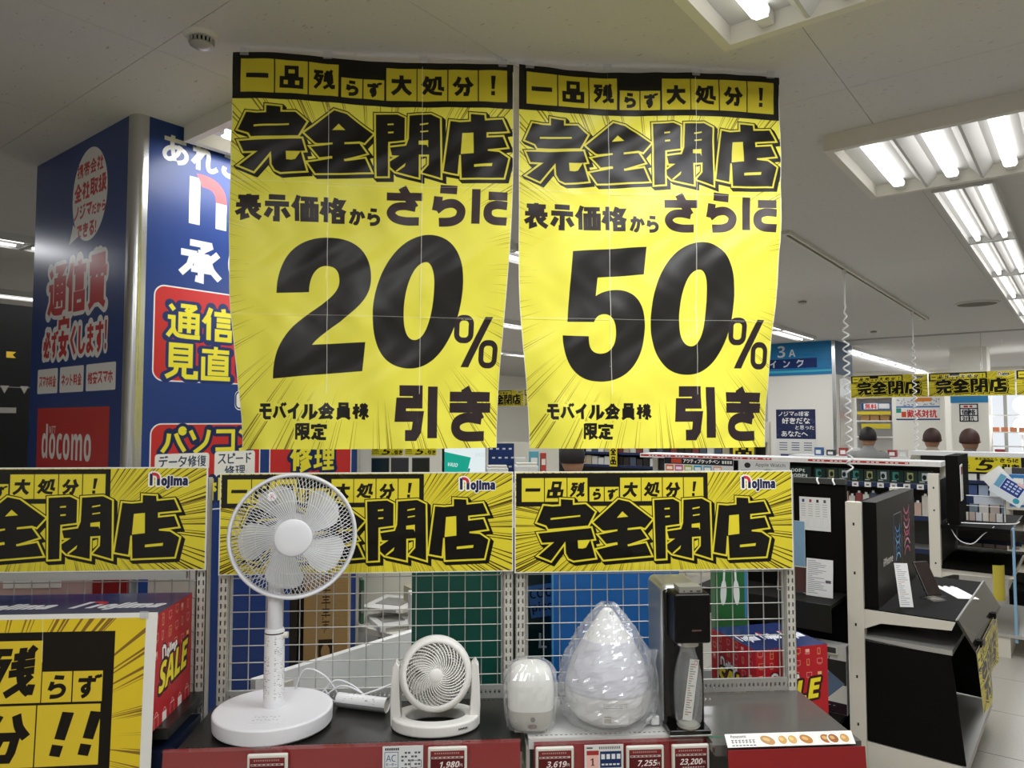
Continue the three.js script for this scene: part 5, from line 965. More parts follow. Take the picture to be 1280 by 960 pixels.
{ // cluttered desk seen between carton and teal panel
  const desk = thing('service_desk', 'grey desk loaded with white papers seen through the mesh', 'desk', G(-3.06, 0, 2.86), GR);
  part(desk, 'desk_top', box(0.62, 0.03, 0.36, 0, 0.36, 0), M.offwhite); for (const [x, z] of [[-0.28, -0.15], [0.28, -0.15], [-0.28, 0.15], [0.28, 0.15]]) part(desk, 'leg', box(0.04, 0.36, 0.04, x, 0, z), M.zinc);
  const sh = [['leaflet_stack', 'loose stack of white leaflets on the service desk', 0.2, 0.03, 0.28, 0.1, 0.63, 0.05, 0.4, '#e6e6e2'], ['document_tray', 'white plastic document tray tilted on the service desk', 0.26, 0.02, 0.3, 0.02, 0.7, -0.05, -0.4, '#eceae6'], ['green_file', 'dark green file leaning on the service desk', 0.02, 0.24, 0.18, -0.1, 0.63, 0.1, 0.3, '#2d6140'], ['beige_device', 'beige boxy device standing on the service desk', 0.18, 0.13, 0.14, 0.14, 0.68, -0.16, 0.5, '#b8ae98'], ['card_rack', 'white card rack with slots on the service desk', 0.12, 0.2, 0.1, 0.3, 0.63, 0.02, 0.2, '#dcdcda']];
  for (const [name, label, w, h, d, x, y, z, r, col] of sh) { const p = V(x - 0.1, y - 0.24, z).applyAxisAngle(V(0, 1, 0), GR).add(G(-3.06, 0, 2.86)); const o = thing(name, label, 'desk item', p, FR + r); part(o, 'body', rbox(w, h, d, 0.004), mat(col, 0.5)); part(o, 'inset', [box(w * 0.6, 0.004, d * 0.5, 0, h, 0), box(w * 0.7, h * 0.5, 0.004, 0, h * 0.25, d / 2)], mat('#9b9a94', 0.5)); }
}
// ---------------------------------------------------------------- computer corner seen between posters and signs
const fiveArt = canvasTexture(512, 176, (x, w, h) => { x.fillStyle = '#e0d02c'; x.fillRect(0, 0, w, h); x.fillStyle = '#17120a'; x.font = 'italic bold 170px sans-serif'; x.save(); x.translate(150, 158); x.scale(1.5, 1); x.fillText('5', 0, 0); x.restore(); lettering(x, '表示価格から', 160, 8, 32, '#17120a', { sx: 0.9 }); lettering(x, 'さらに', 350, 8, 50, '#17120a', { w: 0.16, sx: 0.95 }); x.font = 'bold 46px sans-serif'; x.fillText('%', 320, 160); lettering(x, '引き', 368, 74, 88, '#17120a', { w: 0.18, sx: 0.75 }); lettering(x, '閉店', 12, 20, 60, '#17120a', { w: 0.17, sx: 0.8 }); x.fillRect(8, 100, 110, 8); x.fillRect(8, 130, 110, 8); });
const fiveMat = printMat(fiveArt, 0.45);
{
  const o = thing('computer_counter', 'white display counter holding a row of laptops beyond the rack', 'counter', F(-0.25, 0, -2.45), FR);
  part(o, 'counter_top', span(-0.62, 0.75, 1.08, 1.11, -0.25, 0.3), M.offwhite); part(o, 'counter_body', span(-0.6, 0.73, 0, 1.08, -0.22, 0.2), M.wall); part(o, 'back_board', span(-0.62, 0.75, 1.11, 1.36, -0.26, -0.23), M.offwhite);
  const screens = [['#1b3038', -0.665, 'dark teal'], ['#3c3f47', -0.545, 'grey glossy'], ['#22261f', -0.415, 'dark green-black']];
  for (const [col, u, word] of screens) {
    const l = thing('laptop', `open laptop with ${word} screen on the computer counter`, 'laptop', F(u, 1.11, -2.3), FR, 'laptops on the computer counter');
    part(l, 'screen_panel', span(-0.055, 0.055, 0.02, 0.165, -0.03, -0.024), M.darkgrey); part(l, 'display', sheet(0.1, 0.13, 0, 0.028, -0.0235), mat(col, 0.12)); part(l, 'keyboard', span(-0.055, 0.055, 0, 0.012, -0.02, 0.08), M.darkgrey); part(l, 'hinge', span(-0.05, 0.05, 0.005, 0.024, -0.03, -0.02), M.black);
  }
  for (const u of [-0.63, -0.42]) { const s = thing('discount_card', 'small yellow 5% discount card above the laptops', 'sign', F(u, 1.285, -2.4), FR, 'yellow discount cards above laptops'); part(s, 'card', span(-0.1, 0.1, 0, 0.06, -0.003, 0), M.white); part(s, 'print', sheet(0.198, 0.058, 0, 0.001, 0.0008), fiveMat); part(s, 'stem', span(-0.004, 0.004, -0.175, 0, -0.004, -0.001), M.clear); }
  const vt = canvasTexture(512, 320, (x, w, h) => { x.fillStyle = '#e9f4f6'; x.fillRect(0, 0, w, h); x.fillStyle = '#13a58e'; poly(x, [[0, 60], [330, 120], [270, 320], [0, 320]]); x.fill(); x.fillStyle = '#0d7f72'; poly(x, [[300, 230], [322, 236], [296, 320], [270, 320]]); x.fill(); x.fillStyle = '#d9f2ee'; x.font = 'italic bold 54px sans-serif'; x.save(); x.translate(32, 206); x.rotate(0.1); x.fillText('VAIO', 0, 0); x.restore(); x.fillStyle = '#d5e2e6'; x.font = 'italic 54px sans-serif'; x.fillText('VAIO', 380, 110); x.fillStyle = '#1d2a2c'; x.fillRect(330, 290, 182, 30); });
  const m = thing('bright_monitor', 'lit monitor showing a teal laptop advert on the computer counter', 'monitor', F(-0.147, 1.11, -2.25), FR);
  part(m, 'bezel', span(-0.135, 0.135, 0.04, 0.25, -0.02, 0), M.blackGloss); part(m, 'screen', sheet(0.252, 0.19, 0.006, 0.05, 0.0008), new THREE.MeshStandardMaterial({ color: '#000000', emissive: '#ffffff', emissiveMap: vt, emissiveIntensity: 0.95, roughness: 0.3 }), 'lit screen'); part(m, 'stand', [span(-0.02, 0.02, 0, 0.08, -0.05, -0.02), span(-0.08, 0.08, 0, 0.01, -0.1, 0.04)], M.black);
  const navyT = canvasTexture(256, 160, (x, w, h) => { x.fillStyle = '#24386e'; x.fillRect(0, 0, w, h); for (let j = 0; j < 4; j++) for (let i = 0; i < 4; i++) { x.fillStyle = '#d8dbe2'; x.fillRect(12 + i * 64 + (j % 2) * 24, 16 + j * 38, 30, 7); } });
  const nb = thing('navy_cloth_display', 'navy backdrop with rows of small white marks beside monitor', 'backdrop', F(0.09, 1.11, -2.42), FR); part(nb, 'board', span(-0.08, 0.085, 0, 0.25, -0.02, 0), M.navy); part(nb, 'print', sheet(0.163, 0.24, 0.002, 0.005, 0.001), printMat(navyT, 0.5));
  for (const [u, h, w, label] of [[0.06, 0.105, 0.13, 'white ink printer in front of the navy backdrop'], [0.24, 0.12, 0.14, 'white printer with black slot on computer counter end']]) { const p = thing('printer', label, 'printer', F(u, 1.11, -2.28), FR); part(p, 'body', rbox(w, h, 0.12, 0.006), M.white); part(p, 'paper_slot', span(-w * 0.3, w * 0.3, h * 0.3, h * 0.5, 0.06, 0.0605), M.hole); part(p, 'lid', rbox(w * 0.9, 0.014, 0.1, 0.003, 0, h, 0), M.offwhite); }
  for (const [u, h, w, col, label] of [[0.21, 0.16, 0.07, '#dadbd8', 'tall white paper pack standing on the computer counter'], [0.3, 0.2, 0.06, '#5fa6bb', 'teal and white boxed accessory on the computer counter'], [0.36, 0.19, 0.035, '#b5443c', 'narrow red and white booklet on the computer counter']]) { const p = thing('boxed_accessory', label, 'package', F(u, 1.11, -2.4), FR); part(p, 'box', box(w, h, 0.05), mat(col, 0.5)); part(p, 'label_patch', [box(w * 0.7, h * 0.2, 0.002, 0, h * 0.6, 0.025), box(w * 0.5, h * 0.1, 0.002, 0, h * 0.3, 0.025)], M.paper); }
}
// ---------------------------------------------------------------- people (heads above the fixtures)
function person(pos, turn, label, shirt, hair, scale = 1) {
  const o = thing('person', label, 'person', pos, turn); o.scale.setScalar(scale);
  const cap = (p, a, b, r0, r1) => { const ab = b.clone().sub(a), t = Math.min(1, Math.max(0, p.clone().sub(a).dot(ab) / ab.lengthSq())); return p.distanceTo(a.clone().addScaledVector(ab, t)) - (r0 + (r1 - r0) * t); };
  const smin = (a, b, k) => { const h = Math.max(k - Math.abs(a - b), 0) / k; return Math.min(a, b) - h * h * k * 0.25; };
  const bones = [[0, 0.98, 0, 0, 0.55, -0.02, 0.125, 0.15], [-0.16, 1.0, 0, 0.16, 1.0, 0, 0.06, 0.06], [0, 1.0, 0, 0, 1.13, 0.01, 0.052, 0.05],
    [-0.19, 0.99, 0, -0.22, 0.74, 0.04, 0.05, 0.043], [-0.22, 0.74, 0.04, -0.14, 0.66, 0.26, 0.041, 0.032], [0.19, 0.99, 0, 0.22, 0.74, 0.04, 0.05, 0.043], [0.22, 0.74, 0.04, 0.14, 0.66, 0.26, 0.041, 0.032],
    [-0.09, 0.54, 0, -0.1, 0.5, 0.38, 0.085, 0.062], [0.09, 0.54, 0, 0.1, 0.5, 0.38, 0.085, 0.062], [-0.1, 0.5, 0.38, -0.1, 0.09, 0.34, 0.06, 0.042], [0.1, 0.5, 0.38, 0.1, 0.09, 0.34, 0.06, 0.042], [-0.1, 0.05, 0.32, -0.11, 0.045, 0.47, 0.045, 0.038], [0.1, 0.05, 0.32, 0.11, 0.045, 0.47, 0.045, 0.038]].map((b) => [V(b[0], b[1], b[2]), V(b[3], b[4], b[5]), b[6], b[7]]);
  const cloud = (dist, cx, cy, cz, half, n) => {
    const mc = new MarchingCubes(n, M.paper, false, false, 60000); mc.isolation = 0;
    for (let k = 0; k < n; k++) for (let j = 0; j < n; j++) for (let i = 0; i < n; i++) mc.field[k * n * n + j * n + i] = -dist(V(cx + (i / n * 2 - 1) * half, cy + (j / n * 2 - 1) * half, cz + (k / n * 2 - 1) * half));
    mc.update();
    const g = new THREE.BufferGeometry(), m = mc.count, P = new Float32Array(m * 3), N = new Float32Array(m * 3);
    for (let i = 0; i < m; i++) { P[i * 3] = cx + mc.positionArray[i * 3] * half; P[i * 3 + 1] = cy + mc.positionArray[i * 3 + 1] * half; P[i * 3 + 2] = cz + mc.positionArray[i * 3 + 2] * half; for (let q = 0; q < 3; q++) N[i * 3 + q] = mc.normalArray[i * 3 + q]; }
    g.setAttribute('position', new THREE.BufferAttribute(P, 3)); g.setAttribute('normal', new THREE.BufferAttribute(N, 3)); g.setAttribute('uv', new THREE.BufferAttribute(new Float32Array(m * 2), 2)); g.computeVertexNormals();
    return g;
  };
  const headD = (p) => { const q = p.clone().sub(V(0, 1.235, 0.02)); let d = Math.hypot(q.x / 0.88, q.y / 1.18, q.z) - 0.1; d *= 0.9; d = smin(d, p.distanceTo(V(0, 1.165, 0.05)) - 0.05, 0.05); d = smin(d, cap(p, V(0, 1.245, 0.11), V(0, 1.215, 0.128), 0.01, 0.016), 0.02); for (const s of [-1, 1]) { d = smin(d, p.distanceTo(V(s * 0.092, 1.225, 0.01)) - 0.02, 0.012); d = Math.max(d, 0.012 - p.distanceTo(V(s * 0.034, 1.245, 0.12))); } return d; };
  const body = cloud((p) => { let d = 9; for (const [a, b, r0, r1] of bones) d = smin(d, cap(p, a, b, r0, r1), 0.07); return d; }, 0, 0.62, 0.14, 0.66, 56);
  part(o, 'clothed_body', body, mat(shirt, 0.85));
  part(o, 'head', cloud(headD, 0, 1.22, 0.02, 0.17, 40), mat('#b98a6c', 0.6));
  const eyes = []; for (const s of [-1, 1]) eyes.push(new THREE.SphereGeometry(0.009, 10, 8).translate(s * 0.034, 1.245, 0.113)); part(o, 'eyes', eyes, M.black);
  part(o, 'mouth', new THREE.SphereGeometry(0.02, 12, 8).scale(1, 0.22, 0.35).translate(0, 1.178, 0.103), mat('#8f5448', 0.6));
  const hg = new THREE.SphereGeometry(0.112, 28, 20).scale(0.93, 1.16, 1.02), P = hg.attributes.position;
  for (let i = 0; i < P.count; i++) { const y = P.getY(i), z = P.getZ(i); if (z > 0.02 && y < 0.045) { P.setZ(i, 0.02 - (z - 0.02) * 0.2); } if (y < -0.05) P.setY(i, -0.05 - (y + 0.05) * 0.35); }
  hg.computeVertexNormals(); part(o, 'hair', hg.translate(0, 1.25, 0.0), mat(hair, 0.6));
  const hand = (s) => { const g = [new THREE.SphereGeometry(0.034, 14, 10).scale(0.9, 0.5, 1.1).translate(s * 0.135, 0.655, 0.3)]; for (let f = 0; f < 4; f++) { const x = s * (0.112 + f * 0.016), L = [0.05, 0.06, 0.057, 0.044][f]; g.push(tube([V(x, 0.657, 0.325), V(x, 0.658, 0.325 + L * 0.55), V(x, 0.645, 0.325 + L)], 0.0075, 8, 6)); } g.push(tube([V(s * 0.11, 0.655, 0.29), V(s * 0.09, 0.652, 0.31), V(s * 0.086, 0.65, 0.335)], 0.0085, 8, 6)); return merge(g); };
  for (const s of [-1, 1]) part(o, 'hand', hand(s), mat('#b98a6c', 0.6));
  const st = thing('stool', `round black stool under the ${label.split(' ').slice(1, 6).join(' ')}`, 'stool', pos.clone(), turn); st.scale.setScalar(scale);
  part(st, 'seat', cyl(0.17, 0.17, 0.035, 0, 0.36, -0.02, 28), M.black); part(st, 'post', cyl(0.025, 0.025, 0.34, 0, 0.02, -0.02), M.zinc); part(st, 'foot_plate', cyl(0.19, 0.18, 0.02, 0, 0, -0.02, 28), M.zinc);
}
person(G(-3.12, 0, 4.7), 2.7, 'person with black hair seated beyond the rack under the 50% poster', '#3b3f45', '#15120f', 0.985);
person(G(-2.34, 0, 10.6), 2.5, 'person with black hair seated under the far banners beside counter', '#8d8d8b', '#17130f', 1.04);
person(G(-1.63, 0, 10.85), 2.7, 'person with brown hair and beige top seated at far counter', '#a59b8a', '#3a221a', 1.03);
person(G(-1.155, 0, 10.3), 2.4, 'person with reddish brown hair seated nearest the bright window', '#7e7a76', '#42261c', 1.03);
// ---------------------------------------------------------------- right-hand gondola along the aisle
const sidePanel = (d, h, y) => span(0, d, y, y + h, -0.012, 0);
{
  const o = thing('phone_gondola', 'beige gondola end with black shelf box and sloped black front', 'gondola', G(-0.83, 0, 3.46), GR);
  // local x = away from the spine into the aisle, local z = back along the aisle (-b)
  const up = part(o, 'upright', span(-0.03, 0.035, 0, 1.15, -0.04, 0.01), M.beige);
  bits(up, 'bolt_hole', [0.4, 0.62, 0.84, 1.05, 0.2].map((y) => span(-0.001, 0.006, y, y + 0.012, 0.0098, 0.0112)), M.hole);
  part(o, 'upright', span(-0.03, 0.035, 0, 1.15, -0.93, -0.88), M.beige);
  part(o, 'spine_panel', span(-0.012, 0.008, 0.1, 1.14, -0.9, -0.03), M.black);
  part(o, 'base_side', extrude(pairs(0, 0, 0.4, 0, 0.4, 0.1, 0.36, 0.13, 0, 0.14), 0.014).translate(0.02, 0, -0.01), M.beige);
  part(o, 'base_shelf', span(0.02, 0.4, 0.1, 0.13, -0.92, 0), M.zinc);
  part(o, 'side_panel', extrude(pairs(0.036, 0.145, 0.395, 0.135, 0.355, 0.555, 0.036, 0.57), 0.012).translate(0, 0, -0.012), M.black);
  part(o, 'side_panel', extrude(pairs(0.036, 0.145, 0.395, 0.135, 0.355, 0.555, 0.036, 0.57), 0.012).translate(0, 0, -0.91), M.black);
  part(o, 'inner_shelf', span(0.02, 0.36, 0.56, 0.58, -0.91, 0), M.zinc);
  parts(o, 'shelf_bracket', [extrude(pairs(0.03, 0.61, 0.1, 0.645, 0.36, 0.66, 0.375, 0.695, 0.03, 0.695), 0.01).translate(0, 0, -0.006), extrude(pairs(0.03, 0.61, 0.1, 0.645, 0.36, 0.66, 0.375, 0.695, 0.03, 0.695), 0.01).translate(0, 0, -0.91)], M.beige);
  part(o, 'deck', span(0.02, 0.375, 0.68, 0.7, -0.915, 0), M.black);
  part(o, 'sloped_front', extrude(pairs(0.376, 0.7, 0.44, 0.585, 0.448, 0.589, 0.384, 0.705), 0.915).translate(0, 0, -0.915), mat('#201d19', 0.15, { clearcoat: 0.6 }));
  part(o, 'front_edge', extrude(pairs(0.376, 0.7, 0.384, 0.705, 0.384, 0.71, 0.374, 0.705), 0.915).translate(0, 0, -0.915), M.zinc);
}
{ // the big phone box standing on it
  const t = canvasTexture(720, 512, (x, w, h) => {
    x.fillStyle = '#221f1a'; x.fillRect(0, 0, w, h);
    const phone = (px, py, pw, ph, cols) => { x.fillStyle = '#11151c'; x.strokeStyle = '#8d949c'; x.lineWidth = 4; x.beginPath(); x.roundRect(px, py, pw, ph, 14); x.fill(); x.stroke(); x.lineWidth = 9; for (let i = 0; i < 6; i++) { x.strokeStyle = cols[i % cols.length]; x.beginPath(); const y = py + ph * (i < 3 ? 0.16 + i * 0.09 : 0.6 + (i - 3) * 0.09); x.arc(px + pw / 2, y, pw * 0.3, i < 3 ? 0.2 : 3.4, i < 3 ? 2.9 : 6.0); x.stroke(); } };
    phone(290, 96, 150, 330, ['#5a98cf', '#3d78b5', '#8cc2ec']); x.fillStyle = '#a6a8a8'; x.fillRect(298, 392, 134, 28);
    x.lineWidth = 12; for (let i = 0; i < 7; i++) { x.strokeStyle = ['#c0607e', '#a8486a', '#dc94a6'][i % 3]; x.beginPath(); const y = i < 4 ? 60 + i * 40 : 280 + (i - 4) * 42; x.arc(550, y, 60, i < 4 ? 0.3 : 3.5, i < 4 ? 2.8 : 5.9); x.stroke(); }
    x.fillStyle = '#dcdad4'; x.font = 'bold 52px sans-serif'; x.fillText('iPhone', 90, 330);
  });
  const o = thing('phone_display_box', 'large black phone display box with blue and pink phone pictures', 'display box', G(-0.8, 0.7, 3.47), GR);
  part(o, 'carton', span(0, 0.06, 0, 0.452, -0.84, 0), mat('#221f1a', 0.5));
  part(o, 'face_print', new THREE.PlaneGeometry(0.836, 0.45).rotateY(Math.PI / 2).translate(0.0608, 0.226, -0.42), printMat(t, 0.35));
  part(o, 'end_panel', span(0, 0.06, 0, 0.452, 0.0, 0.001), M.black);
}
{
  const card = canvasTexture(96, 256, (x, w, h) => { x.fillStyle = '#dcdcda'; x.fillRect(0, 0, w, h); rs = 8; for (let j = 0; j < 20; j++) { x.fillStyle = j % 6 === 2 ? '#b98' : '#9a9a9c'; x.fillRect(10, 12 + j * 12, rnd(20, 74), 4); } });
  const c1 = thing('spec_slip', 'narrow white spec slip leaning in front of the phone box', 'card', G(-0.655, 0.701, 3.58), GR + 0.55); part(c1, 'slip', new THREE.BoxGeometry(0.055, 0.185, 0.002).rotateX(-0.3).translate(0, 0.09, -0.02), M.paper); part(c1, 'print', new THREE.PlaneGeometry(0.053, 0.183).rotateX(-0.3).translate(0, 0.0905, -0.0185), printMat(card, 0.5));
  const c2 = thing('price_sheet', 'white card lying flat on the black gondola deck', 'card', G(-0.52, 0.701, 4.02), GR + 0.5); part(c2, 'card', box(0.09, 0.002, 0.24), M.paper); parts(c2, 'tab', [-0.03, 0, 0.03].map((x) => box(0.014, 0.003, 0.02, x, 0, -0.128)), M.paper);
  const ph = thing('demo_phone', 'dark demo phone leaning on a clear stand by phone box', 'phone', G(-0.59, 0.701, 3.82), GR + 0.9);
  part(ph, 'handset', new RoundedBoxGeometry(0.078, 0.16, 0.01, 2, 0.004).rotateX(-0.55).translate(0, 0.085, -0.03), mat('#2a221f', 0.25)); part(ph, 'stand', [box(0.07, 0.006, 0.07, 0, 0, 0.01), box(0.07, 0.02, 0.006, 0, 0, 0.04)], M.clear); part(ph, 'security_cable', tube([V(0, 0.03, -0.05), V(0.03, 0.02, -0.08), V(0.05, 0.004, -0.05)], 0.003, 16, 6), M.black);
}
{ // yellow sign clipped to the sloped front
  const o = thing('clipped_sale_sign', 'small yellow closing sale sign clipped below the sloped gondola front', 'sign', G(-0.395, 0.605, 3.8), GR);
  const g = new THREE.PlaneGeometry(0.78, 0.235, 16, 4).rotateY(Math.PI / 2).translate(0, -0.118, 0), P = g.attributes.position; for (let i = 0; i < P.count; i++) P.setX(i, 0.012 + 0.02 * Math.sin(P.getZ(i) * 7) * -P.getY(i) * 4 + P.getY(i) * -0.05); g.computeVertexNormals();
  part(o, 'print', g, signMat); parts(o, 'clip', [span(0, 0.02, -0.01, 0.015, -0.3, -0.26), span(0, 0.02, -0.01, 0.015, 0.24, 0.28)], M.black);
}
{ // end cap with tablets, left of the upright
  const o = thing('tablet_end_cap', 'black-backed end display with tablet and papers beside the gondola', 'display stand', G(-0.9, 0, 3.62), GR);
  part(o, 'back_panel', span(-0.62, -0.0, 0.1, 1.21, -0.03, 0), M.black); part(o, 'top_rail', span(-0.62, 0, 1.21, 1.235, -0.035, 0.012), M.darkgrey);
  part(o, 'deck', span(-0.62, 0.0, 0.7, 0.715, 0, 0.27), M.blackSoft); part(o, 'deck_front', span(-0.62, 0.0, 0.6, 0.716, 0.27, 0.276), mat('#23211d', 0.15)); part(o, 'lower_shelf', span(-0.62, 0, 0.18, 0.2, 0, 0.27), M.blackSoft); part(o, 'lower_lip', span(-0.62, 0, 0.18, 0.23, 0.27, 0.28), M.beige); part(o, 'plinth', span(-0.62, 0, 0, 0.1, -0.03, 0.2), M.darkgrey);
  parts(o, 'hook', [-0.12, -0.05].map((x) => tube([V(x, 1.236, 0.01), V(x + 0.004, 1.228, 0.03), V(x + 0.012, 1.21, 0.032)], 0.004, 10, 6)), M.white);
  const sheetArt = canvasTexture(256, 288, (x, w, h) => { x.fillStyle = '#e4e3df'; x.fillRect(0, 0, w, h); const cols = ['#3b4a7a', '#9c4560', '#333', '#555']; for (let i = 0; i < 4; i++) { x.fillStyle = cols[i]; x.fillRect(22 + i * 60, 18, 20, 26); x.fillStyle = '#9a9a98'; for (let j = 0; j < 6; j++) x.fillRect(14 + i * 60, 60 + j * 20, 36, 4); x.strokeStyle = '#bbb'; x.strokeRect(12 + i * 60, 180, 44, 80); } });
  const cardArt = canvasTexture(192, 256, (x, w, h) => { x.fillStyle = '#dedddb'; x.fillRect(0, 0, w, h); rs = 3; for (let j = 0; j < 18; j++) { x.fillStyle = '#84848a'; x.fillRect(10, 12 + j * 13, rnd(30, 150), 4); } x.fillStyle = '#55555c'; x.fillRect(140, 140, 40, 20); });
  const put = (name, label, category, a, y, b, w, h, art, tilt = 0) => { const q = thing(name, label, category, G(a, y, b), GR); part(q, 'sheet', new THREE.BoxGeometry(w, h, 0.0015).translate(0, h / 2, 0).rotateX(tilt), M.paper); part(q, 'print', new THREE.PlaneGeometry(w - 0.002, h - 0.002).translate(0, h / 2, 0.0012).rotateX(tilt), art); };
  put('comparison_sheet', 'white comparison sheet pinned on the black tablet display', 'paper', -1.035, 0.99, 3.613, 0.14, 0.155, printMat(sheetArt, 0.6));
  put('product_card', 'white product card standing on the black tablet deck', 'card', -0.985, 0.716, 3.48, 0.115, 0.165, printMat(cardArt, 0.5), -0.1);
  put('pale_blue_sheet', 'pale blue sheet partly hidden beside the comparison sheet', 'paper', -1.13, 0.8, 3.605, 0.1, 0.23, mat('#7fa3bd', 0.6));
  const tb = thing('demo_tablet', 'demo tablet with dark red screen on the black deck', 'tablet', G(-1.1, 0.716, 3.5), GR); part(tb, 'slab', new RoundedBoxGeometry(0.16, 0.12, 0.008, 2, 0.003).translate(0, 0.06, 0).rotateX(-0.25), M.zinc); part(tb, 'screen', new THREE.PlaneGeometry(0.15, 0.11).translate(0, 0.06, 0.0045).rotateX(-0.25), mat('#4a302c', 0.1)); part(tb, 'stand', box(0.08, 0.008, 0.07, 0, 0, -0.03), M.darkgrey);
  const boxArt = canvasTexture(256, 420, (x, w, h) => { x.fillStyle = '#d8d4c9'; x.fillRect(0, 0, w, h); x.fillStyle = '#222'; x.font = 'bold 34px sans-serif'; x.fillText('iPad Air', 40, 90); x.fillStyle = '#33302b'; x.fillRect(128, 90, 128, 150); x.fillStyle = '#66788f'; poly(x, [[10, 300], [150, 160], [246, 230], [130, 350]]); x.fill(); x.fillStyle = '#8798aa'; poly(x, [[10, 300], [150, 160], [160, 168], [24, 312]]); x.fill(); x.fillStyle = '#2f1f26'; x.fillRect(0, 352, w, 68); x.fillStyle = '#aaa'; for (let i = 0; i < 7; i++) x.fillRect(20 + i * 26, 372, 12, 4); x.fillStyle = '#999'; x.fillRect(20, 120, 80, 6); x.fillRect(20, 140, 60, 6); });
  const ib = thing('tablet_carton', 'white tablet carton with blue tablet picture under the deck', 'carton', G(-0.985, 0.2, 3.56), GR); part(ib, 'carton', box(0.19, 0.3, 0.06), M.paper); part(ib, 'print', sheet(0.188, 0.298, 0, 0.001, 0.0308), printMat(boxArt, 0.4)); part(ib, 'tag_holder', [rbox(0.07, 0.04, 0.012, 0.003, 0.03, 0.26, 0.04)], M.offwhite); part(ib, 'tag_screen', box(0.052, 0.024, 0.001, 0.03, 0.268, 0.0465), M.darkgrey);
}
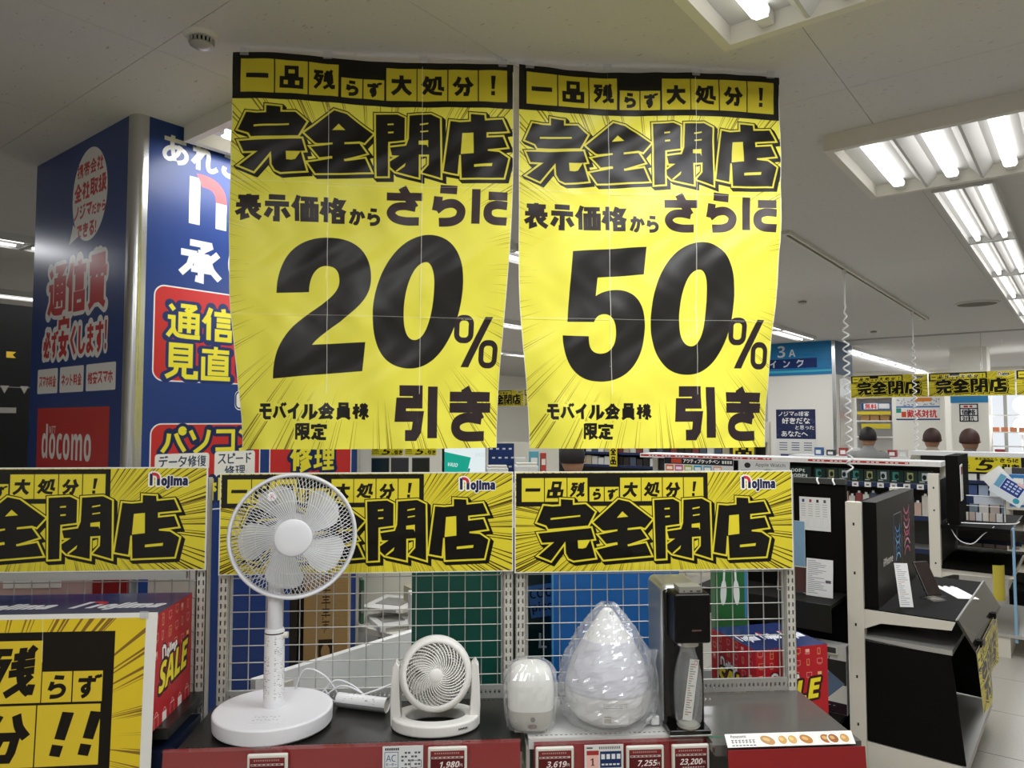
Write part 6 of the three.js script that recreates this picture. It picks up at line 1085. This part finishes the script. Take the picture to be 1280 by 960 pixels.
// next gondola unit further along the aisle
{
  const o = thing('aisle_gondola', 'beige gondola unit further along the aisle with black decks', 'gondola', G(-0.85, 0, 5.66), GR);
  const up = part(o, 'upright', span(-0.035, 0.03, 0, 1.15, -0.05, 0), M.beige); bits(up, 'bolt_hole', [0.9, 0.55, 1.05].map((y) => span(-0.005, 0.004, y, y + 0.012, -0.001, 0.0012)), M.hole);
  part(o, 'spine_panel', span(-0.012, 0.012, 0.1, 1.1, -0.95, -0.05), M.darkgrey); part(o, 'deck', span(0.012, 0.42, 0.785, 0.81, -0.95, -0.03), M.black); part(o, 'deck_front', span(0.42, 0.43, 0.7, 0.81, -0.95, -0.03), M.greyShelf); part(o, 'lower_deck', span(0.012, 0.42, 0.52, 0.54, -0.95, -0.03), M.black); part(o, 'lower_edge', span(0.02, 0.43, 0.5, 0.52, -0.95, -0.02), M.beige); part(o, 'shelf_bracket', extrude(pairs(0.02, 0.46, 0.1, 0.49, 0.4, 0.5, 0.43, 0.52, 0.02, 0.52), 0.01).translate(0, 0, -0.03), M.beige); part(o, 'base', span(0, 0.4, 0, 0.13, -0.95, -0.03), M.beige); part(o, 'back_screen', span(0.02, 0.42, 0.62, 0.785, -0.9, -0.885), M.greyShelf); part(o, 'price_strip', span(0.02, 0.42, 0.59, 0.62, -0.885, -0.88), M.navy); bits(o, 'paper_tag', [0, 1, 2, 3, 4].map((i) => span(0.03 + i * 0.078, 0.095 + i * 0.078, 0.565, 0.59, -0.884, -0.88)), mat('#d8c4c0', 0.6)); part(o, 'front_post', [span(0.425, 0.44, 0.1, 0.82, -0.06, -0.03)], mat('#7fa6c2', 0.4)); part(o, 'bottom_tray', span(0.02, 0.5, 0.13, 0.15, -0.95, -0.02), M.zinc);
  const tall = thing('black_display_tower', 'tall black display panel standing on the further gondola', 'display panel', G(-0.79, 0.81, 5.75), GR); part(tall, 'panel', span(0, 0.075, 0, 0.46, -0.5, 0), M.black); part(tall, 'white_leaflet', new THREE.BoxGeometry(0.004, 0.24, 0.1).rotateX(0.06).translate(0.085, 0.28, -0.06), M.paper); part(tall, 'red_print', new THREE.BoxGeometry(0.005, 0.05, 0.07).translate(0.0855, 0.36, -0.06), M.red);
  const cab = thing('loose_cable', 'thin white cable draped over the further gondola deck', 'cable', G(-0.7, 0.814, 5.8), GR); part(cab, 'cable', tube([V(-0.1, 0.004, 0), V(0.1, 0.006, -0.03), V(0.28, 0.012, -0.1), V(0.3, 0.02, -0.16)], 0.004, 24, 6), M.white); part(cab, 'loop', tube([V(-0.08, 0, 0.07), V(-0.02, -0.1, 0.075), V(0.05, -0.12, 0.075), V(0.12, -0.05, 0.075), V(0.18, 0.004, 0.07)], 0.0035, 24, 6), M.white);
  const ys = thing('hanging_yellow_cards', 'bent yellow sale card at the corner of the further gondola', 'card', G(-0.52, 0.69, 5.6), GR); part(ys, 'card', new THREE.CylinderGeometry(0.06, 0.06, 0.22, 12, 1, true, 0, 1.4).translate(0, -0.2, 0), mat('#b3a437', 0.55));
  const ww = thing('wire_product_basket', 'white wire stand of small packs on the further gondola', 'basket', G(-0.62, 0.81, 6.1), GR); part(ww, 'frame', [rod(V(-0.13, 0, 0), V(-0.13, 0.17, 0), 0.004), rod(V(0.13, 0, 0), V(0.13, 0.17, 0), 0.004), rod(V(-0.13, 0.17, 0), V(0.13, 0.17, 0), 0.004), rod(V(-0.13, 0.1, 0), V(0.13, 0.1, 0), 0.003)], M.white); part(ww, 'header_card', box(0.25, 0.05, 0.002, 0, 0.115, 0.004), mat('#c7ccd6', 0.5)); part(ww, 'navy_patch', box(0.06, 0.05, 0.001, -0.08, 0.115, 0.006), M.navy);
  for (let i = 0; i < 6; i++) single('small_pack', box(0.034, 0.055, 0.02), mat(['#d9d2c6', '#b9a99a', '#cfcfcf'][i % 3], 0.4), 'small silvery pack lined up in the white wire stand', 'package', G(-0.72 + i * 0.04, 0.81, 6.08), GR, 'small packs in the wire stand');
  const fl = thing('hanging_flyer', 'tilted blue and white flyer hanging above the aisle', 'flyer', G(-0.45, 0.98, 6.0), GR); const fa = canvasTexture(256, 200, (x, w, h) => { x.fillStyle = '#dfe6ea'; x.fillRect(0, 0, w, h); x.fillStyle = '#28408a'; x.fillRect(60, 20, 150, 110); x.fillStyle = '#e7c3b8'; x.fillRect(150, 6, 60, 24); x.fillStyle = '#6fa8c4'; x.fillRect(10, 10, 46, 120); x.fillStyle = '#c9d6ee'; for (let j = 0; j < 3; j++) for (let i = 0; i < 4; i++) x.fillRect(76 + i * 32, 36 + j * 28, 22, 16); x.fillStyle = '#3aa0b0'; x.beginPath(); x.arc(210, 160, 24, 0, 7); x.fill(); });
  part(fl, 'sheet', new THREE.PlaneGeometry(0.21, 0.15).rotateZ(-0.55).rotateY(-0.2).translate(0, 0.06, 0), printMat(fa, 0.5)); part(fl, 'back_sheet', new THREE.PlaneGeometry(0.2, 0.14).rotateZ(-0.9).translate(-0.05, 0.1, -0.03), M.paper); part(fl, 'clip_arm', rod(V(-0.02, 0.06, -0.02), V(-0.06, -0.17, -0.05), 0.003), M.clear);
}
// ---------------------------------------------------------------- cross gondola with headphones and chargers (faces the viewer)
function crossGondola(name, label, a0, a1, b, h, decks, back = M.darkgrey) {
  const w = a1 - a0, o = thing(name, label, 'gondola', G((a0 + a1) / 2, 0, b), GR);
  part(o, 'back_panel', span(-w / 2, w / 2, 0.1, h, -0.04, -0.01), back); part(o, 'plinth', span(-w / 2, w / 2, 0, 0.1, -0.06, 0.36), M.beige); for (const s of [-1, 1]) part(o, 'upright', span(s * w / 2 - 0.03, s * w / 2 + 0.03, 0, h, -0.05, 0.01), M.beige);
  for (const y of decks) { const d = part(o, 'shelf', span(-w / 2, w / 2, y - 0.02, y, 0, 0.3), M.zinc); part(d, 'price_strip', span(-w / 2, w / 2, y - 0.036, y + 0.002, 0.3, 0.306), M.navy); }
  return o;
}
{
  const g = crossGondola('accessory_gondola', 'long accessory gondola with navy price strip and red-lettered top board', -3.7, -1.0, 7.2, 1.13, [0.98, 0.72, 0.45]);
  const topArt = canvasTexture(1024, 40, (x, w, h) => { x.fillStyle = '#e8e6e0'; x.fillRect(0, 0, w, h); x.fillStyle = '#b8342f'; x.fillRect(0, 8, w * 0.5, 20); x.fillRect(w * 0.62, 8, w * 0.3, 18); x.fillStyle = '#e8d8d4'; for (let i = 0; i < 70; i++) if (i % 4) x.fillRect(20 + i * 14, 12, 9, 11); });
  part(g, 'top_board', span(-1.37, 1.37, 1.13, 1.17, -0.02, 0.31), M.white); part(g, 'top_print', sheet(2.72, 0.038, 0, 1.131, 0.312), printMat(topArt, 0.5));
  const packArt = (k) => canvasTexture(128, 96, (x, w, h) => { x.fillStyle = ['#20342f', '#2a3833', '#3a4a44'][k % 3]; x.fillRect(0, 0, w, h); x.fillStyle = ['#3f8c80', '#a7a86f', '#c5cbd0'][k % 3]; x.fillRect(20 + k * 8, 14, 60, 60); x.fillStyle = '#1c2624'; x.beginPath(); x.arc(60, 48, 20, 0, 7); x.fill(); x.fillStyle = '#cfd5d2'; x.fillRect(10, 80, 50, 6); });
  const pm = [0, 1, 2].map((k) => printMat(packArt(k), 0.35));
  for (let i = 0; i < 9; i++) { const p = thing('headphone_pack', 'dark green boxed headphone pack in the row above the navy strip', 'package', G(-1.95 + i * 0.105, 0.98, 7.02), GR, 'headphone packs on the accessory gondola'); part(p, 'box', box(0.1, 0.105, 0.08), mat('#22332f', 0.5)); part(p, 'print', sheet(0.098, 0.103, 0, 0.001, 0.0405), pm[i % 3]); }
  const five = canvasTexture(256, 160, (x, w, h) => { x.fillStyle = '#1f2e29'; x.fillRect(0, 0, w, h); x.fillStyle = '#dfe4e0'; x.font = 'bold 64px sans-serif'; x.fillText('500Pt', 30, 70); x.fillText('1000Pt', 20, 140); });
  const fs = thing('points_card', 'dark card with white 500 and 1000 point figures', 'card', G(-2.13, 0.98, 6.93), GR); part(fs, 'card', box(0.24, 0.11, 0.003), M.black); part(fs, 'print', sheet(0.238, 0.108, 0, 0.001, 0.0025), printMat(five, 0.5));
  const ta = canvasTexture(64, 64, (x, w, h) => { x.fillStyle = '#e2e1dc'; x.fillRect(0, 0, w, h); x.fillStyle = '#4a4644'; x.fillRect(16, 20, 32, 26); x.fillStyle = '#b9b4b0'; x.fillRect(22, 28, 20, 5); }), tm = printMat(ta, 0.5);
  for (let i = 0; i < 13; i++) { const p = thing('shelf_tag', 'small white electronic tag on the navy strip below headphones', 'price tag', G(-2.33 + i * 0.1, 0.94, 6.886), GR, 'small tags on the accessory gondola'); part(p, 'case', box(0.05, 0.04, 0.008), M.white); part(p, 'face', sheet(0.044, 0.034, 0, 0.003, 0.0045), tm); }
  const pen = canvasTexture(768, 160, (x, w, h) => { x.fillStyle = '#1c2024'; x.fillRect(0, 0, w, 74); x.fillStyle = '#d5d3cd'; x.fillRect(0, 74, w, 86); x.fillStyle = '#b8442e'; x.fillRect(80, 10, 120, 54); lettering(x, 'アクティブタッチペン', 215, 14, 44, '#f0eee8', { w: 0.15, sx: 0.9 }); x.fillStyle = '#d7d5cf'; for (let i = 0; i < 4; i++) x.fillRect(650 + i * 28, 20, 20, 34); const cols = ['#d76a3a', '#c94f86', '#9cb03a', '#2f9ec4', '#6fa0b8', '#d8a48c']; cols.forEach((q, i) => { x.fillStyle = q; x.fillRect(14 + i * 108, 84, 92, 70); x.fillStyle = '#efe9df'; x.fillRect(26 + i * 108, 104, 66, 34); }); });
  const ps = thing('touch_pen_board', 'board of coloured touch pen cards under a black title strip', 'sign', G(-3.07, 1.0, 6.87), GR); part(ps, 'board', box(0.72, 0.14, 0.006), M.white); part(ps, 'print', sheet(0.718, 0.138, 0, 0.001, 0.004), printMat(pen, 0.5));
  const aw = canvasTexture(384, 128, (x, w, h) => { x.fillStyle = '#cfcfca'; x.fillRect(0, 0, w, h); x.fillStyle = '#2e2f2e'; x.font = '40px sans-serif'; x.fillText('Apple Watch', 130, 50); x.beginPath(); x.arc(70, 44, 24, 0, 7); x.fill(); x.fillStyle = '#54645c'; x.beginPath(); x.ellipse(230, 106, 60, 30, 0, 0, 7); x.fill(); x.fillStyle = '#777'; x.fillRect(20, 88, 90, 8); });
  const ap = thing('watch_board', 'pale grey smart watch board on the accessory gondola', 'sign', G(-2.42, 1.0, 6.87), GR); part(ap, 'board', box(0.48, 0.135, 0.006), M.offwhite); part(ap, 'print', sheet(0.478, 0.133, 0, 0.001, 0.004), printMat(aw, 0.5));
  rs = 41; for (let i = 0; i < 22; i++) { const p = thing('charger_pack', 'small boxed charger standing on the middle accessory shelf', 'package', G(-2.25 + i * 0.057, 0.72, 7.0), GR, 'charger packs on the accessory gondola'); const hh = rnd(0.1, 0.17); part(p, 'box', box(0.05, hh, 0.06), mat(['#cfc8bd', '#8b3b3a', '#d8d4cc', '#3e4a5e', '#c8a99a'][i % 5], 0.5)); part(p, 'hang_tab', box(0.02, 0.02, 0.003, 0, hh, 0.02), M.paper); }
}
{ // far gondola under the 5% sign
  const g = crossGondola('media_gondola', 'far gondola below the yellow 5% sign with navy strips', -1.62, -0.55, 9.75, 1.12, [0.86, 0.7, 0.5, 0.3]);
  part(g, 'top_board', span(-0.55, 0.55, 1.12, 1.165, -0.02, 0.31), M.white);
  const s = thing('five_percent_sign', 'wide yellow 5% discount sign under the white gondola top', 'sign', G(-0.9, 0.955, 9.42), GR); part(s, 'board', box(0.6, 0.165, 0.004), M.white); part(s, 'print', sheet(0.598, 0.163, 0, 0.001, 0.003), fiveMat);
  const s2 = thing('five_percent_sign', 'narrow yellow discount sign left of the black display panel', 'sign', G(-1.5, 0.955, 9.42), GR); part(s2, 'board', box(0.22, 0.1, 0.004), M.white); part(s2, 'print', sheet(0.218, 0.098, 0, 0.001, 0.003), fiveMat);
  rs = 51; for (let j = 0; j < 3; j++) for (let i = 0; i < 10; i++) single('media_pack', box(0.085, 0.11, 0.05), mat([['#9fb0c4', '#dfe2e6', '#41598a'], ['#c9c6bf', '#b5a7a0', '#6d7f8a'], ['#2c3a5c', '#d8d8d8', '#a8b7c6']][j][i % 3], 0.45), ['pale blue media pack on the upper shelf of far gondola', 'grey media pack on the middle shelf of far gondola', 'navy media pack on the lower shelf of far gondola'][j], 'package', G(-1.55 + i * 0.1, [0.7, 0.5, 0.3][j], 9.5), GR, 'media packs on the far gondola');
  for (let i = 0; i < 5; i++) single('white_tag_card', box(0.09, 0.07, 0.003), M.paper, 'blank white tag card on the shelf below the 5% sign', 'card', G(-1.05 + i * 0.12, 0.862, 9.45), GR, 'white tag cards below the 5% sign');
}
{ // beige slotted side shelf at the right edge, further down the aisle
  const o = thing('stepped_side_shelf', 'beige shelf side with curved brackets at the aisle end', 'shelf', G(-0.58, 0, 7.7), GR);
  part(o, 'upright', span(-0.03, 0.02, 0, 1.1, -0.05, 0), M.beige); part(o, 'back_panel', span(0.02, 0.6, 0.1, 1.1, -0.06, -0.03), M.darkgrey); part(o, 'plinth', span(0, 0.6, 0, 0.12, -0.05, 0.35), M.black);
  for (const y of [0.26, 0.43, 0.6, 0.77, 0.94]) { const s = part(o, 'shelf', span(0, 0.6, y, y + 0.015, -0.03, 0.3), M.beige); part(s, 'bracket', extrude(pairs(0, y - 0.05, 0.06, y - 0.03, 0.25, y - 0.012, 0.3, y, 0, y), 0.012).rotateY(-Math.PI / 2).translate(0.01, 0, 0), M.beige); }
  for (let i = 0; i < 6; i++) { const p = thing('blue_ink_box', 'blue and white ink box on the beige side shelf', 'package', G(-0.5 + (i % 3) * 0.15, [0.955, 0.785][Math.floor(i / 3)], 7.55), GR, 'blue ink boxes on the side shelf'); part(p, 'box', box(0.13, 0.1, 0.08), mat('#2f78b4', 0.45)); part(p, 'label_patch', box(0.07, 0.05, 0.002, 0, 0.02, 0.04), M.paper); }
}
// ---------------------------------------------------------------- far banners, counters and wall panels
for (let k = 0; k < 4; k++) {
  const o = thing('far_closing_banner', ['far yellow closing sale banner nearest the aisle sign pillar', 'far yellow closing sale banner above the white poster wall', 'far yellow closing sale banner above the bright window', 'far yellow closing sale banner at the wall end'][k], 'banner', G(-2.44 + k * 1.08, 1.87, 12.44), GR);
  part(o, 'board', box(1.07, 0.35, 0.006), M.white); part(o, 'print', sheet(1.068, 0.348, 0, 0.001, 0.004), signMat); parts(o, 'hanger', [rod(V(-0.4, 0.35, 0), V(-0.4, 0.93, 0), 0.0008), rod(V(0.4, 0.35, 0), V(0.4, 0.93, 0), 0.0008)], M.clear);
}
for (let k = 0; k < 2; k++) { const o = thing('far_closing_banner', ['far yellow closing sale banner glimpsed between the two big posters', 'far yellow closing sale banner beyond the gap of the posters'][k], 'banner', G(-10.0 + k * 1.08, 1.83, 12.44), GR); part(o, 'board', box(1.07, 0.35, 0.006), M.white); part(o, 'print', sheet(1.068, 0.348, 0, 0.001, 0.004), signMat); parts(o, 'hanger', [rod(V(-0.4, 0.35, 0), V(-0.4, 0.97, 0), 0.0008), rod(V(0.4, 0.35, 0), V(0.4, 0.97, 0), 0.0008)], M.clear); }
{
  const taiko = canvasTexture(512, 240, (x, w, h) => { x.fillStyle = '#e9e8e4'; x.fillRect(0, 0, w, h); x.fillStyle = '#8fa0b8'; rs = 61; for (let i = 0; i < 60; i++) x.fillRect(rnd(0, w), rnd(0, 80), rnd(6, 20), rnd(6, 16)); x.fillStyle = '#e08a3a'; x.fillRect(230, 0, 190, 40); x.fillStyle = '#4d7fc0'; x.fillRect(0, 90, w, 16); x.fillStyle = '#f1efe9'; x.fillRect(0, 110, w, 120); x.fillStyle = '#2f9a86'; x.fillRect(0, 112, 60, 50); lettering(x, '徹底対抗', 130, 128, 88, '#d23a3a', { w: 0.16, sx: 0.95 }); x.fillStyle = '#d9542f'; x.fillRect(64, 150, 56, 60); x.fillStyle = '#1d3a7c'; x.fillRect(0, 226, w, 14); });
  const kakaku = canvasTexture(256, 288, (x, w, h) => { x.fillStyle = '#ecebe6'; x.fillRect(0, 0, w, h); x.strokeStyle = '#1b2233'; x.lineWidth = 16; x.strokeRect(8, 8, w - 16, h - 16); x.beginPath(); x.moveTo(8, 76); x.lineTo(w - 8, 76); x.moveTo(128, 76); x.lineTo(128, h); x.moveTo(8, 190); x.lineTo(w - 8, 190); x.stroke(); lettering(x, '価格', 30, 88, 92, '#1b2233', { w: 0.14 }); x.fillStyle = '#c23c34'; x.fillRect(60, 28, 60, 30); x.fillRect(140, 28, 40, 30); lettering(x, '対抗', 36, 200, 80, '#1b2233', { w: 0.12 }); });
  const pw = thing('poster_wall', 'white partition with red-lettered posters below the far banners', 'partition', G(-2.47, 0, 15), GR); part(pw, 'panel', span(-0.4, 0.42, 0, 1.98, -0.08, 0), M.wall); part(pw, 'poster_print', sheet(0.7, 0.4, 0.0, 1.53, 0.004), printMat(taiko, 0.5));
  const wp = thing('blue_topped_pillar', 'white pillar with blue band and price poster beside the bright window', 'pillar', G(-1.67, 0, 15), GR); part(wp, 'core', span(-0.28, 0.28, 0, CEIL, -0.5, 0), M.wall); part(wp, 'blue_band', span(-0.281, 0.281, 1.83, 2.2, 0, 0.008), M.cyan); part(wp, 'poster_print', sheet(0.28, 0.31, -0.01, 1.5, 0.006), printMat(kakaku, 0.5));
  const sh = thing('repair_shelf', 'white open shelf of boxes with blue and red free repair sign', 'shelf', G(-3.2, 0, 15), GR); part(sh, 'back_panel', span(-0.32, 0.33, 0, 1.96, -0.4, -0.38), M.white); part(sh, 'side', span(0.31, 0.33, 0, 1.96, -0.38, 0), M.white); part(sh, 'side', span(-0.32, -0.3, 0, 1.96, -0.38, 0), M.white); for (const y of [1.2, 1.5, 1.94]) part(sh, 'board', span(-0.3, 0.31, y, y + 0.02, -0.38, 0), M.white);
  const free = canvasTexture(384, 96, (x, w, h) => { x.fillStyle = '#24508f'; x.fillRect(0, 0, w, h); x.fillStyle = '#e9e8e4'; x.fillRect(30, 8, 190, 80); x.fillRect(230, 12, 140, 70); lettering(x, '無料', 44, 12, 74, '#d0343a', { w: 0.16, sx: 1.05 }); });
  part(sh, 'sign_print', sheet(0.5, 0.13, 0.04, 1.72, 0.003), printMat(free, 0.5)); parts(sh, 'yellow_strip', [sheet(0.58, 0.06, 0, 1.63, 0.004), sheet(0.5, 0.09, 0.03, 1.37, 0.004)], mat('#d9c62f', 0.5));
  for (let i = 0; i < 3; i++) single('brown_box', rbox(0.15, 0.1, 0.2, 0.004), mat('#a9804f', 0.8), 'small brown box on the white open shelf below the free sign', 'carton', G(-3.36 + i * 0.17, 1.52, 15.12), GR, 'brown boxes on the open shelf');
  const ct = thing('service_counter', 'long white service counter with dark goods in front of far wall', 'counter', G(-2.0, 0, 11.6), GR); part(ct, 'counter_top', span(-1.6, 2.0, 0.96, 1.0, -0.3, 0.3), M.white); part(ct, 'counter_body', span(-1.55, 1.95, 0, 0.96, -0.25, 0.2), M.darkgrey);
  rs = 71; for (let i = 0; i < 16; i++) { const p = thing('counter_item', ['blue boxed item on the far service counter', 'dark boxed item on the far service counter', 'red boxed item on the far service counter', 'white boxed item on the far service counter'][i % 4], 'package', G(-3.2 + i * 0.16, 1.0, 11.5 + rnd(-0.1, 0.1)), GR, 'boxed items on the far counter'); const h = rnd(0.06, 0.14); part(p, 'box', box(0.11, h, 0.1), mat(['#3d6a9c', '#33343a', '#9c3a38', '#d8d6d0'][i % 4], 0.5)); part(p, 'patch', box(0.07, h * 0.5, 0.002, 0, h * 0.2, 0.05), M.paper); }
  const ch = thing('black_chair', 'black rounded chair back in front of the far counter', 'chair', G(-1.85, 0, 10.1), GR); part(ch, 'backrest', new THREE.SphereGeometry(0.22, 24, 16).scale(1, 0.9, 0.2).translate(0, 0.8, 0), M.blackSoft); part(ch, 'seat', rbox(0.44, 0.07, 0.42, 0.02, 0, 0.42, -0.22), M.blackSoft); for (const [x, z] of [[-0.18, -0.02], [0.18, -0.02], [-0.18, -0.4], [0.18, -0.4]]) part(ch, 'leg', cyl(0.014, 0.014, 0.43, x, 0, z), M.zinc);
  const light = thing('round_light_sign', 'pair of glowing white round lamps in the bright window', 'lamp', G(-1.0, 0, 16.2), GR); part(light, 'pole', cyl(0.015, 0.015, 1.9), M.white); for (const y of [1.42, 1.8]) part(light, 'lamp_globe', new THREE.SphereGeometry(0.15, 24, 16).translate(0.02, y, 0), new THREE.MeshStandardMaterial({ color: '#ffffff', emissive: '#ffffff', emissiveIntensity: 2 })); part(light, 'base', cyl(0.16, 0.16, 0.02), M.white); const pl = new THREE.PointLight('#ffffff', 3); pl.position.set(0.02, 1.6, 0.3); pl.castShadow = true; pl.name = 'lamp_light'; light.add(pl);
  const bs = thing('bright_shelf', 'pale shelving with orange goods in front of the bright window', 'shelf', G(-0.95, 0, 15.6), GR); parts(bs, 'frame', [span(-0.5, -0.47, 0, 1.95, -0.3, 0), span(0.5, 0.53, 0, 1.95, -0.3, 0)], M.white); for (const y of [1.05, 1.3, 1.6]) part(bs, 'board', span(-0.5, 0.5, y, y + 0.02, -0.3, 0), M.white); parts(bs, 'goods_box', [...Array(7).keys()].map((i) => box(0.1, 0.08, 0.12, -0.4 + i * 0.13, 1.32, -0.1)), mat('#c9825a', 0.6));
}
{ // dim goods beyond the person, between the 50% poster and the right-hand sign
  const g = crossGondola('boxed_goods_gondola', 'tall dark gondola of packaged goods seen under the 50% poster', -7.2, -3.6, 10.4, 1.5, [0.6, 0.82, 1.02, 1.22]);
  rs = 81; let i = 0; for (const y of [0.82, 1.02, 1.22]) for (let a = -7.1; a < -3.7; a += 0.115) { i++; single('boxed_good', box(0.1, rnd(0.1, 0.15), 0.1), mat(['#2b2523', '#c9c6bd', '#7a3b37', '#d9d9d5', '#1c1a1a', '#4a5568', '#b3a68c'][Math.floor(rnd(0, 7))], 0.5), { 0.82: 'boxed good on the lower visible shelf of dark gondola', 1.02: 'boxed good on the middle visible shelf of dark gondola', 1.22: 'boxed good on the top visible shelf of dark gondola' }[y], 'package', G(a, y, 10.2), GR, 'boxed goods on the dark gondola'); }
  for (const [a, w, y, label] of [[-5.9, 0.14, 0.8, 'upright yellow strip sign hung on the dark gondola'], [-3.82, 0.3, 1.0, 'yellow sign at the end of the dark gondola']]) { const s = thing('yellow_strip_sign', label, 'sign', G(a, y, 10.06), GR); part(s, 'card', box(w, 0.32, 0.004), mat('#ddc92e', 0.5)); const t = canvasTexture(128, 256, (x, ww, h) => { x.fillStyle = '#ddc92e'; x.fillRect(0, 0, ww, h); lettering(x, '全', 14, 14, 100, '#17120a', { w: 0.17 }); lettering(x, '品', 14, 134, 100, '#17120a', { w: 0.17 }); }); part(s, 'print', sheet(w - 0.004, 0.316, 0, 0.002, 0.003), printMat(t, 0.5)); }
}
{ // black party board at the far left and bits of the carrier corner
  const t = canvasTexture(1024, 1024, (x, w, h) => {
    x.fillStyle = '#0c0b09'; x.fillRect(0, 0, w, h); x.strokeStyle = '#6e6a62'; x.lineWidth = 3;
    for (const y0 of [260, 640]) { x.beginPath(); x.moveTo(0, y0); x.lineTo(w, y0 + 10); x.stroke(); x.fillStyle = '#8a867c'; for (let i = 0; i < 26; i++) poly(x, [[i * 40, y0], [i * 40 + 18, y0], [i * 40 + 9, y0 + 26]]), x.fill(); }
    x.fillStyle = '#8b877d'; for (let i = 0; i < 8; i++) x.fillRect(40 + i * 130, 330, 44, 18); x.strokeStyle = '#8a867c'; for (let i = 0; i < 6; i++) { x.beginPath(); x.ellipse(100 + i * 180, 830, 70, 46, 0, 0, 7); x.stroke(); } x.fillStyle = '#c9a52e'; for (let i = 0; i < 6; i++) poly(x, [[90 + i * 180, 150], [110 + i * 180, 150], [103 + i * 180, 160], [110 + i * 180, 170], [90 + i * 180, 170]]), x.fill();
    x.fillStyle = '#aaa69c'; x.font = '20px sans-serif'; for (let i = 0; i < 6; i++) x.fillText('46m', 140 + i * 180, 366);
  });
  const o = thing('black_party_board', 'tall black board with white bunting drawings beyond the pillar', 'board', G(-6.3, 0, 2.4), GR); part(o, 'board', span(-0.04, 0, 0, 2.37, -1.4, 1.9), M.black); part(o, 'print', new THREE.PlaneGeometry(3.28, 2.36).rotateY(Math.PI / 2).translate(0.002, 1.185, 0.25), printMat(t, 0.6));
  const rod1 = thing('hanging_pole', 'thin black rod hanging from the ceiling beyond the pillar', 'rod', G(-5.3, 0, 1.35), GR); part(rod1, 'rod', rod(V(0, 1.2, 0), V(0, CEIL, 0), 0.006), M.black); part(rod1, 'ceiling_cap', cyl(0.02, 0.02, 0.02, 0, CEIL - 0.02, 0), M.black);
  const pk = thing('pink_poster_stand', 'pink and red poster stand behind the left wire mesh', 'poster', F(-1.66, 0, -0.5), FR); part(pk, 'board', box(0.36, 1.04, 0.01), mat('#c9a9a4', 0.6)); part(pk, 'red_patch', box(0.12, 0.3, 0.004, 0.22, 0.74, 0.005), M.red); part(pk, 'white_patch', box(0.2, 0.1, 0.004, -0.05, 0.9, 0.008), M.paper);
  const wb = thing('white_notice_board', 'white board with torn notice behind the left wire mesh', 'board', F(-1.19, 0, -0.46), FR); part(wb, 'board', box(0.2, 1.06, 0.012), M.offwhite); part(wb, 'notice', box(0.15, 0.1, 0.002, 0.01, 0.93, 0.007), M.paper);
}
for (const o of scene.children) if (o.isMesh && !o.userData.category) console.log('untagged', o.name);
renderer.render(scene, camera);
